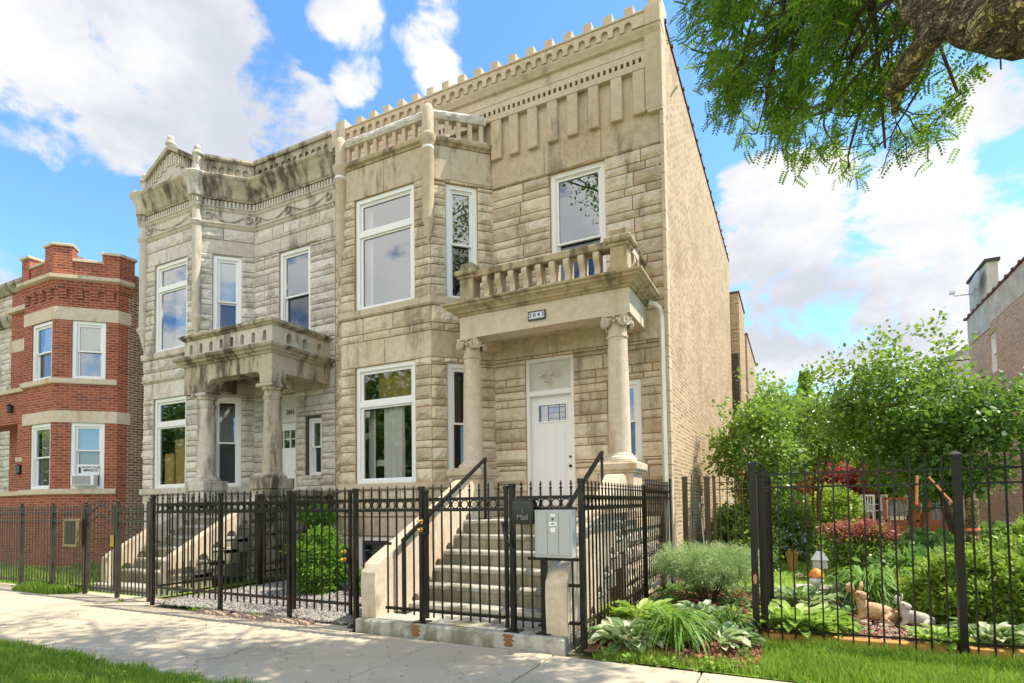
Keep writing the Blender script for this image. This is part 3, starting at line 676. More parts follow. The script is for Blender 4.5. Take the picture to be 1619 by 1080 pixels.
# main parapet: pilaster frieze, dentils, cornice, arcade, merlons
m = MB().at(FR)
m.box(-3.85, 3.26, -.28, .0, 8.02, 9.12)
U = lambda x: x + 5.04
for a, c in ((-5.03, -4.81), (-4.64, -4.45), (-4.26, -4.06), (-3.86, -3.66), (-3.47, -3.27), (-3.07, -2.88), (-2.66, -2.46), (-2.27, -2.06)):
    m.box(U(a), U(c), 0, .085, 7.99, 8.75, .012)
m.box(U(-2.03), U(-1.775), -.02, .095, 7.95, 8.98, .012)
m.build('pilaster_frieze', LIMES, H)
m = MB().at(FR)
m.box(-3.95, U(-2.04), 0, .09, 8.75, 8.86)                    # band under the dentils
k = 0; x = -3.93
while x < 2.98:
    m.box(x, x + .052, .0, .09, 8.86, 8.95); x += .104
m.box(-3.95, U(-2.04), 0, .09, 8.95, 9.06)
m.build('dentil_course', LIMES, H)
m = MB().at(FR)
prof = [(0, 9.06), (.10, 9.06), (.085, 9.085), (.05, 9.12), (.05, 9.26), (.10, 9.28), (.115, 9.31), (.15, 9.37), (.16, 9.40), (.0, 9.40)]
m.mould([(-8.95, YW), (-1.775, YW)], prof)
m.build('cornice', LIMES, H)
m = MB().at(FR); m.box(-3.9, U(-1.775), -.30, .10, 9.40, 9.66)
arches(m, FR, [-3.72 + .208 * i for i in range(32)], .062, -3.9, U(-2.03), 9.44, 9.44, 9.53, 9.66, .10, .150, 5)
m.box(-3.9, U(-2.03), -.32, .17, 9.66, 9.70, .008)
m.box(U(-2.03), U(-1.765), -.2, .17, 9.41, 9.74, .01)
p = m.build('parapet', LIMES, H)
for i in range(18):
    x = -2.30 - .373 * i
    if x < -8.4: break
    m = MB().at(FR); m.box(U(x - .08), U(x + .08), -.10, .12, 9.70, 9.885, .008); m.build('merlon', LIMES, p)
m = MB().at(FR); m.box(U(-2.0), U(-1.77), -.45, .02, 9.74, 10.0, .01); m.build('corner_merlon', LIMES, p)
m = MB().at(FR); m.box(U(-8.99), U(-8.6), -.3, .18, 9.35, 9.72, .01); m.box(U(-8.93), U(-8.66), -.26, .12, 9.72, 9.95, .01); m.build('corner_merlon', LIMES, p)
# engaged drums on the bay corners
for cx, cy in ((-5.915, 8.60), (-8.05, 8.60)):
    m = MB(); m.smooth = True
    m.lathe(cx, cy, [(.012, 6.28), (.035, 6.36), (.075, 6.52), (.10, 6.62), (.12, 6.66), (.125, 6.69), (.108, 6.70), (.108, 8.09), (.13, 8.13), (.155, 8.19), (.16, 8.25), (.13, 8.28), (.108, 8.30), (.108, 8.74), (.09, 8.82), (.05, 8.87), (.01, 8.88)], 22)
    c = m.build('corner_drum', LIMES, H)
    m = MB(); m.smooth = True; m.lathe(cx, cy, [(.111, 8.0), (.114, 8.01), (.114, 8.035), (.111, 8.045)], 22)
    m.build('metal_band', WHITE, c)
# bay balustrade
rl = thing  # keep name short below
m = MB()
pB2 = [(-8.80, YW - .08), (-8.03, YB + .04), (-5.93, YB + .04), (-5.1, YW - .12)]
m.mould(pB2, [(-.08, 8.27), (.06, 8.27), (.06, 8.30), (-.08, 8.30)])
ra = m.build('bay_balustrade', LIMES, H)
for fa, fb in zip(pB2, pB2[1:]):
    f = Fr(*fa, *fb); n = 9 if f.L > 1.8 else 5
    m = MB(); rock(m, f, .05 if f.L > 1.8 else 0, f.L - .05, 8.64, 8.80, .05, .06, -.09)
    m.at(f).box(.05, f.L - .02, -.10, .055, 8.645, 8.78); m.build('top_rail', GREY, ra)
    for i in range(n):
        u = f.L * (i + .5) / n; m = MB().at(f); m.box(u - .042, u + .042, -.055, .035, 8.30, 8.645, .006); m.build('baluster', LIMES, ra)
m = MB(); m.add([(-8.9, 9.5, 8.2), (-8.06, 8.66, 8.2), (-5.9, 8.66, 8.2), (-5.04, 9.5, 8.2)], [(0, 1, 2, 3)], True)
m.add([(-9.03, 9.7, 9.35), (-1.8, 9.7, 9.35), (-1.8, 20.6, 9.35), (-9.03, 20.6, 9.35)], [(0, 1, 2, 3)], True); m.build('roof', TARR, H)
m = MB(); m.add([(-1.78, 9.62, -.1), (-1.78, 20.6, -.1), (-1.78, 20.6, 9.58), (-1.78, 9.62, 9.66)], [(0, 1, 2, 3)], True)
m.add([(-1.78, 20.6, -.1), (-9.03, 20.6, -.1), (-9.03, 20.6, 9.58), (-1.78, 20.6, 9.58)], [(0, 1, 2, 3)], True)
m.add([(-2.0, 9.8, 9.3), (-2.0, 20.4, 9.3), (-2.0, 20.4, 9.58), (-2.0, 9.8, 9.66)], [(0, 1, 2, 3)], True)
m.build('brick_side_wall', BRICKC, H)
m = MB(); fx = Fr(-1.78, 9.44, -1.78, 9.66)
z = 0
while z < 9.3:
    h = random.choice((.18, .32, .38)); dressed(m, fx, 0, .22 - random.choice((0, .05)), z + .004, min(z + h, 9.4) - .004, .012, -.05); z += h
m.at(WD).box(-2.05, -1.772, 9.4, 9.75, 8.0, 9.40); m.build('corner_quoin', LIMES, H)
m = MB(); y = 9.75
while y < 20.5:
    m.box(-2.02, -1.755, y + .01, y + .58, 9.66 - (y - 9.7) * .0075, 9.70 - (y - 9.7) * .0075); m.box(-2.02, -1.735, y - .03, y + .03, 9.67 - (y - 9.7) * .0075, 9.72 - (y - 9.7) * .0075); y += .6
m.build('clay_coping', TILE, H)
m = MB(); m.add([(-9.0, 12.5, 0), (-1.8, 12.5, 0), (-1.8, 12.5, 9.3), (-9.0, 12.5, 9.3)], [(0, 1, 2, 3)], True)
m.add([(-9.0, 9.6, 4.7), (-1.8, 9.6, 4.7), (-1.8, 12.5, 4.7), (-9.0, 12.5, 4.7)], [(0, 1, 2, 3)], True)
m.add([(-9.0, 9.6, 0), (-9.0, 12.5, 0), (-9.0, 12.5, 9.3), (-9.0, 9.6, 9.3)], [(0, 1, 2, 3)], True); m.build('inner_wall', ROOM, H)
# windows
w1 = window(H, FB, *hB[0], 'transom', 3.38, gl=GLASSL)
w2 = window(H, FB, *hB[1], 'transom', 6.79)
window(H, FA, *hA[0], 'hung'); window(H, FA, *hA[1], 'hung')
window(H, FR, *hR[1], 'hung', 2.78); window(H, FR, *hR[2], 'hung', 6.12)
def curtain(w, fr, u0, u1, z0, z1, o, m, amp=.02, fn=None):
    b = MB().at(fr); n = int((u1 - u0) / .018); pts = []
    for i in range(n + 1):
        u = u0 + (u1 - u0) * i / n
        for z, k in ((z0, 1.0), (z1, .5)):
            uu = u if fn is None or z == z1 else fn(u)
            pts.append((uu, o + amp * k * math.sin(i * .9 + 1.3 * math.sin(i * .31)), z))
    b.smooth = True; b.add(pts, [(2 * i, 2 * i + 2, 2 * i + 3, 2 * i + 1) for i in range(n)]); return b.build('curtain', m, w)
curtain(w1, FB, .86, 1.10, 1.88, 3.30, -.24, CURT, .03); curtain(w1, FB, 1.02, 1.38, 1.88, 3.30, -.20, CURT, .03); curtain(w1, FB, .42, .60, 1.88, 3.30, -.3, CURT, .02)
curtain(w1, FB, .75, 1.70, 3.40, 4.02, -.22, CURTG, .03); curtain(w1, FB, 1.55, 1.72, 2.6, 3.3, -.20, CURTG, .02)
q = MB().at(FB); q.box(.42, .60, -.135, -.125, 3.14, 3.26); q.build('window_sticker', WHITE, w1)
curtain(w2, FB, .42, .60, 5.3, 7.4, -.25, CURT)
# glass block basement window
q = MB().at(FB); q.box(.35, 1.67, -.14, -.03, .72, .80); q.box(.35, .47, -.14, -.03, .08, .72); q.box(1.60, 1.67, -.14, -.03, .08, .72)
bw = q.build('window', WHITE, H); bw['label'] = 'basement window of glass blocks'
for i in range(6):
    for j in range(3):
        if 2 <= i <= 3 and j == 1: continue
        q = MB().at(FB); q.box(.475 + i * .188, .475 + i * .188 + .178, -.12, -.055, .095 + j * .207, .095 + j * .207 + .197, .02); q.build('glass_block', GLASSB if False else GLASSL, bw)
q = MB().at(FB); q.box(.855, 1.215, -.10, -.06, .31, .49); q.box(.875, 1.195, -.095, -.045, .325, .475); q.build('vent_pane', DARKM, bw)
q = MB().at(FB); q.quad((.47, -.30, .08), (1.6, -.30, .08), (1.6, -.30, .72), (.47, -.30, .72)); q.build('blind', BLINDB, bw)
# door
d = MB().at(FR); r = -.13
d.box(.64, .70, r - .05, -.02, 1.36, 4.06); d.box(1.52, 1.58, r - .05, -.02, 1.36, 4.06); d.box(.70, 1.52, r - .05, -.02, 3.37, 3.46); d.box(.70, 1.52, r - .05, -.03, 4.0, 4.06)
fd = d.build('door_frame', WHITE, H)
d = MB().at(FR); d.box(.70, 1.52, r - .03, r, 3.46, 4.0); d.box(1.10, 1.115, r, r + .012, 3.46, 4.0); tp = d.build('transom_panel', CREAM, H)
d = MB().at(FR)
a0, a1, z0, z1 = .70, 1.52, 1.36, 3.37
gw = (.84, 1.38, 2.90, 3.20)
for q_ in ((a0, gw[0], z0, z1), (gw[1], a1, z0, z1), (gw[0], gw[1], z0, gw[2]), (gw[0], gw[1], gw[3], z1)): d.box(q_[0], q_[1], r - .05, r, q_[2], q_[3])
for (x0_, x1_) in ((.84, .99), (1.035, 1.185), (1.23, 1.38)):
    d.box(x0_, x1_, r, r + .008, 1.55, 2.76); d.box(x0_ + .03, x1_ - .03, r + .008, r + .016, 1.58, 2.73)
for q_ in ((gw[0] - .03, gw[0], gw[2] - .03, gw[3] + .03), (gw[1], gw[1] + .03, gw[2] - .03, gw[3] + .03), (gw[0], gw[1], gw[2] - .03, gw[2]), (gw[0], gw[1], gw[3], gw[3] + .03)): d.box(q_[0], q_[1], r, r + .016, q_[2], q_[3])
dd = d.build('door', DOORW, H); dd['label'] = 'white craftsman front door'
q = MB().at(FR); q.quad((gw[0], r - .02, gw[2]), (gw[1], r - .02, gw[2]), (gw[1], r - .02, gw[3]), (gw[0], r - .02, gw[3])); q.build('door_glass', GLASS, dd)
q = MB().at(FR)
for u in (.865, 1.02, 1.24, 1.355): q.box(u, u + .008, r - .018, r - .010, gw[2], gw[3])
for z in (2.95, 3.05, 3.15): q.box(1.02, gw[1], r - .017, r - .011, z, z + .007)
q.build('leaded_came', DARKM, dd)
q = MB().at(FR); q.box(gw[0], 1.02, r - .06, r - .05, gw[2], gw[3]); q.build('stained_pane', WOODO, dd)
for z, rr in ((2.23, .022), (2.06, .03)):
    q = MB(); q.smooth = True; c_ = FR.p(1.46, r + .04, z); q.sph(c_, rr, 7); q.tube([FR.p(1.46, r, z), FR.p(1.46, r + .05, z)], rr * .6, 10); q.build('door_knob', DARKM, dd)
q = MB(); q.smooth = True
c_ = FR.p(1.10, r + .05, 3.78); q.lathe(c_[0], c_[1], [(.0, 3.75), (.05, 3.755), (.06, 3.78), (.05, 3.80), (.0, 3.805)], 14)
for dx, dz in ((-.13, .0), (.10, .01), (-.03, -.10)):
    p0 = Vector(c_); p1 = Vector(FR.p(1.10 + dx * .5, r + .09, 3.80 + dz * .5)); p2 = Vector(FR.p(1.10 + dx, r + .11, 3.77 + dz))
    q.tube([p0, p1, p2], .012, 8); e = p2 + (p2 - p1).normalized() * .07; q.tube([p2, (p2 + e) / 2, e], lambda t: .022 + .03 * t, 12)
q.build('wall_lamp', CREAM, tp)
# portico
PY0, PY1, PXL, PXR = 8.40, YW, -5.14, -2.14
m = MB()
m.box(PXL, PXR, PY0, PY0 + .34, 4.27, 4.70); m.box(PXL, PXL + .3, PY0 + .34, PY1 - .02, 4.27, 4.70); m.box(PXR - .3, PXR, PY0 + .34, PY1 - .02, 4.27, 4.70)
m.box(PXL + .3, PXR - .3, PY0 + .34, PY1 - .02, 4.45, 4.69)
pr = m.build('porch_entablature', LIMEP, H)
m = MB(); pth = [(PXL, YW - .02), (PXL, PY0), (PXR, PY0), (PXR, YW - .02)]
m.mould(pth, [(-.02, 4.66), (.03, 4.66), (.05, 4.685), (.09, 4.70), (.10, 4.72), (.15, 4.755), (.19, 4.77), (.20, 4.80), (.24, 4.815), (.245, 4.845), (.10, 4.865), (-.35, 4.865), (-.35, 4.66)])
m.box(PXL + .2, PXR - .2, PY0 + .2, YW - .02, 4.705, 4.85)
m.build('porch_cornice', LIMED, pr)
b_ = MB(); f0 = Fr(PXL, PY0, PXR, PY0)
b_.at(f0).box(1.32, 1.63, .0, .03, 4.38, 4.53)
sg = b_.build('address_sign', BLACKP, H)
b_ = MB().at(f0); b_.box(1.34, 1.61, .03, .034, 4.405, 4.505); b_.build('sign_face', mat('sign_face', (.62, .66, .74), .4), sg)
text('3 8 4 3', .095, 'sign_digits', mat('sign_ink', (.02, .03, .07), .5), sg, facing(f0, 1.475, .035, 4.456), .001)
# balcony railing
m = MB().at(f0); m.box(.02, 2.98, -.27, .0, 4.865, 4.91); rl_ = m.build('balcony_railing', LIMEP, H)
def pier(x0, x1, y0, y1, par, z0=4.865):
    m = MB(); m.box(x0, x1, y0, y1, z0, 5.31); m.box(x0 - .02, x1 + .02, y0 - .02, y1 + .02, z0, z0 + .12)
    m.box(x0 - .035, x1 + .035, y0 - .035, y1 + .035, 5.31, 5.36, .012); m.box(x0 - .085, x1 + .085, y0 - .085, y1 + .085, 5.36, 5.45, .02)
    m.box(x0 - .0, x1 + .0, y0, y1, 5.45, 5.59, .02); return m.build('pier', LIMED, par)
pier(-5.12, -4.86, 8.38, 8.64, rl_); pier(-2.42, -2.16, 8.38, 8.64, rl_); pier(-2.40, -2.18, 9.24, 9.46, rl_)
def console(u, fr, par, o0=-.24, z0=4.91, z1=5.31, w=.047):
    m = MB().at(fr); pf = []
    for i in range(13):
        t = i / 12; pf.append((.0 - .035 + .045 * math.sin(t * 2 * math.pi + 2.6), z0 + (z1 - z0) * t))
    pts = [(u - w, o, z) for o, z in pf] + [(u + w, o, z) for o, z in pf] + [(u - w, o0, z) for o, z in pf] + [(u + w, o0, z) for o, z in pf]; n = 13
    fs = []
    for i in range(12):
        fs += [(i, i + 1, n + i + 1, n + i), (2 * n + i, 3 * n + i, 3 * n + i + 1, 2 * n + i + 1), (i, 2 * n + i, 2 * n + i + 1, i + 1), (n + i, n + i + 1, 3 * n + i + 1, 3 * n + i)]
    m.add(pts, fs); m.build('baluster', LIMEP, par)
for i in range(9): console(.50 + i * .2475, f0, rl_)
m = MB().at(f0); m.box(.26, 2.74, -.24, .01, 5.315, 5.43, .012); m.build('top_rail', LIMED, rl_)
f1 = Fr(PXR - .02, PY0, PXR - .02, YW)
for i in range(2): console(.44 + i * .24, f1, rl_, -.2)
m = MB().at(f1); m.box(.24, .86, -.22, .0, 5.315, 5.43, .012); m.box(.24, .9, -.22, 0, 4.865, 4.91); m.build('top_rail', LIMEP, rl_)
# Ionic columns
def spiral(m, c, ax, ay, az, r, w, turn=1):
    c = Vector(c); ax = Vector(ax); az = Vector(az); ay = Vector(ay)
    pts = []
    for i in range(34):
        t = i / 33; a = math.pi / 2 - turn * t * 2.4 * 2 * math.pi; rr = r * (1 - t * .86)
        pts.append(c + ax * math.cos(a) * rr + az * math.sin(a) * rr)
    m.tube(pts, lambda t: .017 * (1 - .45 * t), 6)
    n = 18; P = [tuple(c - ay * w + ax * math.cos(2 * math.pi * i / n) * r * .95 + az * math.sin(2 * math.pi * i / n) * r * .95) for i in range(n)] + [tuple(c - ay * .006 + ax * math.cos(2 * math.pi * i / n) * r * .95 + az * math.sin(2 * math.pi * i / n) * r * .95) for i in range(n)]
    m.add(P, [tuple(range(n))[::-1], tuple(range(n, 2 * n))] + [(i, (i + 1) % n, n + (i + 1) % n, n + i) for i in range(n)], True)
def ionic(cx, cy, zb, zt, rb, rt, house, mt, cap='ionic'):
    m = MB(); m.smooth = True; H_ = zt - zb
    pf = [(rb * 1.0 + .0, zb)] + [(rb + (rt - rb) * (t ** 1.6), zb + H_ * t) for t in [i / 10 for i in range(1, 10)]] + [(rt, zt)]
    m.lathe(cx, cy, pf, 28)
    zr = zb + H_ * .895
    m.lathe(cx, cy, [(rt, zr - .025), (rt + .02, zr - .015), (rt + .024, zr), (rt + .02, zr + .015), (rt, zr + .025)], 28)
    col = m.build('column', mt, house)
    m = MB(); m.smooth = True; z = zb - .13
    m.lathe(cx, cy, [(rb + .085, z), (rb + .09, z + .02), (rb + .075, z + .055), (rb + .03, z + .085), (rb + .02, z + .115), (rb, z + .13), (rb - .005, z + .14)], 28)
    m.smooth = False; m.box(cx - rb - .09, cx + rb + .09, cy - rb - .09, cy + rb + .09, z - .03, z, .008)
    m.build('column_base', mt, col)
    if cap == 'ionic':
        m = MB(); w = rt + .045; m.box(cx - w - .01, cx + w + .01, cy - w - .01, cy + w + .01, zt + .075, zt + .11, .008)
        m.smooth = True; m.lathe(cx, cy, [(rt, zt - .01), (rt + .025, zt + .02), (rt + .03, zt + .05), (rt, zt + .08)], 20)
        for nx, ny in ((0, -1), (1, 0), (-1, 0), (0, 1)):
            tx, ty = -ny, nx
            for s in (-1, 1):
                c = (cx + nx * (rt + .05) + tx * s * (rt + .0), cy + ny * (rt + .05) + ty * s * (rt + .0), zt + .0)
                yv = Vector((nx, ny, 0)) + Vector((tx, ty, 0)) * s * .55; yv.normalize(); xv = Vector((-yv.y, yv.x, 0))
                if xv.dot(Vector((tx, ty, 0))) * s < 0: xv = -xv
                spiral(m, c, tuple(-xv), tuple(yv), (0, 0, 1), .078, .045, -1)
            for k in (-1, 0, 1): m.sph((cx + nx * (rt + .055) + tx * k * .055, cy + ny * (rt + .055) + ty * k * .055, zt + (.03 if k else .0)), .026, 6)
            m.sph((cx + nx * (rt + .06), cy + ny * (rt + .06), zt + .065), .025, 6)
        m.build('ionic_capital', LIMEP if mt is LIMEP else mt, col)
    else:
        m = MB(); w = rt + .07; m.box(cx - w, cx + w, cy - w, cy + w, zt + .06, zt + .13, .012)
        m.smooth = True; m.lathe(cx, cy, [(rt, zt - .02), (rt + .03, zt), (rt + .05, zt + .05), (rt + .05, zt + .06)], 24)
        m.lathe(cx, cy, [(rt, zt - .16), (rt + .025, zt - .15), (rt + .025, zt - .12), (rt, zt - .11)], 24); m.build('capital', mt, col)
    return col
for cx in (-5.0, -2.385):
    col = ionic(cx, 8.57, 2.15, 4.16, .172, .142, H, LIMEP)
    m = MB(); m.box(cx - .27, cx + .27, 8.30, 8.84, 1.17, 1.87, .01); m.box(cx - .30, cx + .30, 8.27, 8.87, 1.17, 1.28, .01); m.box(cx - .31, cx + .31, 8.26, 8.88, 1.84, 1.87); m.box(cx - .345, cx + .345, 8.22, 8.92, 1.87, 1.99, .02)
    m.build('pedestal', CHEEK, col)
# porch base and stairs
m = MB()
for fr_ in (Fr(-5.3, 8.2, -4.46, 8.2), Fr(-2.0, 7.3, -2.0, 9.46)): ashlar(m, fr_, 0, fr_.L, [(0, .3, 'r'), (.3, .58, 'r'), (.58, .8, 'r'), (.8, 1.03, 'r')], [])
m.mi = 1; m.at(WD).box(-5.29, -2.03, 8.21, 9.45, -.1, 1.03); m.box(-4.46, -2.03, 7.28, 8.21, -.1, 1.03)
m.mi = 0; m.box(-5.36, -1.93, 8.15, 9.47, 1.03, 1.17, .012); m.box(-4.5, -1.93, 7.16, 8.15, 1.03, 1.17, .012); m.box(-4.6, -3.2, 9.2, 9.47, 1.17, 1.36, .012)
m.build('porch_base', [CHEEK, MORT], H)
m = MB(); m.box(-4.47, -1.95, 4.975, 5.72, -.05, .134, .018)
st = m.build('stairs', STEP, H); st['label'] = 'front stairs of eight worn stone steps on a kerb block'
RUST = simple_noise('rust_stain', (.17, .075, .025), (.30, .15, .06), 14, .9)
for x_ in (-3.63, -2.53):
    m = MB(); pts_ = []
    for i in range(9): t_ = i / 8; w_ = .055 * (1 - .25 * t_) * (1 + .35 * math.sin(i * 2.1)); pts_ += [(x_ - w_, 4.9725, .128 - .12 * t_), (x_ + w_ * (1 + .2 * math.cos(i * 3)), 4.9725, .128 - .12 * t_)]
    m.add(pts_, [(2 * i, 2 * i + 1, 2 * i + 3, 2 * i + 2) for i in range(8)]); m.build('rust_stain', RUST, st)
for k in range(6):
    m = MB(); y = 5.69 + .26 * k; z = .206 + .193 * k
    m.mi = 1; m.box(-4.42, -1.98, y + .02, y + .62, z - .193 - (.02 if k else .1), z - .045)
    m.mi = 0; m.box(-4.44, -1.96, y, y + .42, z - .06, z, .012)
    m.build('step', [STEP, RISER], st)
def cheek(x0, x1, par, y0=5.69, t=.26, z0=.206, r=.193, n=6, yf=5.07, zb=.134, ztop=1.76, mt=None, yend=7.32, scal=.085, hi=True):
    top = [(yf + .01, zb), (yf - .01, .50), (yf, .64), (yf + .06, .73), (yf + .18, .80), (yf + .58, .99), (yf + 1.25, 1.32), (yend - .42, ztop - .13), (yend - .30, ztop - .04), (yend - .18, ztop), (yend - .07, ztop - .02), (yend - .01, ztop - .10), (yend, ztop - .2)]
    if not hi: top = [(yf + .01, zb), (yf - .01, .40), (yf + .02, .54), (yf + .10, .62), (yf + .8, 1.03), (yend - .38, ztop - .14), (yend - .28, ztop - .05), (yend - .18, ztop), (yend - .07, ztop - .02), (yend - .01, ztop - .08), (yend, ztop - .14)]
    bot = [(yend, z0 + r * (n - 1) - (.0 if hi else .1))]
    for k in range(n - 1, -1, -1):
        yk = y0 + t * k; zk = z0 + r * k
        c = yk + .14
        bot.append((c + scal + .01, zk))
        for i in range(7): a = math.pi * i / 6; bot.append((c + scal * math.cos(a), zk + .005 + scal * 1.05 * math.sin(a)))
        bot.append((yk + .02, zk)); bot.append((yk + .02, zk - r if k else zb))
    m = MB(); m.prismx(top[::-1] + bot[::-1] if False else top + bot, x0, x1); return m.build('stair_wall', mt or CHEEK, par)
cheek(-4.45, -4.25, st); cheek(-2.17, -1.95, st)
for hx, lx in ((-4.15, -1), (-2.33, 1)):
    m = MB(); A = Vector((hx, 5.46, .98)); B = Vector((hx, 7.46, 2.07))
    m.tube([Vector((hx, 5.46, .15)), Vector((hx, 5.46, .98))], .022, 4); m.tube([Vector((hx, 7.46, 1.17)), Vector((hx, 7.46, 2.06))], .022, 4)
    d_ = (B - A).normalized(); s_ = Vector((0, -d_.z, d_.y)); m.tube([A - d_ * .02, B + d_ * .02], .03, 4)
    m.box(hx - .07, hx + .07, 5.39, 5.53, .134, .15); m.box(hx - .07, hx + .07, 7.39, 7.53, 1.17, 1.185)
    m.build('handrail', IRON, H)
# downspout
m = MB()
P = [(-1.98, 8.62, 4.66), (-1.94, 8.72, 4.60), (-1.90, 8.95, 4.50), (-1.895, 9.10, 4.38), (-1.90, 9.18, 4.22), (-1.90, 9.22, 4.0), (-1.90, 9.30, 1.2), (-1.90, 9.30, .2)]
P = [(-2.02, 9.16, 4.62), (-1.93, 9.2, 4.60), (-1.865, 9.24, 4.53), (-1.85, 9.28, 4.42), (-1.85, 9.30, 4.2), (-1.85, 9.34, .1)]
m.tube(P, .045, 4); m.build('downspout', GUTTER, H)
m = MB().at(FR)
for i in range(5): m.tube([FR.p(3.2 + .02 * math.sin(i * 2), .04, 7.3 - i * .12), FR.p(3.12 + .03 * math.cos(i * 3), .08, 7.26 - i * .12), FR.p(3.22, .05, 7.2 - i * .12)], .006, 4)
m.build('loose_wire', WHITE, H)
# ---------------------------------------------------------------- grey greystone on the left with the gabled bay, 3841
G = thing('greystone_house', 'grey sooty two-storey row house with a gabled bay, garland frieze and arched porch', 'house', (-12.0, 9.0, 0))
gL = Fr(-15.46, YW, -14.60, YB); gB = Fr(-14.60, YB, -12.52, YB); gA = Fr(-12.52, YB, -11.64, YW); gR = Fr(-11.64, YW, -9.05, YW)
kB = [(.40, 1.66, 1.88, 4.10), (.40, 1.66, 5.25, 7.48)]
kA = [(.30, .93, 1.88, 4.04), (.30, .93, 5.3, 7.46)]
kR = [(.45, 1.38, 1.6, 4.05), (1.69, 2.17, 2.1, 3.46), (.83, 1.83, 5.2, 7.44)]
cB = low + [(.81, 1.2, 's'), (1.2, 1.72, 's')] + pairs(1.88, 4.10, 6) + [(4.10, 4.50, 's'), (4.56, 4.78, 'r'), (4.78, 5.09, 'r')] + pairs(5.25, 7.48, 6) + [(7.48, 7.83, 's'), (7.83, 8.12, 'r')]
cR = [(0, .3, 'r'), (.3, .6, 'r'), (.6, .9, 'r'), (.9, 1.2, 'r'), (1.2, 1.5, 'r')] + pairs(1.5, 4.05, 7) + [(4.05, 4.5, 's')] + pairs(4.5, 7.50, 8) + [(7.5, 7.80, 's'), (7.80, 8.12, 'r')]
m = MB()
for fr, cs, hs in ((gL, cB, []), (gB, cB, kB), (gA, cB, kA), (gR, cR, kR)): ashlar(m, fr, 0, fr.L, cs, hs)
m.mi = 1
for fr, hs in ((gL, []), (gB, kB), (gA, kA)): wall_sheet(m, fr, 0, fr.L, -.1, 9.0, hs, -0.004)
wall_sheet(m, gR, 0, gR.L, -.1, 9.0, kR, -0.004)
m.build('facade_wall', [GREY, MORTG], G)
pG = [(-15.46, YW), (-14.60, YB), (-12.52, YB), (-11.64, YW)]
pGa = pG + [(-9.05, YW)]
m = MB(); ledge(m, pG, 5.09, 5.25, .08); m.build('stone_sill_band', GREYS, G); m = MB(); ledge(m, pG, 1.72, 1.88, .08); m.build('stone_sill_band', GREYS, G); m = MB()
m.mould(pG, [(0, 4.50), (.02, 4.50), (.035, 4.53), (.06, 4.545), (.065, 4.57), (0, 4.60)])
m.build('string_course', GREYS, G); m = MB(); m.at(gR).box(1.64, 2.22, 0, .07, 2.02, 2.10); m.build('window_sill', GREYS, G)
m = MB()
for a, z0_, z1_ in ((0, 8.12, 8.24), (1, 8.52, 8.62)):
    m.mould(pGa, [(-.02, z0_), (.02, z0_), (.05, z0_ + .03), (.06, z0_ + .06), (.09, z0_ + .08), (.09, z1_ - .005), (-.02, z1_)])
m.mould(pGa, [(-.02, 8.24), (.015, 8.24), (.015, 8.52), (-.02, 8.52)])
m.build('frieze', GREYS, G)
def path_pts(path, z, o):
    return [Fr(*a, *b) for a, b in zip(path, path[1:])]
m = MB()
for f in path_pts(pGa, 0, 0)[0:]:
    x = .03
    while x < f.L - .04: m.at(f).box(x, x + .045, 0, .075, 8.62, 8.76); x += .088
    m.at(f).box(0, f.L, -.02, .02, 8.62, 8.80)
m.build('dentil_course', GREYS, G)
m = MB()
cor = [(-.02, 8.78), (.09, 8.78), (.10, 8.81), (.12, 8.83), (.13, 8.86), (.14, 8.93), (.17, 9.02), (.22, 9.12), (.25, 9.20), (.28, 9.24), (.29, 9.29), (.27, 9.32), (-.02, 9.32)]
m.mould([(-15.46, YW), (-14.60, YB), (-12.52, YB), (-11.64, YW), (-9.08, YW)], cor); m.smooth = False
m.build('cornice', GREYD, G)
for cx, cy in ((-12.54, 8.60), (-14.60, 8.60)):
    m = MB(); m.smooth = True
    m.lathe(cx, cy, [(.01, 5.38), (.02, 5.45), (.05, 5.58), (.09, 5.74), (.125, 5.82), (.15, 5.86), (.155, 5.90), (.12, 5.93), (.105, 5.94), (.105, 8.10), (.135, 8.14), (.16, 8.20), (.11, 8.24), (.11, 8.50), (.14, 8.53), (.165, 8.60), (.12, 8.63), (.13, 8.64), (.13, 8.78), (.19, 8.80), (.20, 8.86), (.21, 8.95), (.23, 9.08), (.29, 9.20), (.33, 9.25), (.34, 9.30), (.31, 9.33), (.01, 9.34)], 26)
    c = m.build('corner_drum', GREYS, G)
    m = MB()
    for i in range(10):
        a = 2 * math.pi * i / 10; m.tube([(cx + .15 * math.cos(a), cy + .15 * math.sin(a), 8.66), (cx + .15 * math.cos(a), cy + .15 * math.sin(a), 8.77)], .022, 4)
    m.build('dentil_course', GREYS, c)
# parapet with blind arcade on angled side and recess
m = MB()
for f, n in ((gA, 5), (gR, 12)):
    m.at(f).box(0, f.L - (.0 if f is gA else .0), -.25, .03, 9.30, 9.80)
    u0_ = .16 if f is gA else .08; cs_ = [u0_ + .07 + (f.L - u0_ - .2) * (i + .5) / n for i in range(n)]
    arches(m, f, cs_, .06, u0_, f.L - .02, 9.36, 9.41 if f is gR else 9.36, 9.53, 9.72, .03, .075, 6)
m.mould([(-12.45, YB + .07), (-11.64, YW), (-9.05, YW)], [(-.3, 9.72), (.12, 9.72), (.14, 9.76), (.12, 9.83), (.05, 9.87), (-.3, 9.87)])
m.build('parapet', GREYD, G)
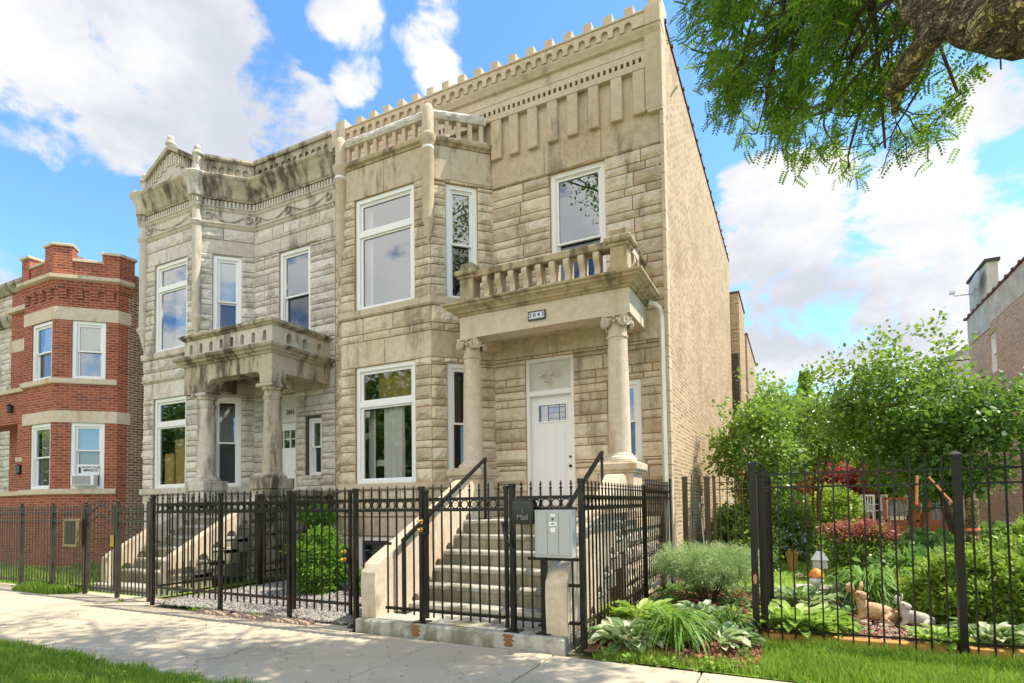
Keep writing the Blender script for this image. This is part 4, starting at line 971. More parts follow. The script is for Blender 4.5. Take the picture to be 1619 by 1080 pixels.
# gable
m = MB().at(gB); Lg = gB.L
m.prism([(.0, 9.30), (Lg, 9.30), (Lg, 9.62), (Lg / 2, 10.22), (0, 9.62)], -.22, .03)
gb = m.build('gable', GREYS, G)
m = MB().at(gB)
for s in (0, 1):
    P = [(-.06, 9.60), (Lg / 2, 10.24), (Lg / 2, 10.36), (-.06, 9.72)]
    if s: P = [(Lg - u, z) for u, z in P][::-1]
    m.prism(P, -.26, .12)
m.build('raking_coping', GREYD, gb)
m = MB().at(gB)
for i in range(10):
    u = .24 + i * (Lg - .48) / 9; t = 1 - abs(u - Lg / 2) / (Lg / 2); zt_ = 9.66 + .50 * t; zb_ = max(9.36, zt_ - .26)
    for (a, c) in ((u - .075, u - .035), (u + .035, u + .075)): m.box(a, c, .03, .055, zb_, zt_)
    m.prism([(u - .035, zb_), (u + .035, zb_), (u + .035, zb_ + .02), (u - .035, zb_ + .02)], .03, .05)
    seg = 5; pr = [(u - .035 * math.cos(math.pi * q / seg), zt_ - .03 + .035 * math.sin(math.pi * q / seg)) for q in range(seg + 1)]
    for (a, za), (c, zc) in zip(pr, pr[1:]): m.prism([(a, za), (c, zc), (c, zt_ + .03), (a, zt_ + .03)], .03, .055)
m.build('blind_arcade', GREYS, gb)
m = MB().at(gB)
m.prism([(Lg / 2 - .34, 9.36), (Lg / 2 + .34, 9.36), (Lg / 2, 9.70)], .03, .045)
for i in range(70):
    a, c = random.random(), random.random()
    if a + c > 1: a, c = 1 - a, 1 - c
    u = Lg / 2 - .30 + .60 * a + .30 * c; z = 9.375 + .27 * c; m.sph(gB.p(u, .05, z), random.uniform(.014, .028), 4)
m.build('carved_panel', GREYS, gb)
for cx, cy, z, zb_ in ((-14.60, 8.60, 9.66, 9.32), (-12.54, 8.60, 9.80, 9.32), (-13.56, 8.60, 10.34, 10.28)):
    m = MB(); m.smooth = True
    m.lathe(cx, cy, [(.085, zb_), (.085, z), (.10, z + .01), (.125, z + .04), (.125, z + .08), (.09, z + .11), (.075, z + .13), (.06, z + .14)], 20)
    for i in range(8): a = 2 * math.pi * i / 8; m.sph((cx + .05 * math.cos(a), cy + .05 * math.sin(a), z + .19), .032, 6, sz=2.0)
    m.sph((cx, cy, z + .20), .055, 6, sz=1.3)
    m.build('finial', GREYS, G)
# garlands
for f, sp in ((gB, [(.22, Lg - .2)]), (gA, [(.2, 1.08)]), (gR, [(.12, 1.15), (1.15, 2.42)])):
    for a, c in sp:
        m = MB()
        for e in (a, c):
            pts = [f.p(e + .075 * math.cos(2 * math.pi * i / 14), .04 + .012 * (i % 2), 8.40 + .075 * math.sin(2 * math.pi * i / 14)) for i in range(15)]
            m.tube(pts, .022, 6)
            m.tube([f.p(e + .05, .04, 8.30), f.p(e + .09, .045, 8.25)], .015, 5); m.tube([f.p(e - .05, .04, 8.30), f.p(e - .09, .045, 8.25)], .015, 5)
        n = 26
        for i in range(n + 1):
            t = i / n; u = a + .08 + (c - a - .16) * t; z = 8.46 - .17 * math.sin(math.pi * t)
            m.sph(f.p(u, .04, z), .013 + .012 * math.sin(math.pi * t) + .004 * (i % 2), 5)
        m.build('garland_relief', GREYS, G)
m = MB(); m.add([(-15.46, 9.5, 9.3), (-14.6, 8.66, 9.3), (-12.5, 8.66, 9.3), (-11.6, 9.5, 9.3)], [(0, 1, 2, 3)], True)
m.add([(-15.46, 9.6, 9.4), (-9.05, 9.6, 9.4), (-9.05, 20, 9.4), (-15.46, 20, 9.4)], [(0, 1, 2, 3)], True); m.build('roof', TARR, G)
m = MB(); m.add([(-15.46, 9.5, -.1), (-15.46, 20, -.1), (-15.46, 20, 9.4), (-15.46, 9.5, 9.4)], [(0, 1, 2, 3)], True)
m.add([(-15.46, 20, -.1), (-9.05, 20, -.1), (-9.05, 20, 9.4), (-15.46, 20, 9.4)], [(0, 1, 2, 3)], True); m.build('brick_side_wall', BRICKC, G)
m = MB()
m.add([(-15.4, 12.0, 0), (-9.1, 12.0, 0), (-9.1, 12.0, 9.3), (-15.4, 12.0, 9.3)], [(0, 1, 2, 3)], True); m.add([(-15.4, 9.6, 4.7), (-9.1, 9.6, 4.7), (-9.1, 12, 4.7), (-15.4, 12, 4.7)], [(0, 1, 2, 3)], True); m.build('inner_wall', ROOM, G)
v1 = window(G, gB, *kB[0], 'transom', 3.45, gl=GLASSL); v2 = window(G, gB, *kB[1], 'transom', 6.85)
va = window(G, gA, *kA[0], 'hung'); vb = window(G, gA, *kA[1], 'hung'); vc = window(G, gR, *kR[2], 'hung', 6.35)
BRN = mat('dark_brown_frame', (.05, .035, .025), .5)
b_ = MB().at(gR); b_.box(1.69, 1.76, -.15, .01, 2.1, 3.46); b_.box(1.76, 2.17, -.15, .01, 3.40, 3.46); b_.build('window_casing', BRN, G)
vd = window(G, gR, 1.76, 2.17, 2.1, 3.40, 'hung', 2.75, tw=.05)
curtain(vb, gA, .38, .85, 6.3, 7.36, -.125, BLIND, .002); curtain(vb, gA, .38, .85, 5.4, 6.28, -.20, BLIND, .002); curtain(va, gA, .38, .85, 2.0, 3.9, -.4, BLIND, .01)
curtain(v2, gB, .48, 1.58, 5.3, 7.4, -.5, CURT, .03)
q = MB().at(gB)
for (a, c, z0_, z1_, o) in ((.60, .95, 1.92, 2.75, -.16), (.98, 1.30, 1.92, 2.85, -.19), (1.32, 1.56, 1.92, 2.6, -.16), (.85, 1.2, 2.76, 3.1, -.25)): q.box(a, c, o - .3, o, z0_, z1_, .01)
q.build('carton', CARD, v1)
curtain(v1, gB, .5, 1.56, 1.95, 3.2, -.7, CURT, .02)
# door
d = MB().at(gR); r = -.14
d.box(.45, .51, r - .05, -.03, 1.6, 4.05); d.box(1.32, 1.38, r - .05, -.03, 1.6, 4.05); d.box(.51, 1.32, r - .03, r, 3.46, 4.05); d.box(.51, 1.32, r - .04, -.05, 3.38, 3.46)
tp2 = d.build('door_frame', CREAM, G)
text('3841', .17, 'house_number', mat('number_ink', (.03, .03, .03), .5), tp2, facing(gR, 1.05, r + .004, 3.62), .002, (.8, 1))
d = MB().at(gR); d.box(.51, 1.32, r - .05, r, 1.6, 2.78); d.box(.51, .60, r - .05, r, 2.78, 3.38); d.box(1.25, 1.32, r - .05, r, 2.78, 3.38); d.box(.60, 1.25, r - .05, r, 3.20, 3.38)
for a, c in ((.60, .88), (.96, 1.24)): d.box(a, c, r, r + .01, 1.75, 2.66)
for x in (.81, 1.03): d.box(x - .012, x + .012, r - .04, r, 2.78, 3.20)
d.box(.60, 1.25, r - .04, r, 2.98, 3.0)
do2 = d.build('door', DOORW, G); q = MB().at(gR); q.quad((.6, r - .03, 2.78), (1.25, r - .03, 2.78), (1.25, r - .03, 3.2), (.6, r - .03, 3.2)); q.build('door_glass', GLASS, do2)
q = MB(); c_ = gR.p(1.26, r + .04, 2.2); q.smooth = True; q.sph(c_, .028, 7); q.build('door_knob', DARKM, do2)
# porch
px0, px1, py0 = -11.92, -9.20, 7.90
m = MB()
fF = Fr(px0, py0, px1, py0); LF = fF.L
def arched_beam(m, f, L_, ua, ub, zlo, zhi, ztop, o0, o1, r=.28):
    m.at(f); m.box(0, ua, o0, o1, zlo, ztop); m.box(ub, L_, o0, o1, zlo, ztop); m.box(ua, ub, o0, o1, zhi, ztop)
    for s, c in ((0, ua), (1, ub)):
        P = [(c, zhi - r)] + [(c + (1 - math.cos(math.pi / 2 * i / 8)) * r * (-1 if s else 1), zhi - r + r * math.sin(math.pi / 2 * i / 8)) for i in range(9)] + [(c, zhi)]
        m.prism(P[:-1] + [(c, zhi)], o0, o1)
arched_beam(m, fF, LF, .78, LF - .30, 3.86, 4.13, 4.50, -.32, 0, .2)
fS = Fr(px1, py0 + .321, px1, YW); arched_beam(m, fS, fS.L, .02, fS.L - .02, 4.05, 4.10, 4.50, -.30, 0, .03)
fS2 = Fr(px1, py0, px1, YW)
m.at(WD).box(px0 + .02, px1 - .3, py0 + .32, YW - .02, 4.36, 4.49)
m.box(px0, px0 + .3, py0 + .32, 9.0, 4.05, 4.50)
m.box(px1 - .34, px1 + .012, py0 - .012, py0 + .34, 3.88, 4.50, .01)
en = m.build('porch_entablature', GREYD, G)
m = MB(); m.mould([(px0, 9.2), (px0, py0), (px1, py0), (px1, YW - .02)], [(-.02, 4.46), (.03, 4.46), (.05, 4.50), (.09, 4.52), (.11, 4.56), (.15, 4.58), (.17, 4.62), (.16, 4.65), (.02, 4.67), (-.25, 4.67), (-.25, 4.46)]); m.build('porch_cornice', GREYD, en)
br = MB()
arches(br, fF, [.22 + i * .325 for i in range(8)], .052, .0, LF, 4.67, 4.74, 4.90, 5.04, -.20, -.01)
fS3 = Fr(px1 - .01, py0 + .2, px1 - .01, YW)
arches(br, fS3, [.25 + i * .42 for i in range(3)], .075, .0, fS3.L - .02, 4.67, 4.74, 4.88, 5.04, -.19, 0)
br.at(WD).box(px0, px0 + .2, py0 + .2, 9.15, 4.67, 5.04)
bal = br.build('balcony_parapet', GREYS, G)
m = MB(); m.mould([(px0, 9.15), (px0, py0), (px1, py0), (px1, YW - .02)], [(-.26, 5.04), (.02, 5.04), (.04, 5.07), (.08, 5.09), (.085, 5.14), (.04, 5.17), (-.26, 5.17)]); m.build('coping', GREYD, bal)
for cx, cy, mt in ((-11.42, 8.10, GREYS), (-9.38, 8.08, GREYD)):
    col = ionic(cx, cy, 2.10, 3.74, .19, .158, G, mt, 'plain')
    m = MB(); m.box(cx - .30, cx + .30, cy - .30, cy + .30, 1.75, 1.97, .015)
    m.box(cx - .27, cx + .27, cy - .27, cy + .27, 1.0, 1.75, .01); m.build('pedestal', mt, col)
m = MB()
for fr_ in (Fr(-12.0, 7.95, -10.95, 7.95), Fr(-9.12, 7.3, -9.12, 9.46)): ashlar(m, fr_, 0, fr_.L, [(0, .3, 'r'), (.3, .58, 'r'), (.58, .86, 'r'), (.86, 1.12, 'r'), (1.12, 1.42, 'r')], [])
m.mi = 1; m.at(WD).box(-11.99, -9.15, 7.97, 9.45, -.1, 1.42)
m.mi = 0; m.box(-12.05, -9.06, 7.88, 9.47, 1.42, 1.55, .012); m.box(-9.42, -9.04, 7.75, 9.47, 1.60, 1.73, .015); m.box(-9.34, -9.12, 7.85, 9.45, 1.55, 1.60)
MOSS = stone('mossy_stone', (.30, .28, .16), (.36, .33, .22), (.42, .39, .29), .9, (.10, .11, .04), .5, .5)
m.build('porch_base', [MOSS, MORTG], G)
st2 = MB(); st2.box(-10.95, -9.1, 5.62, 5.98, -.05, .12, .015); st2 = st2.build('stairs', STEP, G)
for k in range(7):
    m = MB(); y = 5.98 + .27 * k; z = .32 + .185 * k
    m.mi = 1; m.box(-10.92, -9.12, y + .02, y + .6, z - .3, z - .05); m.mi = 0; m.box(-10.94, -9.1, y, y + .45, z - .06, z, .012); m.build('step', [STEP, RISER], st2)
for a, c in ((-10.98, -10.80), (-9.28, -9.08)):
    cheek(a, c, st2, y0=5.98, t=.27, z0=.32, r=.185, n=7, yf=5.78, zb=.12, ztop=1.60, yend=7.72, scal=.10, hi=False)
# ---------------------------------------------------------------- red brick house, far stone house, wings behind, right neighbour
K = thing('brick_house', 'red brick two-storey house with limestone bands and a crenellated parapet, left of the greystones', 'house', (-17.0, 9.0, 0))
kx, ky = -15.6, 8.55; fx_, fy_ = -16.60, 7.60
rA = Fr(fx_, fy_, kx, ky); rB = Fr(-18.10, fy_, fx_, fy_); rS = Fr(kx, ky, kx, 20); rN = Fr(-18.7, 8.3, -18.10, fy_); rW = Fr(-22, 8.3, -18.7, 8.3)
LA = rA.L
bA = [(.37, 1.11, 1.92, 3.60), (.37, 1.11, 4.72, 6.22)]
bB = [(.40, 1.38, 1.92, 3.60), (.40, 1.38, 4.72, 6.22)]
m = MB()
for fr, hs in ((rA, bA), (rB, bB), (rN, [])): wall_sheet(m, fr, 0, fr.L, -.1, 7.35, hs, 0, .14)
wall_sheet(m, rW, 1.5, rW.L, -.1, 7.75, [], 0, .14)
m.at(rS).quad((0, 0, -.1), (.30, 0, -.1), (.30, 0, 7.35), (0, 0, 7.35))
m.build('face_brick_wall', BRICKR, K)
m = MB().at(rS)
m.quad((.30, -.004, -.1), (12, -.004, -.1), (12, -.004, 7.6), (.30, -.004, 7.6))
z = 0; 
while z < 7.2: m.box(.25, .30 + random.choice((.0, .1, .1, .2)), -.05, .003, z, z + .27); z += .27
m.build('brick_side_wall', BRICKD, K)
m = MB(); pK = [(-18.7, 8.3), (-18.1, fy_), (fx_, fy_), (kx, ky), (kx, ky + .32)]
def band(z0_, z1_, o): m.mould(pK, [(-.03, z0_), (o, z0_), (o, z1_), (-.03, z1_)])
band(3.60, 3.90, .012); m.build('lintel_band', LIMEP, K); m = MB(); band(6.22, 6.55, .012); m.build('lintel_band', LIMEP, K); m = MB()
ledge(m, pK[:4], 1.78, 1.92, .07, .02); m.build('sill_band', LIMEP, K); m = MB(); ledge(m, pK[:4], 4.58, 4.72, .07, .02); m.build('sill_band', LIMEP, K); m = MB()
m.at(rW).box(1.4, 3.3, -.03, .12, 7.15, 7.28); m.build('limestone_band', LIMEP, K); m = MB(); m.at(rW).box(1.4, 3.3, -.03, .02, 6.0, 6.35)
m.build('limestone_band', LIMEP, K)
m = MB(); m.mould(pK, [(-.02, 7.22), (.10, 7.22), (.16, 7.25), (.16, 7.34), (-.25, 7.34), (-.25, 7.22)])
m.build('cornice', LIMES, K)
m = MB(); m.mould(pK, [(-.02, 7.0), (.03, 7.0), (.05, 7.07), (.07, 7.14), (.09, 7.22), (-.02, 7.22)])
for f in (rA, rB):
    n = int(f.L / .34)
    for i in range(n):
        u = (i + .5) * f.L / n
        for j in range(3): m.at(f).box(u - .09, u + .09, 0, .035 + .022 * j, 6.78 + .075 * j, 6.85 + .075 * j)
m.build('brick_corbel', BRICKR, K)
m = MB(); mc = MB()
def par(f, u0, u1, z1, o=.07):
    m.at(f).box(u0, u1, -.22, o, 7.34, z1); mc.at(f).box(u0 - .03, u1 + .03, -.26, o + .04, z1, z1 + .07, .01)
par(rA, .38, LA - .35, 7.72, .03); par(rA, -.03, .38, 8.08); par(rA, LA - .35, LA + .05, 7.95, .06); par(rB, .35, 1.5 - .37, 7.70, .03); par(rB, 1.5 - .37, 1.52, 8.08); par(rB, -.02, .35, 7.98)
m.at(rS).box(.02, .36, -.22, .07, 7.34, 7.95); mc.at(rS).box(-.02, .40, -.26, .11, 7.95, 8.02)
pp = m.build('parapet', BRICKR, K); mc.build('coping', LIMES, pp)
m = MB(); m.add([(-20.45, 8.35, 7.3), (-16.6, 7.7, 7.3), (-15.62, 8.6, 7.3), (-15.62, 20, 7.3), (-20.45, 20, 7.3)], [(0, 1, 2, 3, 4)], True); m.build('roof', TARR, K)
m = MB(); m.add([(-20.4, 10.5, 0), (-15.7, 10.5, 0), (-15.7, 10.5, 7.2), (-20.4, 10.5, 7.2)], [(0, 1, 2, 3)], True); m.build('inner_wall', ROOM, K)
x1_ = window(K, rA, *bA[0], 'hung', 2.9, lower=GLASSL, gl=GLASS); x2_ = window(K, rA, *bA[1], 'hung', 5.45, lower=GLASS)
window(K, rB, *bB[0], 'hung'); window(K, rB, *bB[1], 'hung')
for w_, z0_, z1_ in ((x1_, 2.3, 3.5), (x2_, 4.85, 6.1)): curtain(w_, rA, .5, .98, z0_, z1_, -.2, BLINDB, .002)
q = MB().at(rA); q.box(.5, .98, -.10, -.06, 2.50, 2.54); q.build('sash', WHITE, x1_)
q = MB().at(rA); q.box(.49, .99, -.10, -.055, 2.27, 2.52); ps = q.build('poster', mat('poster_paper', (.72, .74, .70), .6), x1_)
ink = mat('poster_ink', (.05, .05, .05), .6)
text('KNOW YOUR', .062, 'poster_text', ink, ps, facing(rA, .80, -.052, 2.465)); text('MIND!!!', .095, 'poster_text', ink, ps, facing(rA, .80, -.052, 2.39), .003)
q = MB(); q.smooth = True; q.sph(rA.p(.56, -.052, 2.46), .022, 6); q.tube([rA.p(.56, -.052, 2.44), rA.p(.56, -.052, 2.32)], .025, 8); q.build('poster_emblem', ink, ps)
AC = thing('air_conditioner', 'white window air conditioner sticking out under the poster in the red brick house', 'air conditioner', rA.p(.72, .1, 1.99))
q = MB().at(rA); q.box(.46, .96, -.05, .20, 1.99, 2.27, .015); q.build('case', WHITE, AC)
q = MB().at(rA)
for i in range(14): q.box(.50 + i * .028, .515 + i * .028, .20, .207, 2.02, 2.24)
q.build('grille', mat('ac_grille', (.25, .23, .20), .7), AC)
m = MB(); m.at(rW).box(.6, 3.88, .02, .62, 3.72, 4.55); m.at(rW).box(3.45, 3.88, .25, .62, 1.9, 3.72); m.at(rW).box(.6, 3.88, .02, .62, -.1, 1.78); m.build('porch', BRICKR, K)
m = MB(); m.at(rW).box(.55, 3.88, .01, .68, 4.55, 4.66, .01); m.build('porch_coping', LIMES, K); m = MB(); m.at(rW).box(.55, 3.88, .01, .68, 1.78, 1.90, .01); m.at(rW).box(3.42, 3.88, .22, .645, 2.68, 2.80); m.build('porch_coping', LIMES, K)
m = MB(); c_ = rW.p(3.66, .62, 2.55); m.box(c_[0] - .08, c_[0] + .03, c_[1] - .1, c_[1], 2.35, 2.6, .01); m.box(c_[0] + .05, c_[0] + .14, c_[1] - .1, c_[1], 2.38, 2.58, .01)
tag(m.build('mailbox', DARKM), 'pair of small dark mailboxes on the brick porch pier at far left', 'mailbox')
m = MB(); c_ = rW.p(3.2, .62, 4.1); m.smooth = True; m.lathe(c_[0], c_[1] - .08, [(.02, 4.0), (.06, 4.02), (.06, 4.18), (.09, 4.2), (.01, 4.26)], 10)
tag(m.build('porch_light', DARKM), 'small dark lantern on the brick porch front at far left', 'lamp')
Z = thing('stone_house', 'pale rough stone house at the left edge, behind the red brick house', 'house', (-23.5, 10, 0))
f = Fr(-27.0, 10.2, -20.6, 10.2); fz = Fr(-20.6, 10.2, -20.6, 12)
m = MB(); ashlar(m, f, 0, 3.5, pairs(1, 9.2, 21), []); m.mi = 1; m.at(WD).box(-27, -20.62, 10.21, 20, -.1, 9.3); m.mi = 0; m.at(f).box(0, 1.2, -.1, .1, 0, 7.3); m.build('wall', [GREY, MORTG], Z)
m = MB(); m.mould([(-27, 10.2), (-20.6, 10.2), (-20.6, 14)], [(-.1, 9.2), (.1, 9.2), (.2, 9.3), (.30, 9.4), (.31, 9.5), (-.3, 9.5), (-.3, 9.2)]); m.mould([(-27, 10.2), (-20.6, 10.2), (-20.6, 14)], [(-.05, 8.0), (.1, 8.0), (.22, 8.2), (.22, 8.3), (-.05, 8.35)])
m.build('cornice', GREYD, Z)
for nm, xl, xr, y0_, y1_, zt_, lab in (('rear_wing', -6, -1.5, 20.62, 23.1, 8.48, 'tan brick rear wing just behind the tall side wall, with a rusty ledge'), ('rear_wing', -6, -1.44, 23.2, 28.3, 7.7, 'lowest tan brick block at the back of the side wall, farthest from the street')):
    w_ = thing(nm, lab, 'building', ((xl + xr) / 2, y0_, 0), )
    m = MB(); m.box(xl, xr, y0_, y1_, -.1, zt_); m.build('brick_wall', BRICKC, w_)
    m = MB(); m.box(xl, xr + .03, y0_ - .03, y1_, zt_, zt_ + .07); m.build('coping', TILE, w_)
    if y0_ < 22: m = MB(); m.box(-1.75, -1.55, y0_ - .05, y0_ + .01, 2.4, 6.4); m.build('stair_window', BRN, w_); m = MB(); m.box(-1.78, -1.5, y0_ - .12, y0_ - .01, 2.3, 2.4); m.build('ledge', WOODR, w_)
Q = thing('brick_building', 'pinkish brick building with a pale plastered parapet at the right edge', 'building', (8.5, 24, 0))
def qtop(y): return 8.10 + (y - 21.3) * .05
m = MB()
hq = [(23.95, 24.55, 5.62, 6.9)]
fq = Fr(6.2, 40, 6.2, 16)     # faces -X
hq_u = [(40 - 24.7, 40 - 24.05, 5.62, 6.95), (40 - 31, 40 - 30, 1.0, 1.9)]
wall_sheet(m, fq, 40 - 27.3, 24, -.1, 7.35, [hq_u[0]], 0, .12)
m.at(WD); m.add([(6.2, 27.3, -.1), (14, 27.3, -.1), (14, 27.3, 8), (6.2, 27.3, 8)], [(0, 1, 2, 3)], True); m.add([(6.2, 16, -.1), (14, 16, -.1), (14, 16, 8), (6.2, 16, 8)], [(0, 1, 2, 3)], True)
m.build('brick_wall', BRICKP, Q)
m = MB(); m.at(WD).box(6.185, 6.5, 16, 27.3, 7.35, 8.25); m.build('plaster_parapet', simple_noise('stained_render', (.40, .34, .27), (.66, .60, .51), 2.2, .9), Q)
m = MB(); y = 16.1
while y < 27: m.box(6.12, 6.56, y, y + .5, 8.25, 8.30); m.box(6.10, 6.58, y + .45, y + .56, 8.25, 8.34); y += .6
m.build('clay_coping', TILE, Q)
qw = window(Q, fq, *hq_u[0], 'hung', 6.3); m = MB(); m.at(fq).box(hq_u[0][0] - .05, hq_u[0][1] + .05, 0, .03, 6.95, 7.1); m.build('lintel', mat('yellow_lintel', (.45, .33, .13), .8), qw)
m = MB(); m.box(6.17, 6.48, 24.6, 26.8, 7.2, 9.5); ch = m.build('chimney', simple_noise('chimney_render', (.34, .33, .28), (.60, .58, .52), 1.6, .9), Q)
m = MB(); m.box(6.11, 6.54, 24.54, 26.86, 9.5, 9.6); m.build('chimney_cap', TARR, ch)
m = MB(); m.box(6.6, 7.3, 17.0, 17.6, 8.2, 10.6, .03); m.box(6.55, 7.35, 16.95, 17.65, 10.2, 10.5); m.build('chimney', TILE, Q)
DS = thing('satellite_dish', 'grey satellite dish mounted on the tall rendered chimney at right', 'satellite dish', (5.95, 25.2, 8.7))
m = MB(); m.smooth = True
n = 14; P = []
for j in range(5):
    for i in range(n):
        a = 2 * math.pi * i / n; r_ = .42 * j / 4; P.append((5.92 - .10 * (1 - (j / 4) ** 2) , 25.1 + r_ * math.cos(a), 8.95 + r_ * math.sin(a)))
m.add([(x + .25 * (z - 8.95), y - .15 * (z - 8.95), z) for x, y, z in P], [(j * n + i, j * n + (i + 1) % n, (j + 1) * n + (i + 1) % n, (j + 1) * n + i) for j in range(4) for i in range(n)], True)
m.build('dish', GREYMET, DS)
m = MB(); m.tube([(6.2, 25.1, 8.7), (5.95, 25.1, 8.75), (5.9, 25.1, 8.95)], .03, 6); m.tube([(5.9, 25.1, 8.6), (5.35, 25.1, 8.62), (5.3, 25.1, 8.75)], .02, 6); m.box(5.22, 5.38, 25.03, 25.17, 8.70, 8.80); m.build('mount_arm', GALV, DS)
SD = thing('frame_house', 'pale clapboard house gable peeping out behind the rendered chimney', 'house', (8.5, 31, 0))
m = MB(); fsd = Fr(5.8, 30.5, 12, 30.5)
for i in range(46): m.at(fsd).box(0, 6.2, -.05, .0 + .012 * 0, i * .16, i * .16 + .155)
m.at(WD).box(5.8, 12, 30.52, 40, 0, 7.3); m.build('clapboard_wall', simple_noise('pale_siding', (.55, .56, .56), (.62, .63, .62), 4, .6), SD)
m = MB(); m.add([(5.6, 30.3, 7.25), (12, 30.3, 10.4), (12, 40, 10.4), (5.6, 40, 7.25)], [(0, 1, 2, 3)], True); m.add([(5.8, 30.5, 7.3), (12, 30.5, 7.3), (12, 30.5, 10.3)], [(0, 1, 2)], True); m.build('roof', GREYMET, SD)
# ---------------------------------------------------------------- iron fences and gates
def pickets(m, f, us, z0, z1, r=.0075, kind='spear', o=0.0, cuts=None):
    for u in us:
        a = z0
        if cuts:
            for c0, c1, zc in cuts:
                if c0 < u < c1: a = zc
        j = random.uniform(-.003, .003)
        m.at(f).box(u + j - r, u + j + r, o - r, o + r, a, z1 - (.075 if kind == 'spear' else 0))
        if kind == 'spear':
            c = f.p(u + j, o, 0); m.at(WD)
            m.lathe(c[0], c[1], [(.008, z1 - .085), (.015, z1 - .080), (.015, z1 - .066), (.007, z1 - .060), (.007, z1 - .045), (.019, z1 - .038), (.006, z1 - .026), (.011, z1 - .020), (.001, z1)], 6)
def ring(m, f, u, z, r=.043, t=.007):
    m.at(WD); m.smooth = True; m.tube([f.p(u + r * math.cos(2 * math.pi * i / 14), 0, z + r * math.sin(2 * math.pi * i / 14)) for i in range(15)], t, 5, cap=False); m.smooth = False
def ring_panel(par, f, u0, u1, name='picket_panel', dz=0, mt=None, cuts=None, zb=.16, sp=.1145, skip_bottom=None, z1=1.62):
    n = max(1, round((u1 - u0) / sp)); s = (u1 - u0) / n; us = [u0 + s * (i + .5) for i in range(n)]
    m = MB(); pickets(m, f, us, zb + dz, z1 + dz, cuts=cuts)
    for z in (1.44, 1.325): m.at(f).box(u0, u1, -.018, .018, z + dz, z + dz + .032)
    if skip_bottom:
        for a, b in skip_bottom: m.at(f).box(a, b, -.016, .016, .245 + dz, .275 + dz)
    else: m.at(f).box(u0, u1, -.016, .016, .245 + dz, .275 + dz)
    p = m.build(name, mt or IRON, par)
    m = MB()
    for a, b in zip(us, us[1:]): ring(m, f, (a + b) / 2, 1.398 + dz)
    m.build('ring_band', mt or IRON, p); return p
def post(par, f, u, z1=1.59, w=.032, z0=0, mt=None, cap='flat', plate=False, label=None):
    m = MB().at(f); m.box(u - w, u + w, -w, w, z0, z1)
    if cap == 'flat': m.box(u - w - .006, u + w + .006, -w - .006, w + .006, z1 - .03, z1 + .008, .004)
    elif cap == 'ball':
        m.box(u - w - .01, u + w + .01, -w - .01, w + .01, z1 - .01, z1 + .01); c = f.p(u, 0, 0); m.at(WD); m.lathe(c[0], c[1], [(.012, z1 + .01), (.014, z1 + .02), (.028, z1 + .035), (.032, z1 + .05), (.02, z1 + .065), (.005, z1 + .07)], 8)
    elif cap == 'pyr':
        e = w + .012; m.box(u - e, u + e, -e, e, z1 - .03, z1); m.add([(u - e, -e, z1), (u + e, -e, z1), (u + e, e, z1), (u - e, e, z1), (u, 0, z1 + .035)], [(0, 1, 4), (1, 2, 4), (2, 3, 4), (3, 0, 4)])
    if plate: m.at(f).box(u - .08, u + .08, -.07, .07, z0, z0 + .012)
    o = m.build('post', mt or IRON, par)
    if label: o['label'] = label
    return o
def lock(par, f, u, z, o=.03):
    m = MB().at(f); m.box(u - .05, u + .05, -.03, .03, z - .10, z + .09, .004); lk = m.build('lock_box', IRON, par)
    for dz, rr in ((.05, .020), (-.04, .026)):
        m = MB(); m.smooth = True
        m.tube([f.p(u - .01, .03, z + dz), f.p(u - .01, .06, z + dz)], .012, 8); m.sph(f.p(u - .01, .075, z + dz), rr, 8); m.tube([f.p(u - .01, .03, z + dz), f.p(u - .01, .036, z + dz)], .026, 12)
        m.build('knob', BRASS, lk)
fm = Fr(-9.0, 5.10, 2.0, 5.10); X = lambda x: x + 9.0
F1 = thing('iron_fence', 'black ring-topped iron fence along the gravel yard, left of the front steps', 'fence', (-7.0, 5.1, 0))
for x in (-8.37, -6.90, -5.62): post(F1, fm, X(x), 1.59, .023)
ring_panel(F1, fm, X(-8.33), X(-6.94)); ring_panel(F1, fm, X(-6.86), X(-5.66))
G1 = thing('iron_gate', 'black ring-topped iron gate with brass knobs left of the stone kerb block', 'gate', (-5.1, 5.1, 0), 'ring-topped iron gates')
post(G1, fm, X(-5.54), 1.57, .017, .14); post(G1, fm, X(-4.64), 1.57, .017, .14); ring_panel(G1, fm, X(-5.51), X(-4.66)); lock(G1, fm, X(-4.68), .82)
F2 = thing('iron_fence', 'short black ring-topped fence panel around the left stair wall, between the two brass-knobbed gates', 'fence', (-4.1, 5.1, 0))
post(F2, fm, X(-4.555), 1.59, .023, plate=True); post(F2, fm, X(-3.63), 1.59, .023, .134, plate=True, label='post standing over a rust stain')
ring_panel(F2, fm, X(-4.50), X(-3.68), cuts=[(X(-4.36), X(-4.12), .98), (X(-4.13), X(-3.6), .20)], skip_bottom=[(X(-4.52), X(-4.42)), (X(-4.12), X(-3.66))])
m = MB().at(fm); m.box(X(-4.42), X(-4.05), -.014, .014, .955, .985); m.build('cut_rail', IRON, F2)
G2 = thing('iron_gate', 'black ring-topped iron gate with brass knobs standing in front of the stone steps', 'gate', (-3.1, 5.1, .134), 'ring-topped iron gates')
post(G2, fm, X(-3.565), 1.55, .016, .18); post(G2, fm, X(-2.60), 1.57, .017, .16); ring_panel(G2, fm, X(-3.54), X(-2.63), zb=.19); lock(G2, fm, X(-3.60), 1.17)
m = MB(); m.tube([(-2.62, 5.05, 1.22), (-2.56, 5.0, 1.05), (-2.50, 5.06, .92)], .014, 6); m.build('gate_closer', DARKM, G2)
F3 = thing('iron_fence', 'black ring-topped fence panel carrying the mailboxes, right of the gate on the kerb', 'fence', (-2.2, 5.1, .0))
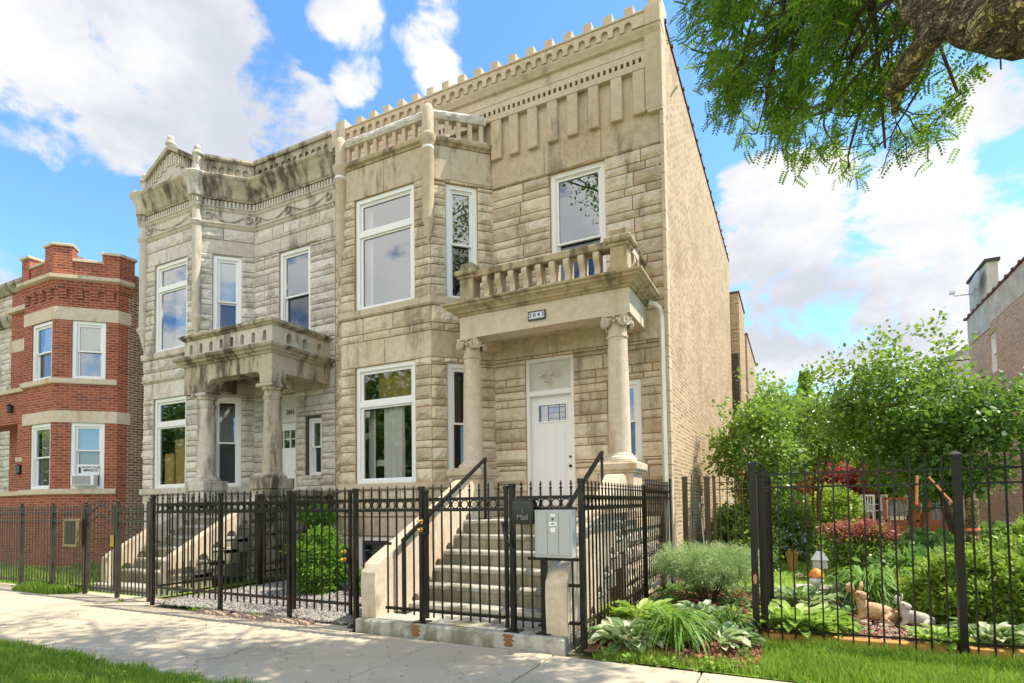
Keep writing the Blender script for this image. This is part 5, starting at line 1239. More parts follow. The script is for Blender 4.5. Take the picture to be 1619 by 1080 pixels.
post(F3, fm, X(-2.53), 1.59, .025, .134, plate=True); post(F3, fm, X(-1.80), 1.62, .026)
ring_panel(F3, fm, X(-2.48), X(-1.85), cuts=[(X(-2.2), X(-2.0), .98), (X(-2.0), X(-1.8), .05)], skip_bottom=[(X(-2.49), X(-2.18)), (X(-1.94), X(-1.84))], zb=.18)
m = MB().at(fm); m.box(X(-2.36), X(-1.84), -.014, .014, .845, .875); m.box(X(-1.94), X(-1.84), -.014, .014, .60, .63); m.box(X(-2.22), X(-2.17), -.02, .03, .146, 1.35); m.box(X(-2.27), X(-2.12), -.05, .06, .134, .146); m.build('mailbox_frame', IRON, F3)
F4 = thing('iron_fence', 'black ring-topped iron fence running back along the right side of the porch', 'fence', (-1.8, 7.3, 0))
fs = Fr(-1.81, 5.1, -1.81, 9.5)
ring_panel(F4, fs, .05, 2.50); post(F4, fs, 2.55, 1.62, .026); ring_panel(F4, fs, 2.6, 4.22, dz=.10); post(F4, fs, 4.28, 1.76, .026)
F5 = thing('iron_fence', 'black ring-topped iron fence running back between the grey steps and the gravel yard', 'fence', (-8.42, 7.0, 0))
fz_ = Fr(-8.43, 5.16, -8.43, 8.7)
ring_panel(F5, fz_, .05, 1.80); post(F5, fz_, 1.84, 1.62, .034); ring_panel(F5, fz_, 1.9, 3.45); post(F5, fz_, 3.5, 1.62, .034)
# mailboxes
B1 = thing('mailbox', 'small glossy black wall mailbox with raised Mail lettering hung on the fence', 'mailbox', (-2.34, 5.0, 1.2))
fb = Fr(-2.455, 5.05, -2.235, 5.05)
m = MB().at(fb); m.prism([(0, 1.20), (.22, 1.20), (.22, 1.40), (.20, 1.425), (.02, 1.425), (0, 1.40)], 0, .10); m.box(.012, .208, .10, .106, 1.212, 1.385, .003); m.build('box', BLACKP, B1)
m = MB().at(fb); m.box(-.015, .235, -.01, .125, 1.425, 1.437, .004); m.build('lid', BLACKP, B1)
EMB = mat('embossed_letters', (.16, .16, .16), .3)
text('Mail', .075, 'lettering', EMB, B1, facing(fb, .11, .108, 1.265), .002); text('1', .05, 'lettering', EMB, B1, facing(fb, .11, .108, 1.325), .002)
B2 = thing('mailbox', 'large grey metal mailbox cabinet with three tall doors on the fence', 'mailbox', (-2.03, 4.98, .88))
fc = Fr(-2.225, 5.07, -1.845, 5.07); wc = .38
m = MB().at(fc); m.box(0, wc, -.01, .11, .885, 1.335, .004); m.build('cabinet', GREYMET, B2)
for i in range(3):
    a = .02 + i * .114; m = MB().at(fc); m.box(a, a + .110, .11, .118, .91, 1.31, .003); dd_ = m.build('cabinet_door', GREYMET, B2)
    m = MB(); m.smooth = True; m.tube([fc.p(a + .012, .118, 1.12), fc.p(a + .012, .124, 1.12)], .007, 8); m.build('lock', BRASS, dd_)
m = MB().at(fc)
for a, c, z0_, z1_ in ((.165, .215, 1.272, 1.295), (.152, .228, 1.185, 1.222), (.165, .212, 1.125, 1.165)): m.box(a, c, .118, .1195, z0_, z1_)
lb = m.build('paper_label', WHITE, B2); m = MB().at(fc); m.box(.172, .208, .1195, .1202, 1.198, 1.209); m.build('label_print', ink, lb)
m = MB(); m.tube([fc.p(.19, .118, 1.248), fc.p(.19, .124, 1.248)], .010, 10); m.build('slot_lock', DARKM, B2)
# plain spear fence in front of the left houses
fl = Fr(-18.0, 5.62, -8.6, 5.28)
XL_ = lambda x: (x + 18.0) * 1.0007
def spear_panel(par, f, u0, u1, name='picket_panel', arch=0, z1=1.48):
    n = max(1, round((u1 - u0) / .105)); s = (u1 - u0) / n; m = MB()
    for i in range(n):
        u = u0 + s * (i + .5); t = (u - u0) / (u1 - u0); pickets(m, f, [u], .06, z1 + arch * math.sin(math.pi * t), .0075)
    m.at(f).box(u0, u1, -.014, .014, .10, .13)
    for z in (1.19, 1.34):
        if arch:
            pts = [f.p(u0 + (u1 - u0) * i / 14, 0, z + .13 * math.sin(math.pi * i / 14) ** 2 * (1.0)) for i in range(15)]; m.at(WD).tube(pts, .016, 5)
        else: m.at(f).box(u0, u1, -.014, .014, z, z + .028)
    return m.build(name, IRONW, par)
F6 = thing('iron_fence', 'weathered spear-topped iron fence in front of the red brick house at left', 'fence', (-13.0, 5.45, 0))
for x in (-17.0, -15.7, -14.3, -12.9, -11.72, -10.62): post(F6, fl, XL_(x), 1.47, .026, mt=IRONW, cap='ball')
for a, c in ((-16.96, -15.74), (-15.66, -14.34), (-14.26, -12.94), (-12.86, -11.76), (-11.68, -10.66)): spear_panel(F6, fl, XL_(a), XL_(c))
G3 = thing('iron_gate', 'weathered iron gate with an arched top rail in front of the grey steps', 'gate', (-10.1, 5.35, 0))
post(G3, fl, XL_(-10.55), 1.42, .018, .1, mt=IRONW); post(G3, fl, XL_(-9.72), 1.42, .018, .1, mt=IRONW); spear_panel(G3, fl, XL_(-10.52), XL_(-9.75), arch=.10)
m = MB().at(fl); m.box(XL_(-9.80), XL_(-9.70), -.03, .03, .80, .98); m.build('lock_box', BRASS, G3)
F7 = thing('iron_fence', 'narrow weathered spear fence panel between the arched gate and the ring-topped fence', 'fence', (-9.2, 5.3, 0))
post(F7, fl, XL_(-9.64), 1.47, .026, mt=IRONW, cap='ball'); post(F7, fl, XL_(-8.74), 1.50, .032, mt=IRONW, cap='ball'); spear_panel(F7, fl, XL_(-9.60), XL_(-8.78))
fk = Fr(-11.03, 5.32, -10.63, 5.31)
B3 = thing('mailbox', 'brass-framed mailbox cabinet with dark doors on the weathered fence at left', 'mailbox', (-11.0, 5.3, .9))
m = MB().at(fk); m.box(-.02, .40, 0, .09, .78, 1.24, .004); m.build('cabinet', mat('brass_frame', (.30, .24, .13), .4, metal=.6), B3)
for i in range(3): m = MB().at(fk); m.box(.03 + i * .115, .135 + i * .115, .09, .097, .82, 1.21, .003); m.build('cabinet_door', mat('brown_door', (.035, .027, .018), .6), B3)
# plain fence on the garden
fg = Fr(-0.37, 6.16, 6.0, 6.42)
F8 = thing('iron_fence', 'plain black iron fence with square pickets along the garden at right', 'fence', (1.3, 6.2, 0))
PL = IRON
post(F8, fg, 0, 1.76, .032, mt=PL, cap='pyr', label='corner post with a chipped paint patch'); post(F8, fg, 1.66, 1.78, .030, mt=PL, cap='pyr'); post(F8, fg, 3.4, 1.78, .045, mt=PL, cap='pyr')
for a, c in ((.045, 1.615), (1.705, 3.355), (3.445, 5.5)):
    n = round((c - a) / .119); s = (c - a) / n; m = MB(); pickets(m, fg, [a + s * (i + .5) for i in range(n)], -.01, 1.785, .007, 'plain')
    for z in (1.515, 1.645, .125): m.at(fg).box(a, c, -.010, .010, z, z + .017)
    m.build('picket_panel', PL, F8)
m = MB().at(fg); m.sph(fg.p(0, .032, .62), .02, 6, sx=.9, sy=.15, sz=2.6); m.build('paint_chip', mat('chipped_primer', (.45, .20, .10), .8), F8)
G4 = thing('iron_gate', 'plain black iron gate swung open edge-on behind the fence corner post', 'gate', (-.34, 6.8, 0))
fo = Fr(-.30, 6.24, -.265, 7.2)
post(G4, fo, .03, 1.68, .03, .1, mt=PL); post(G4, fo, .94, 1.66, .03, .12, mt=PL)
m = MB(); pickets(m, fo, [.13 + .115 * i for i in range(7)], .14, 1.72, .0085, 'plain')
for z in (1.49, 1.61, .16): m.at(fo).box(.03, .94, -.012, .012, z, z + .02)
m.build('picket_panel', PL, G4)
fy2 = Fr(-1.62, 9.72, .1, 9.72)
BRZ = mat('brown_iron', (.07, .045, .022), .45)  # even brown base colour of the cross fence
F9 = thing('iron_fence', 'low brown-black plain iron fence crossing behind the juniper beside the brick wall', 'fence', (-.8, 9.72, 0))
post(F9, fy2, 0, 1.80, .038, mt=BRZ); post(F9, fy2, .35, 1.79, .04, mt=BRZ, cap='pyr')
post(F9, fy2, .46, 1.80, .022, .1, mt=BRZ); post(F9, fy2, 1.10, 1.80, .04, mt=BRZ)
for a, c in ((.04, .31), (.49, 1.06)):
    m = MB(); n = round((c - a) / .117); s = (c - a) / n; pickets(m, fy2, [a + s * (i + .5) for i in range(n)], .05, 1.84, .0075, 'plain')
    for z in (1.575, 1.685, .15): m.at(fy2).box(a, c, -.009, .009, z, z + .015)
    m.build('picket_panel', BRZ, F9)
m = MB().at(fg); m.box(.05, 1.62, -.02, -.13, -.04, .085, .008); tag(m.build('timber_edging', WOODO), 'orange stained timber edging board under the garden fence left of the second post', 'edging board')
m = MB().at(fg); m.box(1.71, 3.36, -.02, -.13, -.04, .085, .008); tag(m.build('timber_edging', WOODO), 'orange stained timber edging board under the garden fence right of the second post', 'edging board')
# scalloped brick edging
EB = simple_noise('edging_brick', (.30, .20, .14), (.42, .32, .24), 12, .9)
nE = 0
for i in range(26):
    x = -7.2 + i * .085 * 1.0 if i < 7 else -6.52 + (i - 7) * .0 + (i - 7) * .075 * 0 + (i - 7) * .082
    if x > -5.15: break
    m = MB(); m.tube([(x, 4.97, .0), (x + .03, 5.06, .02)], .034, 8); o = m.build('edging_tile', EB); tag(o, 'small round-topped brown edging tile in the row between sidewalk and gravel', 'edging tile', 'edging tiles in front of the gravel')
# ---------------------------------------------------------------- plants
def bush(name, label, cat, c, rad, n, per, size, m, group=None, tv=LEAF, spread=.08, shell=.5, trunk=None, flat=0.0, up=.3, seed=None, core=None, zmin=.02, part='foliage', gap=0.0):
    t = thing(name, label, cat, (c[0], c[1], 0.0), group)
    crown(part, t, c, rad, n, per, size, m, flat, up, tv, spread, seed if seed is not None else random.uniform(0, 50), shell, zmin, gap)
    if trunk is not None:
        b = MB()
        for i in range(trunk):
            a = random.uniform(0, 6.28); b.tube([(c[0] + .05 * math.cos(a), c[1] + .05 * math.sin(a), 0), (c[0] + rad[0] * .3 * math.cos(a), c[1] + rad[1] * .3 * math.sin(a), c[2] * .6), (c[0] + rad[0] * .6 * math.cos(a), c[1] + rad[1] * .6 * math.sin(a), c[2] * 1.1)], .018, 5, r1=.006)
        b.build('stem', TWIGR if cat != 'shrub' else TWIG, t)
    return t
def grass(name, x0, x1, y0, y1, n, h0, h1, w, fn=None, z=0.0, m=None, label='green grass'):
    x = np.random.uniform(x0, x1, n); y = np.random.uniform(y0, y1, n)
    if fn is not None: k = np.array([fn(a, b) for a, b in zip(x, y)]); x, y = x[k], y[k]
    n = len(x); d = np.stack([np.random.normal(0, .35, n), np.random.normal(0, .35, n), np.ones(n)], 1)
    P = np.stack([x, y, np.full(n, z)], 1); R = rots(d)
    h = np.random.uniform(h0, h1, n) * np.array([0.75 + .5 * noise.noise((a * 2.2, b * 2.2, 0)) + .25 for a, b in zip(x, y)])
    tv = [(px * w / .05 * .05, py, pz) for px, py, pz in BLADE[0]]
    tv = [(px * w, py, pz) for px, py, pz in BLADE[0]]
    o = scatter(name, tv, BLADE[1], P, R, h, m or GRASSM, loc=((x0 + x1) / 2, (y0 + y1) / 2, 0)); tag(o, label, 'grass', kind='stuff'); return o
def edgeL(x, y): return y < 3.02 + .05 * noise.noise((x * 3, 0, 0)) and y > -.25 * x - .2 + 0 * x if False else y < 3.05 + .06 * noise.noise((x * 3, 0, 0))
grass('grass', -9.6, -2.5, 2.1, 3.12, 42000, .035, .10, .10, edgeL, -.01, label='tufted green grass of the parkway strip in the lower left corner')
grass('grass', -1.66, 3.0, 4.88, 6.16, 42000, .04, .11, .10, lambda x, y: (y < 6.14) and (y > 4.92 + .04 * noise.noise((x * 4, 1, 0))) and (x > -.45 or y < 5.12 + .1 * noise.noise((x * 3, 2, 0))), 0.0, label='green grass strip between the sidewalk and the garden fence')
grass('grass', -1.3, 3.0, 10.0, 26, 16000, .04, .09, .18, None, .04, label='mown green lawn path running back through the garden')
grass('grass', -15.4, -10.9, 5.6, 8.3, 9000, .05, .22, .14, lambda x, y: noise.noise((x * .9, y * .9, 1)) > -.15, -.01, label='patchy grass and weeds inside the left fence')
grass('grass', -12.6, -10.7, 5.05, 5.45, 3000, .05, .18, .12, lambda x, y: abs(x + 11.7) < 1.0 * (1 - (5.45 - y)), -.01, label='tuft of grass growing out under the left fence onto the sidewalk')
grass('grass', -9.2, -5.2, 4.98, 5.12, 500, .03, .09, .2, lambda x, y: noise.noise((x * 2, 0, 4)) > .1, 0, label='small weeds in the joint below the gravel yard fence')
# gravel
def gravel(name, x0, x1, y0, y1, n, s0, s1, z, cols, label, fn=None):
    x = np.random.uniform(x0, x1, n); y = np.random.uniform(y0, y1, n)
    if fn: k = np.array([fn(a, b) for a, b in zip(x, y)]); x, y = x[k], y[k]; n = len(x)
    tv = [(0, 0, .5), (.5, .1, .05), (.1, .5, 0), (-.5, .05, .1), (-.05, -.5, 0), (0, 0, -.4)]
    tf = [(0, 1, 2), (0, 2, 3), (0, 3, 4), (0, 4, 1), (5, 2, 1), (5, 3, 2), (5, 4, 3), (5, 1, 4)]
    P = np.stack([x, y, np.full(n, z) + np.random.uniform(0, .02, n)], 1)
    mt = mat(name + '_mat', (.5, .5, .5), .85, lambda t, b: t.links.new(ramp(t, island(t), cols), b.inputs['Base Color']))
    o = scatter(name, tv, tf, P, rots(rand_dirs(n)), np.random.uniform(s0, s1, n), mt, loc=((x0 + x1) / 2, (y0 + y1) / 2, 0)); tag(o, label, 'gravel', kind='stuff')
struct_g = sheet('gravel_bed', -8.4, -4.5, 5.16, 8.7, 0.015, simple_noise('gravel_base', (.10, .095, .09), (.2, .19, .18), 30, .9, .8, .02))
gravel('gravel', -8.38, -4.52, 5.12, 8.4, 30000, .025, .055, .02, [(0, (.09, .085, .08)), (.4, (.22, .215, .20)), (.8, (.38, .36, .33)), (1, (.34, .24, .18))], 'grey and white gravel covering the yard behind the ring-topped fence')
gravel('pebbles', -.2, 2.6, 6.3, 7.5, 9000, .012, .03, .035, [(0, (.28, .20, .16)), (.5, (.50, .40, .33)), (1, (.62, .55, .48))], 'pinkish pebbles on the garden bed around the fawn figures', lambda x, y: noise.noise((x, y, 2)) > -.35)
gravel('mulch_chips', -1.75, 4.0, 5.1, 9.5, 16000, .02, .06, .04, [(0, (.10, .03, .02)), (.5, (.26, .09, .05)), (1, (.38, .18, .11))], 'reddish bark mulch chips on the garden beds', lambda x, y: x < -.3 or y > 6.3)
# broad-leaved rosettes
HL = []
for i in range(6):
    t = i / 5; w = .30 * math.sin(math.pi * min(1, t * .92 + .06)) ** .8 * (1 if t < .98 else 0.05); HL.append((t, w))
def hosta_tv(droop=.55):
    v = []; f = []
    for t, w in HL:
        z = .45 * t - droop * t * t * 1.1
        for s, k in ((-1, .06), (-.5, 0), (0, -.03), (.5, 0), (1, .06)): v.append((s * w * .85, t, z + k * 1.6 * (1 - abs(t - .5)) + .02 * math.sin(t * 14) * s))
    for i in range(5):
        for j in range(4): a = i * 5 + j; f.append((a, a + 1, a + 6, a + 5))
    return v, f
HT = hosta_tv()
def hosta(c, r, n, m, label, group='hostas along the garden fence'):
    n = int(n * 1.7)
    t = thing('hosta', label, 'plant', c, group)
    a = np.random.uniform(0, 2 * np.pi, n); rr = r * np.sqrt(np.random.uniform(0.0, .55, n))
    n = n if True else n
    P = np.stack([c[0] + rr * np.cos(a), c[1] + rr * np.sin(a), c[2] + .05 + .32 * r * np.random.uniform(.1, 1, n) * (1.2 - rr / r)], 1)
    el = np.random.uniform(.05, .75, n); d = np.stack([np.cos(a), np.sin(a), el], 1) + np.random.normal(0, .18, (n, 3))
    R = rots(d, np.tile([[0, 0, 1.0]], (n, 1)))
    scatter('leaves', HT[0], HT[1], P, R, r * np.random.uniform(.30, .62, n), m, t); return t
def daylily(c, r, n, label, m=None, w=.05, group='daylily clumps', name='daylily'):
    t = thing(name, label, 'plant', c, group)
    v = []; f = []
    for i in range(6):
        q = i / 5; y = .72 * q + .15 * math.sin(q * 2); z = 1.15 * q - 1.25 * q * q * q; ww = w * .5 * (1 - q ** 3)
        v += [(-ww, y, z), (ww, y, z)]
    for i in range(5): f.append((2 * i, 2 * i + 1, 2 * i + 3, 2 * i + 2))
    a = np.random.uniform(0, 2 * np.pi, n); d = np.stack([np.cos(a), np.sin(a), np.random.uniform(-.1, .9, n)], 1)
    P = np.array(c) + np.stack([np.cos(a), np.sin(a), np.zeros(n)], 1) * np.random.uniform(0, .12 * r, (n, 1))
    R = rots(d, np.tile([[0, 0, 1.0]], (n, 1)) + np.random.normal(0, .15, (n, 3)))
    # keep local Z up-ish: x = y x z
    scatter('leaves', v, f, P, R, r * np.random.uniform(.6, 1.15, n), m or DAYL, t); return t
hosta((-1.45, 5.38, .03), .36, 70, HOSTAV, 'narrow cream-striped hosta at the foot of the fence corner post')
hosta((-.68, 5.62, .03), .34, 55, HOSTAV, 'cream-edged hosta left of the garden corner post')
hosta((-.95, 6.6, .05), .34, 50, HOSTAV, 'striped hosta half hidden under the juniper')
hosta((-.02, 6.55, .05), .42, 80, HOSTA, 'large lime green hosta spilling over the timber right of the corner post')
hosta((.22, 6.62, .05), .30, 60, HOSTA, 'lime green hosta just left of the fawn figures')
hosta((.02, 7.9, .06), .42, 70, HOSTAV, 'green and cream hosta in front of the mushroom ornament')
hosta((1.14, 6.42, .04), .24, 50, HOSTA, 'small lime hosta at the timber left of the second fence post')
hosta((1.58, 6.62, .04), .32, 50, HOSTAV, 'white-edged hosta at the timber right of the second fence post')
hosta((2.15, 6.62, .04), .30, 45, HOSTA, 'hosta at the lower right corner behind the fence')
hosta((-1.58, 6.35, .05), .42, 45, HOSTA, 'broad-leaved bright green plant standing beside the side fence')
hosta((-1.15, 9.0, .06), .32, 45, HOSTAV, 'variegated hosta near the brown fence behind the juniper')
daylily((-1.02, 5.42, .03), .52, 190, 'big arching daylily clump by the sidewalk, nearest the camera')
daylily((-.62, 6.2, .03), .40, 90, 'smaller daylily clump just left of the corner post')
daylily((.75, 8.2, .1), .62, 230, 'tall daylily clump behind the larger fawn')
daylily((1.15, 8.9, .1), .60, 170, 'daylily clump behind the smaller fawn')
daylily((2.3, 9.0, .1), .55, 140, 'daylily clump beside the tree stump')
# ground cover and weeds between the plants, litter on the pavement
def cover(name, x0, x1, y0, y1, n, s, m, label, fn=None, z=.05, cat='weeds', zz=.10, tv=LEAF):
    x = np.random.uniform(x0, x1, n); y = np.random.uniform(y0, y1, n); k = np.array([fn(a, b) for a, b in zip(x, y)]) if fn else np.ones(n, bool); x, y = x[k], y[k]; n = len(x)
    d = rand_dirs(n); d[:, 2] = np.abs(d[:, 2]) * .5
    o = scatter(name, tv[0], tv[1], np.stack([x, y, z + np.random.uniform(0, zz, n)], 1), rots(d, np.tile([[0, 0, 1.0]], (n, 1)) + np.random.normal(0, .3, (n, 3))), s * np.random.uniform(.5, 1.2, n), m, loc=((x0 + x1) / 2, (y0 + y1) / 2, 0)); tag(o, label, cat, kind='stuff')
cover('ground_cover', -1.75, -.4, 5.2, 9.6, 5200, .06, PAC, 'low leafy ground cover and weeds between the plants of the left bed', lambda x, y: noise.noise((x * 2.2, y * 2.2, 7)) > .02)
cover('ground_cover', -.25, 4.0, 6.3, 12, 12000, .07, PAC, 'low leafy ground cover and weeds in the garden right of the corner post', lambda x, y: noise.noise((x * 1.6, y * 1.6, 3)) > (.12 if y < 7.6 else -.15) and not (x < .55 and y > 9.4) and not (x < .12 and y > 8.4))
cover('leaf_litter', -9, 1.6, 3.1, 4.9, 420, .028, simple_noise('dry_leaf', (.22, .12, .05), (.40, .26, .12), 9, .9, 0), 'bits of dry leaf scattered on the sidewalk', z=.004, zz=.004, cat='leaf litter', tv=LEAFS)
cover('weeds', -1.6, -.3, 4.9, 5.15, 500, .05, HOSTA, 'ragged weeds along the edge of the bed and sidewalk', lambda x, y: noise.noise((x * 4, y * 3, 9)) > 0, z=.0, zz=.06)
cover('clover', -9.4, -3, 2.1, 3.0, 2600, .022, HOSTA, 'clover leaves mixed in the parkway grass', lambda x, y: noise.noise((x * 2, y * 2, 5)) > .1, z=.02, zz=.03)
# evergreen shrubs
bush('juniper', 'grey-green spreading juniper with a bare reddish stem beside the fence', 'shrub', (-1.05, 8.0, .56), (.72, .72, .24), 420, 70, .075, JUNI, tv=NEED, spread=.05, shell=.15, trunk=6, seed=3, zmin=.36)
bush('yew', 'wide golden-green yew bush behind the second garden fence post', 'shrub', (2.02, 7.75, .36), (.86, .62, .48), 800, 60, .06, YEW, tv=LEAFS, spread=.05, shell=.45, trunk=4, seed=8)
bush('thuja', 'bright green rounded cone thuja in the gravel yard', 'shrub', (-6.78, 6.75, .46), (.40, .40, .52), 420, 45, .055, THUJ, tv=LEAFS, spread=.045, shell=.35, seed=4)
bush('thuja', 'low bright green thuja behind the gate left of the kerb block', 'shrub', (-5.75, 6.95, .22), (.36, .3, .24), 180, 45, .055, THUJ, tv=LEAFS, spread=.045, shell=.35, seed=14)
tp_ = bush('topiary_shrub', 'two-tiered pompom shrub against the mossy stone wall', 'shrub', (-8.15, 7.9, .62), (.26, .26, .2), 110, 40, .055, THUJ, tv=LEAFS, spread=.04, shell=.3, seed=21)
crown('foliage', tp_, (-7.95, 7.9, 1.22), (.34, .3, .18), 150, 40, .055, THUJ, 0, .3, LEAFS, .04, 22, .3)
b = MB(); b.tube([(-8.1, 7.9, 0), (-8.05, 7.9, .6), (-7.95, 7.9, 1.25)], .02, 6); b.build('stem', TWIG, tp_)
bush('privet_hedge', 'rounded light green hedge beside the brick wall behind the brown fence', 'hedge', (-.95, 12.0, .62), (.62, .6, .62), 420, 40, .07, LILAC, spread=.07, shell=.5, seed=31)
bush('barberry_hedge', 'clipped hedge with pink-red new leaves left of the lawn edge', 'hedge', (1.0, 11.2, .45), (.50, .45, .50), 320, 40, .055, LILAC, tv=LEAFS, spread=.07, shell=.5, seed=33)
crown('pink_growth', bpy.data.objects['barberry_hedge'], (1.0, 11.15, .86), (.52, .42, .14), 130, 40, .055, PINKL, 0, .3, LEAFS, .06, 34, .1)
for i, (x, y, r, lab) in enumerate(((1.95, 12.3, .62, 'broad shade-plant mound right of the pink hedge'), (2.6, 11.0, .62, 'dark leafy mound in front of the lilac trunks'), (1.7, 10.3, .45, 'low leafy mound between hedge and daylilies'), (3.3, 12.6, .7, 'leafy mound behind the stump'))):
    bush('shade_plant', lab, 'plant', (x, y, r * .5), (r, r, r * .62), 170, 28, .13, PAC, 'leafy mounds under the lilac', spread=.09, shell=.4, seed=40 + i)
bush('pine_shrub', 'small round evergreen in front of the dark planter at the right wall', 'shrub', (3.25, 10.9, .62), (.42, .4, .42), 240, 40, .06, YEW, tv=LEAFS, spread=.05, shell=.4, seed=50)
bush('dwarf_evergreen', 'small tiered evergreen beside the red maple', 'shrub', (1.0, 19.0, 1.0), (.75, .6, .75), 220, 30, .11, YEW, tv=LEAFS, spread=.1, shell=.4, seed=52, trunk=3)
bush('rose_bush', 'leafy bush with a few red blooms beside the lawn', 'shrub', (-.25, 14.5, .7), (.7, .9, .75), 320, 34, .09, LILAC, spread=.1, shell=.4, seed=53)
crown('red_bloom', bpy.data.objects['rose_bush'], (-.2, 14.3, .95), (.6, .7, .5), 26, 5, .05, mat('rose_petal', (.5, .03, .05), .5), 0, .3, LEAF, .03, 60, .5)
crown('pale_bloom', bpy.data.objects['rose_bush'], (-.1, 13.6, .55), (.35, .4, .35), 40, 6, .045, mat('lilac_petal', (.55, .55, .70), .5), 0, .3, LEAF, .03, 61, .3)
# trees
def tree(name, label, base, ctr, rad, n, per, size, leaf, group=None, trunkr=.08, seed=1, lim=9, tv=LEAF, bark=None, spread=.2, shell=.3, multi=1, gap=0.0):
    t = thing(name, label, 'tree', base, group)
    b = MB()
    for k in range(multi):
        base_ = Vector(base) + Vector((random.uniform(-.15, .15), random.uniform(-.15, .15), 0)) * (multi > 1)
        topv = Vector(ctr) + Vector((random.uniform(-.5, .5) * rad[0], random.uniform(-.4, .4) * rad[1], -.1 * rad[2]))
        mid = (base_ + topv) / 2 + Vector((random.uniform(-.15, .15), random.uniform(-.15, .15), 0)) * rad[0]
        b.tube([base_, (base_ * 2 + mid) / 3 , mid, (mid + topv) / 2, topv], trunkr, 8, r1=trunkr * .4, cap=False)
        for i in range(lim):
            s = mid.lerp(topv, random.random()); d = Vector((random.gauss(0, 1) * rad[0], random.gauss(0, 1) * rad[1], random.gauss(.35, .5) * rad[2])); e = Vector(ctr) + d.normalized() * 1.0 * min(rad) * random.uniform(.5, .95) if False else s + d * .42
            b.tube([s, s.lerp(e, .5) + Vector((0, 0, .12)), e], trunkr * .32, 5, r1=trunkr * .08, cap=False)
    b.build('trunk', bark or TWIG, t)
    crown('crown', t, ctr, rad, n, per, size, leaf, .1, .3, tv, spread, seed, shell, None, gap)
    return t
tree('lilac_tree', 'slender lilac tree with russet stems against the long brick wall', (-.62, 12.4, 0), (-.66, 12.4, 2.45), (.78, .9, 1.12), 330, 26, .085, LILAC, None, .035, 5, 6, bark=TWIGR, spread=.13, multi=4, gap=.22)
tree('lilac_tree', 'small lilac tree filling the gap above the lawn path', (.5, 15.5, 0), (.35, 15.5, 2.95), (1.0, .9, 1.05), 260, 26, .085, LILAC, None, .04, 6, 6, bark=TWIGR, spread=.16, multi=3, gap=.25)
tree('lilac_tree', 'tallest leafy lilac tree in the middle of the garden', (2.2, 14.0, 0), (2.0, 14.0, 3.25), (1.5, 1.2, 1.4), 450, 26, .098, LILAC, None, .05, 7, 9, bark=TWIGR, spread=.15, multi=4, gap=.10)
tree('shrub_tree', 'darker broad-leaved tree in front of the right brick building', (2.75, 12.8, 0), (2.55, 12.8, 2.4), (.8, .9, 1.0), 240, 28, .10, LILACD, None, .055, 9, 8, bark=TWIG, spread=.17, multi=3, gap=.12)
crown('crown', bpy.data.objects['shrub_tree'], (3.35, 12.2, 2.75), (.85, .8, .65), 85, 24, .11, LILACD, .1, .3, LEAF, .16, 91, .2)
tree('red_maple', 'small red-leaved maple beside the wooden deck', (1.2, 24.5, 0), (1.35, 24.5, 1.9), (1.15, 1.0, .8), 240, 26, .12, MAPLE, None, .04, 11, 6, spread=.16, tv=LEAF)
for i, (x, y, z, rx_, rz_, lf, lab) in enumerate(((-.9, 42, 6.2, 3.0, 3.0, FARL, 'pale green tree far behind the house wings'), (2.4, 46, 5.6, 3.4, 3.2, FARL, 'far tree behind the lilac top, left of centre'),
        (5.0, 48, 4.4, 3.0, 3.4, FARL, 'far dark tree hidden behind the shrubs at right'), (.8, 36, 3.6, 2.2, 2.6, LILAC, 'mid-distance tree over the deck canopy'), (3.3, 30, 3.6, 1.7, 2.2, LILAC, 'tree beyond the tree stump'), (-1.0, 30.5, 2.6, 1.2, 1.8, LILAC, 'small tree at the end of the long brick wall'), (9.5, 60, 5, 5, 4, FARL, 'farthest tree at the right behind the brick building'))):
    tree('background_tree', lab, (x, y, 0), (x, y, z), (rx_, rx_ * .8, rz_), 330, 26, .26, lf, 'trees at the back of the lots', .16, 20 + i, 7, spread=.38, shell=.2)
sp_ = thing('conifer', 'pointed conifer tip rising behind the pale green tree', 'tree', (1.0, 50, 0))
b = MB(); b.tube([(1.0, 50, 0), (1.0, 50, 11.3)], .15, 6, r1=.02); b.build('trunk', TWIG, sp_)
n = 2600; t_ = np.random.uniform(0, 1, n) ** .7; a_ = np.random.uniform(0, 6.28, n); rr_ = 1.7 * (1 - t_) * np.random.uniform(.3, 1, n)
P = np.stack([1.0 + rr_ * np.cos(a_), 50 + rr_ * np.sin(a_), 4 + 7.3 * t_], 1); d_ = np.stack([np.cos(a_), np.sin(a_), np.random.uniform(0, .6, n)], 1)
scatter('crown', LEAFS[0], LEAFS[1], P, rots(d_), np.random.uniform(.25, .5, n), YEW, sp_)
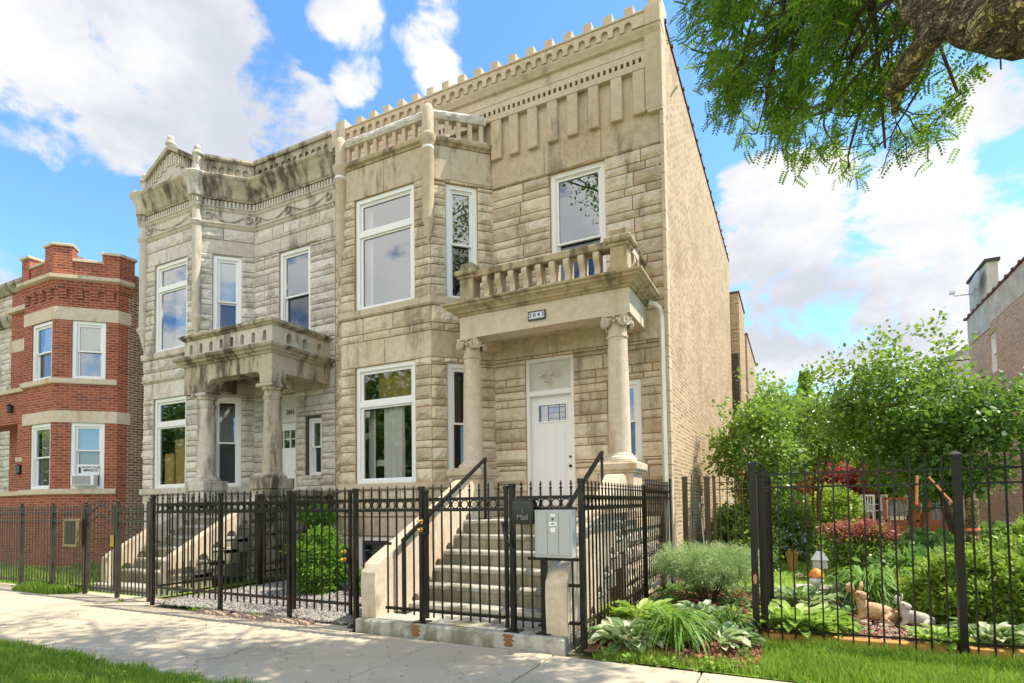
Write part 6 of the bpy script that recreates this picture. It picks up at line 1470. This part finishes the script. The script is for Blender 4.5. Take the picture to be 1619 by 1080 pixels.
# ---------------------------------------------------------------- the street tree over the sidewalk
T = thing('street_tree', 'old locust tree with deeply furrowed bark and feathery leaves overhanging at upper right', 'tree', (3.0, 3.4, 0))
b = MB(); b.smooth = True
def wob(pts, r, n=14, k=6, seed=0):
    P = [Vector(p) for p in pts]; out = []
    m_ = len(P)
    for i in range(m_ - 1):
        p0, p1, p2, p3 = P[max(i - 1, 0)], P[i], P[i + 1], P[min(i + 2, m_ - 1)]
        for j in range(k):
            t = j / k; q = .5 * ((2 * p1) + (p2 - p0) * t + (2 * p0 - 5 * p1 + 4 * p2 - p3) * t * t + (3 * p1 - p0 - 3 * p2 + p3) * t ** 3)
            out.append(q)
    out.append(P[-1]); N_ = len(out)
    st = len(b.v); b.tube(out, lambda t: np.interp(t, np.linspace(0, 1, len(r)), r), n)
    for i in range(st, len(b.v)):
        p = Vector(b.v[i]); kk = (i - st) // n
        if kk < N_: c = out[kk]; d = p - c; a = 1 + .16 * noise.noise(p * 5) + .13 * noise.noise(p * 13) - .10 * abs(noise.noise(p * 22)); b.v[i] = tuple(c + d * a)
wob([(3.0, 3.4, -.1), (2.85, 3.45, 1.2), (2.6, 3.5, 2.5), (2.15, 3.6, 3.5), (1.55, 3.72, 3.95), (1.16, 3.82, 3.98), (.93, 3.95, 4.16), (.80, 4.10, 4.36), (.6, 4.4, 5.2), (.3, 4.9, 6.4)], [.42, .36, .33, .31, .27, .225, .145, .11, .08, .04], 40, 12)
wob([(1.0, 3.92, 4.10), (.86, 4.00, 4.14), (.76, 4.10, 4.10), (.69, 4.20, 4.03), (.63, 4.28, 4.00)], [.10, .085, .078, .07, .045], 24, 8)
wob([(2.2, 3.6, 3.4), (2.1, 3.2, 4.8), (1.6, 2.8, 6.4), (.6, 2.6, 8.0)], [.24, .18, .12, .05], 20)
wob([(2.4, 3.5, 3.0), (3.0, 4.0, 5.0), (3.0, 4.8, 7.0), (2.4, 5.5, 9.0)], [.24, .17, .11, .04], 20)
wob([(1.4, 3.75, 4.1), (1.1, 3.7, 5.2), (.2, 3.9, 6.6), (-1.4, 4.6, 8.2)], [.15, .11, .08, .03], 16)
wob([(.66, 4.25, 4.02), (.66, 4.36, 3.90)], [.035, .02], 10)
b.build('trunk', BARK, T)
b = MB(); ends = []
def vis_ok(q, mrg=0.0):
    d = -.444 * q.x + .895 * q.y; s_ = (.896 * q.x + .445 * q.y) / d; v = (q.z - 1.4) / d
    lim = .80 if s_ < .36 else (.665 if s_ < .54 else (.585 if s_ < .78 else (.68 if s_ < .88 else 9)))
    return v > lim - mrg + .06 * noise.noise((s_ * 9, 0, 0)) and s_ > .33 - mrg
def branchy(mb, p, d, length, r, depth, ends, spread=0.6, upw=0.15, nseg=4, kids=3):
    pts = [p.copy()]; q = p.copy(); dd = d.copy()
    for i in range(nseg):
        dd = (dd + Vector((random.gauss(0, .2), random.gauss(0, .2), random.gauss(0, .16) + upw * .25))).normalized(); q = q + dd * length / nseg; pts.append(q.copy())
    if q.z < 7 and not vis_ok(q, .02): return
    mb.tube(pts, r, 7 if r > .02 else 4, r1=r * .62, cap=False)
    if depth == 0: ends.append((q, dd)); return
    for k in range(kids):
        s = pts[min(nseg, max(1, round((random.uniform(.45, 1.0) if k < kids - 1 else 1.0) * nseg)))]
        nd = (dd + Vector((random.gauss(0, spread), random.gauss(0, spread), random.gauss(0, spread * .6) + upw))).normalized()
        branchy(mb, s, nd, length * random.uniform(.6, .8), r * .58, depth - 1, ends, spread, upw, nseg, kids)
def limb(p, q, r, depth=2, kids=3, L_=1.0, sp=.55, upw=.02):
    P0, P1 = Vector(p), Vector(q); mid = (P0 + P1) / 2 + Vector((0, 0, .25))
    pts = [P0, P0.lerp(mid, .6) + Vector((.02, 0, .04)), mid, mid.lerp(P1, .5) + Vector((0, 0, .05)), P1]; b.tube(pts, r, 6, r1=r * .5, cap=False)
    for k in range(kids + 2):
        s = pts[1 + k % 4]; d = (P1 - P0).normalized() + Vector((random.gauss(0, .6), random.gauss(0, .6), random.gauss(0, .35))); branchy(b, s, d.normalized(), L_ * random.uniform(.6, 1), r * .5, depth - 1, ends, sp, upw, 4, 3)
random.seed(23)
# branch targets given in metres around the overhanging crown
tips = [(-.85, 6.1, 6.5), (-.5, 6.2, 6.1), (-.35, 5.9, 5.7), (-.15, 6.2, 5.3), (-.1, 5.6, 5.2), (.15, 5.9, 5.2), (.35, 5.8, 4.9), (.55, 5.9, 4.6), (.8, 5.8, 4.45), (.45, 5.5, 4.9), (.15, 5.3, 5.5), (-.6, 5.4, 6.6),
        (1.0, 5.5, 4.7), (1.25, 5.5, 4.6), (.1, 6.4, 5.9), (.6, 6.3, 5.6), (-.3, 5.6, 6.0), (0, 5.4, 5.8), (.3, 5.6, 5.6), (.5, 5.3, 5.3), (.25, 5.8, 6.2), (.7, 5.6, 5.2), (.95, 5.2, 4.95), (-.05, 5.9, 5.6)]
hubs = [(.75, 4.3, 4.9), (.55, 4.5, 5.3), (.3, 4.9, 6.2), (.85, 4.2, 4.6)]
for i, q in enumerate(tips):
    h_ = min(hubs, key=lambda w: (Vector(w) - Vector(q)).length + random.uniform(0, .8)); limb(h_, q, .022, 2, 2, .55)
for q in ((1.55, 5.6, 4.75), (1.35, 5.4, 5.0)): limb((1.1, 4.0, 4.25), q, .012, 2, 1, .35)
nvis = len(ends)
high = [(-1.2, 4.4, 8.3), (-2.2, 5.0, 8.7), (-1.0, 5.6, 8.6), (.4, 5.6, 8.4), (1.6, 5.8, 8.8), (2.6, 5.6, 9.0), (0.2, 3.0, 8.2), (-1.0, 3.4, 8.4), (1.8, 3.0, 8.6), (-3.2, 5.8, 9.3), (-.2, 7.0, 9.2), (3.4, 4.2, 8.0), (1.0, 6.8, 9.6), (-2.2, 6.6, 9.6), (3.2, 6.6, 8.6), (2.4, 7.4, 9.0), (-3.6, 4.6, 9.2), (-4.6, 5.8, 9.8), (-5.6, 5.2, 10.2), (-4.4, 4.0, 9.6)]
ends2 = []
sv = ends; ends = ends2
for q in high: limb((.3 + .25 * q[0], 4.2 + .1 * q[1], 7.2), q, .04, 2, 3, .8, .6, .25)
ends = sv
ends2 = [(q, d) for q, d in ends2 if q.z > 1.4 + .95 * (-.444 * q.x + .895 * q.y) + .5]
b.build('branches', TWIG, T)
# pinnate leaves: rachis with leaflets
def pinn(nl=6, w=.17, l=.30, droop=.3):
    v = []; f = []
    for i in range(nl):
        t = (i + 1) / nl; y = t; z = -droop * t * t; s_ = 1 - .35 * abs(t - .5)
        for sg_ in (-1, 1):
            k = len(v); x = sg_ * .02; v += [(x, y, z), (sg_ * l * .5 * s_, y - w * .5 + .06, z - .02), (sg_ * l * s_, y + .10, z - .06), (sg_ * l * .5 * s_, y + w * .6 + .06, z - .02)]; f.append((k, k + 1, k + 2, k + 3))
    k = len(v); v += [(-.01, 0, 0), (.01, 0, 0), (0, 1, -droop)]; f.append((k, k + 1, k + 2)); return v, f
PV = pinn()
def sprays(name, E_, per, size, spread, down=.5, tv=PV):
    P = []; D_ = []
    for q, d in E_:
        for i in range(per):
            P.append(q + Vector((random.gauss(0, spread), random.gauss(0, spread), random.gauss(-.03, spread)))); D_.append((d * .7 + Vector((random.gauss(0, .7), random.gauss(0, .7), random.gauss(-down, .4))))[:])
    n = len(P); D_ = np.array(D_); roll = np.tile([[0, 0, 1.0]], (n, 1)) + np.random.normal(0, .5, (n, 3))
    return scatter(name, tv[0], tv[1], np.array([p[:] for p in P]), rots(D_, roll), size * np.random.uniform(.6, 1.2, n), LOC, T)
ends = [(q, d) for q, d in ends if vis_ok(q) and random.random() < .74]
sprays('crown', ends, 26, .125, .085, .1)
PV2 = ([(-.25, 0, 0), (.25, 0, 0), (.3, .6, -.1), (-.3, .6, -.1), (0, 1, -.25)], [(0, 1, 2, 3), (3, 2, 4)])
sprays('upper_crown', ends2, 34, .10, .26, .2, PV2)
print('twigs', nvis, len(ends2))
# ---------------------------------------------------------------- trees across the street (they show in the window panes)
for i, (x, y, z, r) in enumerate(((-63, -16, 7, 6.0), (-50, -15, 6.5, 6.0), (-38, -15, 6.5, 5.6), (-26, -15, 6.0, 5.2))):
    tree('opposite_tree', 'street tree across the road, number %s from the west end' % ('one', 'two', 'three', 'four')[i] if False else ('leafy tree across the road, farthest left', 'leafy tree across the road, second from the far left', 'leafy tree across the road, third from the far left', 'leafy tree across the road, nearest of the four')[i], (x, y, 0), (x, y, z), (r, r, 4.6), 330, 24, .5, LILAC, None, .22, 70 + i, 8, spread=.6, shell=.2)
# ---------------------------------------------------------------- garden ornaments
def skinned(name, parent, verts, edges, radii, root, m, lev=2):
    me = bpy.data.meshes.new(name); me.from_pydata(verts, edges, []); ob = bpy.data.objects.new(name, me); C.objects.link(ob)
    md = ob.modifiers.new('s', 'SKIN')
    for i, r in enumerate(radii):
        sv_ = me.skin_vertices[0].data[i]; sv_.radius = r if isinstance(r, tuple) else (r, r); sv_.use_root = (i == root)
    md.use_smooth_shade = True; md.branch_smoothing = .6
    s2 = ob.modifiers.new('d', 'SUBSURF'); s2.levels = lev; s2.render_levels = lev
    bpy.context.view_layer.update()
    nm_ = bpy.data.meshes.new_from_object(ob.evaluated_get(bpy.context.evaluated_depsgraph_get())); ob.modifiers.clear(); ob.data = nm_; nm_.name = name
    nm_.materials.clear(); nm_.materials.append(m)
    root_ = parent
    while root_.parent is not None: root_ = root_.parent
    o3 = Vector(root_.location); nm_.transform(Matrix.Translation(-o3)); ob.parent = parent; ob.name = name
    return ob
def f_fawn(t, b):
    o = objco(t); g = N(t, 'ShaderNodeSeparateXYZ'); L(t, o, g.inputs[0])
    n = noise_(t, o, 14, 4); c = ramp(t, n, [(0.38, (.40, .21, .08)), (.55, (.56, .34, .15)), (.70, (.62, .46, .29))]); c = mixc(t, ramp(t, noise_(t, o, 30, 5), [(.5, (0, 0, 0)), (.62, (.6, .6, .6))]), c, (.22, .13, .06))
    v = N(t, 'ShaderNodeTexVoronoi'); v.inputs['Scale'].default_value = 22; L(t, o, v.inputs['Vector'])
    c = mixc(t, ramp(t, v.outputs[0], [(.14, (.7, .7, .7)), (.20, (0, 0, 0))]), c, (.78, .74, .66))
    c = mixc(t, ramp(t, g.outputs[2], [(.02, (.6, .6, .6)), (.07, (0, 0, 0))]), c, (.74, .70, .62))
    L(t, c, b.inputs['Base Color']); bump(t, b, noise_(t, o, 60, 4), .3, .004)
FAWN = mat('painted_fawn', rough=.6, build=f_fawn); FAWNW = mat('fawn_pale', (.74, .70, .62), .6)
FAWNG = simple_noise('weathered_fawn', (.30, .25, .18), (.60, .55, .47), 9, .7, .2, .004)
def fawn(label, base, yaw, s, m, headdir=(1, -.15, -.18)):
    t = thing('fawn_statue', label, 'garden statue', base, 'fawn figures')
    Mx = Matrix.Translation(base) @ Matrix.Rotation(yaw, 4, 'Z') @ Matrix.Scale(s, 4) @ Matrix.Diagonal((-1, 1, 1, 1))
    hd = Vector(headdir).normalized()
    V = [(-.12, 0, .09), (-.05, 0, .11), (.035, 0, .115), (.085, 0, .14), (.105, 0, .20), (.120, 0, .262)]
    R = [(.080, .085), (.088, .095), (.082, .09), (.064, .068), (.046, .046), (.062, .060)]
    E_ = [(0, 1), (1, 2), (2, 3), (3, 4), (4, 5)]
    h0 = Vector(V[5]); V += [tuple(h0 + hd * .058), tuple(h0 + hd * .102 + Vector((0, 0, -.006)))]; R += [.040, .026]; E_ += [(5, 6), (6, 7)]
    # folded front leg, folded hind leg
    V += [(.11, -.06, .07), (.15, -.07, .035), (.09, -.10, .024), (.03, -.115, .020)]; R += [.030, .020, .018, .016]; E_ += [(3, 8), (8, 9), (9, 10), (10, 11)]
    V += [(-.10, -.08, .08), (-.04, -.12, .06), (-.13, -.13, .026), (-.01, -.15, .020)]; R += [.052, .034, .022, .017]; E_ += [(0, 12), (12, 13), (13, 14), (14, 15)]
    V += [(-.20, .01, .08)]; R += [.018]; E_ += [(0, 16)]
    V = [tuple(Mx @ Vector(v)) for v in V]; R = [(tuple(q * s for q in r) if isinstance(r, tuple) else r * s) for r in R]
    skinned('body', t, V, E_, R, 1, m)
    for sg_ in (-1, 1):
        b = MB(); b.smooth = True; side = Vector((0, 0, 1)).cross(hd).normalized() * sg_
        a = h0 - hd * .01 + side * .036 + Vector((0, 0, .025)); tipv = a + side * .085 + Vector((0, 0, .055)) - hd * .02
        pts = [a, a.lerp(tipv, .35), a.lerp(tipv, .75), tipv]; P = []
        for q, w in zip(pts, (.016, .042, .036, .004)):
            for k in range(8):
                an = 2 * math.pi * k / 8; ax_ = (tipv - a).normalized(); u_ = ax_.cross(hd).normalized(); P.append(tuple(Mx @ (q + u_ * math.cos(an) * w + hd * math.sin(an) * w * .35)))
        b.add(P, [(j * 8 + i, j * 8 + (i + 1) % 8, (j + 1) * 8 + (i + 1) % 8, (j + 1) * 8 + i) for j in range(3) for i in range(8)] + [tuple(range(8)), tuple(range(24, 32))], True); b.build('ear', m, t)
        b = MB(); b.smooth = True; e = h0 + hd * .034 + side * .040 + Vector((0, 0, .010)); b.sph(tuple(Mx @ e), .010 * s, 6); b.build('eye', DARKM, t)
    b = MB(); b.smooth = True; e = h0 + hd * .126 + Vector((0, 0, -.006)); b.sph(tuple(Mx @ e), .010 * s, 6); b.build('nose', DARKM, t)
    return t
fawn('larger tan fawn figure lying with raised head and upright ears', (.74, 7.28, .045), math.radians(0), 1.22, FAWN, (-.75, -.60, -.25))
fawn('smaller pale grey fawn figure lying to the right of the tan one', (1.09, 7.2, .045), math.radians(4), .95, FAWNG, (-.85, -.45, -.35))
MU = thing('mushroom_ornament', 'small orange spotted mushroom ornament on a stone garden wall', 'garden ornament', (.23, 8.45, .27))
b = MB(); b.smooth = True; b.lathe(.23, 8.45, [(.055, .28), (.075, .30), (.085, .34), (.075, .37), (.05, .39)], 18); b.build('base', WHITE, MU)
b = MB(); b.smooth = True; b.lathe(.23, 8.45, [(.04, .385), (.09, .385), (.088, .42), (.070, .46), (.04, .49), (.01, .50)], 20)
cp = b.build('cap', mat('orange_cap', (.80, .26, .02), .4), MU)
b = MB(); b.smooth = True
for i in range(11): a = 2 * math.pi * i / 11; r_ = .088 if i % 2 else .072; z = .40 if i % 2 else .45; b.sph((.23 + r_ * math.cos(a), 8.45 + r_ * math.sin(a), z), .009, 5)
b.build('spots', mat('brown_spot', (.12, .06, .02), .5), cp)
LN = thing('garden_lantern', 'grey pagoda-like bird feeder standing behind the mushroom ornament', 'garden ornament', (.29, 8.9, .28))
b = MB(); b.box(.20, .38, 8.82, 8.98, .45, .57, .01); b.add([(.18, 8.80, .57), (.40, 8.80, .57), (.40, 9.0, .57), (.18, 9.0, .57), (.25, 8.86, .68), (.33, 8.86, .68), (.33, 8.94, .68), (.25, 8.94, .68)], [(0, 1, 5, 4), (1, 2, 6, 5), (2, 3, 7, 6), (3, 0, 4, 7), (4, 5, 6, 7)]); b.build('roof_box', GREYMET, LN)
b = MB(); b.box(.24, .34, 8.86, 8.94, .28, .45, .01); b.build('base', CARD, LN)
b = MB(); b.smooth = True; b.tube([(.36, 8.85, .28), (.33, 8.84, .5)], .006, 5); b.sph((.12, 8.6, .66), .035, 10); b.tube([(.19, 8.6, .42), (.12, 8.6, .66)], .006, 5)
tag(b.build('gazing_ball', DARKM), 'small dark ball on a thin leaning stake near the mushroom ornament', 'garden ornament')
for i, (x, y, w, lab) in enumerate(((.08, 8.5, .22, 'left stone of the low garden wall under the mushroom'), (.33, 8.5, .26, 'middle stone of the low garden wall under the mushroom'), (.62, 8.55, .28, 'right stone of the low garden wall beside the daylilies'))):
    b = MB(); b.box(x - w / 2, x + w / 2, y - .115, y + .15, .03, .265, .02); tag(b.build('wall_stone', STEP), lab, 'stone')
def boulder(c, r, lab, m=GREY, sx=1, sy=.8, sz=.7, seed=0):
    b = MB(); b.smooth = False; b.sph((0, 0, 0), 1, 8)
    b.v = [tuple(Vector(c) + Vector((p[0] * sx, p[1] * sy, p[2] * sz)) * r * (1 + .45 * noise.noise(Vector(p) * 1.3 + Vector((seed, 0, 0))))) for p in b.v]
    tag(b.build('boulder', m), lab, 'rock')
boulder((1.26, 7.95, .14), .20, 'angular grey rock behind the smaller fawn', seed=3); boulder((2.92, 9.9, .72), .15, 'rounded tan and orange boulder at the far right edge behind the fence', CHEEK, seed=5); boulder((2.95, 9.8, .50), .16, 'grey stone under the orange boulder at the far right edge', seed=9); boulder((.48, 8.35, .30), .07, 'white stone beside the mushroom ornament', WHITE, seed=12)
boulder((.05, 11.2, .06), .07, 'pale round stone at the edge of the lawn', LIMEP, seed=13)
ST = thing('tree_stump', 'cut tree trunk with an orange tape around it behind the fence', 'tree stump', (2.36, 10.6, 0))
b = MB(); b.smooth = True; b.lathe(2.36, 10.6, [(.13, 0), (.10, .1), (.085, .5), (.083, 1.36), (.075, 1.38), (.01, 1.385)], 16); b.build('trunk', BARK, ST)
b = MB(); b.smooth = True; b.lathe(2.36, 10.6, [(.088, .90), (.090, .905), (.090, .935), (.088, .94)], 16); b.build('tape', mat('orange_tape', (.80, .20, .08), .5), ST)
b = MB(); b.tube([(1.85, 10.6, 1.72), (2.0, 10.6, 1.5), (2.2, 10.6, 1.22)], .014, 5); b.tube([(1.72, 10.7, 1.75), (1.70, 10.7, 1.3)], .02, 5); tag(b.build('orange_strap', mat('faded_orange', (.62, .24, .10), .7)), 'faded orange strap tied slanting between the garden shrubs', 'strap')
PLT = mat('black_planter', (.03, .03, .035), .5)
b = MB(); b.box(3.3, 4.6, 12.6, 13.3, .5, .92, .03); b.box(3.25, 4.65, 12.55, 13.35, .88, .95, .02); tag(b.build('planter', PLT), 'long black raised planter against the pinkish brick wall', 'planter')
BN = thing('garden_bench', 'black wrought iron garden bench back at the far right edge', 'bench', (3.75, 11.6, 0))
b = MB(); b.smooth = True
arc = [(3.3 + 1.1 * i / 12, 11.8, 1.02 + .18 * math.sin(math.pi * i / 12)) for i in range(13)]; b.tube(arc, .016, 6); b.tube([(3.3, 11.8, .0), (3.3, 11.8, 1.02)], .018, 6); b.tube([(4.4, 11.8, 0), (4.4, 11.8, 1.02)], .018, 6)
for i in range(9):
    x = 3.38 + i * .115
    b.tube([(x + .05 * math.cos(a), 11.8, .80 + .11 * math.sin(a)) for a in [2 * math.pi * k / 12 for k in range(13)]], .009, 5)
b.build('backrest', DARKM, BN); b = MB(); b.box(3.3, 4.4, 11.35, 11.8, .43, .46); b.build('seat', DARKM, BN)
b = MB(); b.tube([(3.32, 11.37, 0), (3.32, 11.37, .45)], .018, 6); b.tube([(4.38, 11.37, 0), (4.38, 11.37, .45)], .018, 6); b.build('front_legs', DARKM, BN)
# deck, canopy, chairs, car far behind
DK = thing('wooden_deck', 'reddish wooden deck with railings far back in the garden', 'deck', (2.4, 24, 0))
b = MB()
for i in range(16): b.box(.9, 5.0, 22.6 + i * .2, 22.6 + i * .2 + .19, .50, .54)
b.box(.88, 5.02, 22.55, 22.60, .30, .545); b.build('deck_boards', WOODR, DK)
for x in (1.55, 1.62, 2.70, 3.6, 4.9):
    b = MB(); b.box(x - .05, x + .05, 22.5, 22.6, 0, 1.45 if x > 1.6 else 1.25); b.build('post', WOODR, DK)
b = MB(); b.box(1.25, 1.6, 22.5, 22.58, 1.15, 1.22); b.build('step_rail', WOODR, DK); b = MB(); b.box(2.7, 4.9, 22.5, 22.58, 1.35, 1.42); b.box(2.7, 4.9, 22.5, 22.58, .62, .68)
for i in range(15): b.box(2.8 + i * .14, 2.84 + i * .14, 22.52, 22.56, .68, 1.35)
b.build('railing', WOODR, DK)
PG = thing('pergola', 'orange-red wooden pergola roof over the deck', 'pergola', (2.6, 26, 0))
b = MB()
for i in range(9): b.box(1.4 + i * .35, 1.46 + i * .35, 24.6, 27.8, 2.45, 2.62)
b.box(1.3, 4.4, 24.7, 24.8, 2.28, 2.45); b.box(1.3, 4.4, 27.5, 27.6, 2.28, 2.45); b.build('beams', WOODR, PG)
for x, y in ((1.4, 24.75), (4.3, 24.75), (1.4, 27.55), (4.3, 27.55)): b = MB(); b.box(x - .06, x + .06, y - .06, y + .06, .5, 2.3); b.build('post', WOODR, PG)
def chair(x, y, yaw, lab, first=[None]):
    if first[0] is None:
        t = thing('garden_chair', lab, 'chair', (x, y, .54), 'white garden chairs on the deck'); 
        for nm2, bx in (('seat', [(-.22, .22, -.22, .22, .42, .45)]), ('backrest', [(-.22, -.18, .2, .24, .45, 1.0), (.18, .22, .2, .24, .45, 1.0), (-.18, .18, .2, .24, .94, 1.0)] + [(-.15 + .075 * i, -.125 + .075 * i, .21, .23, .45, .94) for i in range(5)]), ('leg', [(-.22, -.18, -.22, -.18, 0, .42)]), ('leg', [(.18, .22, -.22, -.18, 0, .42)]), ('leg', [(-.22, -.18, .18, .22, 0, .42)]), ('leg', [(.18, .22, .18, .22, 0, .42)]), ('armrest', [(-.25, -.19, -.2, .2, .64, .67)]), ('armrest', [(.19, .25, -.2, .2, .64, .67)])):
            b = MB()
            for q in bx: b.box(x + q[0], x + q[1], y + q[2], y + q[3], .54 + q[4], .54 + q[5])
            b.build(nm2, WHITE, t)
        t.rotation_euler.z = yaw; first[0] = t; return t
    s = first[0]; t = s.copy(); C.objects.link(t); t.location = (x, y, .54); t.rotation_euler.z = yaw; t['label'] = lab
    for ch_ in list(s.children): c_ = ch_.copy(); C.objects.link(c_); c_.parent = t
    return t
chair(1.78, 23.2, .4, 'white garden chair nearest the deck steps'); chair(2.25, 23.1, -.2, 'white garden chair in front at the middle of the deck'); chair(2.15, 24.4, 2.9, 'white garden chair on the far side of the deck table'); chair(2.62, 23.7, -1.2, 'white garden chair at the right by the deck railing')
VN = thing('parked_car', 'white van parked behind the deck, mostly hidden by foliage', 'van', (4.1, 34, 0))
b = MB(); b.prism([(2.6, .5), (5.9, .5), (5.9, 1.3), (5.3, 1.4), (4.9, 2.05), (2.7, 2.05), (2.5, 1.4)], 34, 35.8); b.build('body', WHITE, VN)
b = MB(); b.prism([(3.3, 1.42), (4.75, 1.42), (4.65, 1.92), (3.3, 1.92)], 33.98, 34.0); b.build('window', BLACKP, VN)
b = MB(); b.box(2.48, 2.62, 33.97, 34.05, 1.0, 1.45); b.build('tail_light', mat('tail_red', (.6, .02, .02), .3), VN)
for x in (3.2, 5.3): b = MB(); b.tube([(x, 33.95, .36), (x, 34.2, .36)], .36, 16); b.build('wheel', BLACKP, VN)
b = MB()
for i in range(24): b.box(-1.5 + i * .16, -1.36 + i * .16, 28.6, 28.63, .04, 1.65)
tag(b.build('wooden_fence', simple_noise('grey_fence_wood', (.22, .21, .19), (.34, .33, .30), 5, .9)), 'weathered grey board fence at the end of the lawn', 'fence')
b = MB(); b.prism([(.15, 17.6 * 0 + .12), (.55, .12), (.62, .34), (.45, .42), (.22, .36)], 17.4, 17.7); tag(b.build('yellow_toy', mat('yellow_plastic', (.75, .48, .02), .5)), 'bright yellow plastic piece on the lawn edge by the red maple', 'garden ornament')
b = MB()
for i in range(7): a = .3 * (i - 3); b.tube([(-.10 + .01 * i, 12.0, .04), (-.10 + .035 * i - .07, 12.0, .42 + .03 * (i % 3))], .012, 5)
tag(b.build('orange_stakes', WOODO), 'fan of short orange stakes at the left side of the lawn', 'garden ornament')
b = MB(); b.tube([(-1.6, 11.2, 1.35), (-1.3, 11.2, 1.5), (-1.0, 11.2, 1.35)], .012, 6); b.tube([(-1.5, 11.2, .1), (-1.6, 11.2, 1.35)], .01, 5); tag(b.build('garden_hook', WHITE), 'thin white curved garden hook behind the brown fence', 'garden hook')
b = MB(); b.prism([(-1.5, .05), (-1.2, .05), (-1.22, .62), (-1.48, .62)], 10.7, 11.0); tag(b.build('rusty_box', WOODR), 'rusty brown box standing against the brick wall behind the brown fence', 'box')
b = MB(); b.smooth = True; b.tube([(-.62, 5.62, .03), (-.45, 5.85, .05), (-.36, 6.08, .13)], .016, 8); tag(b.build('hose_pipe', DARKM), 'short black pipe lying at the foot of the corner post', 'pipe')
b = MB(); b.tube([(-2.2, 35, 4.9), (0, 34, 4.75), (2.6, 33.5, 4.9)], .02, 5); b.tube([(-2.2, 35, 4.7), (0, 34, 4.55), (2.6, 33.5, 4.7)], .015, 5); tag(b.build('overhead_cable', GALV), 'overhead cables crossing behind the garden trees', 'cable')
# window plant
WP = thing('potted_plant', 'spiky potted plant behind the ground-floor bay window', 'potted plant', (-7.25, 9.05, 2.3))
b = MB(); b.at(WD).box(-7.62, -6.85, 8.98, 9.3, 2.18, 2.30); b.build('shelf', CREAM, WP)
b = MB(); b.smooth = True; b.lathe(-7.25, 9.1, [(.08, 2.3), (.10, 2.32), (.12, 2.5), (.11, 2.5), (.1, 2.45)], 14); b.build('pot', CARD, WP)
n = 26; a_ = np.random.uniform(0, 6.28, n); v = [(-.02, 0, 0), (.02, 0, 0), (.015, .5, .1), (-.015, .5, .1), (0, 1, -.15)]
scatter('leaves', v, [(0, 1, 2, 3), (3, 2, 4)], np.tile([[-7.25, 9.1, 2.48]], (n, 1)), rots(np.stack([np.cos(a_), np.sin(a_), np.random.uniform(.4, 2, n)], 1), np.tile([[0, 0, 1.0]], (n, 1))), np.random.uniform(.25, .45, n), LILACD, WP)
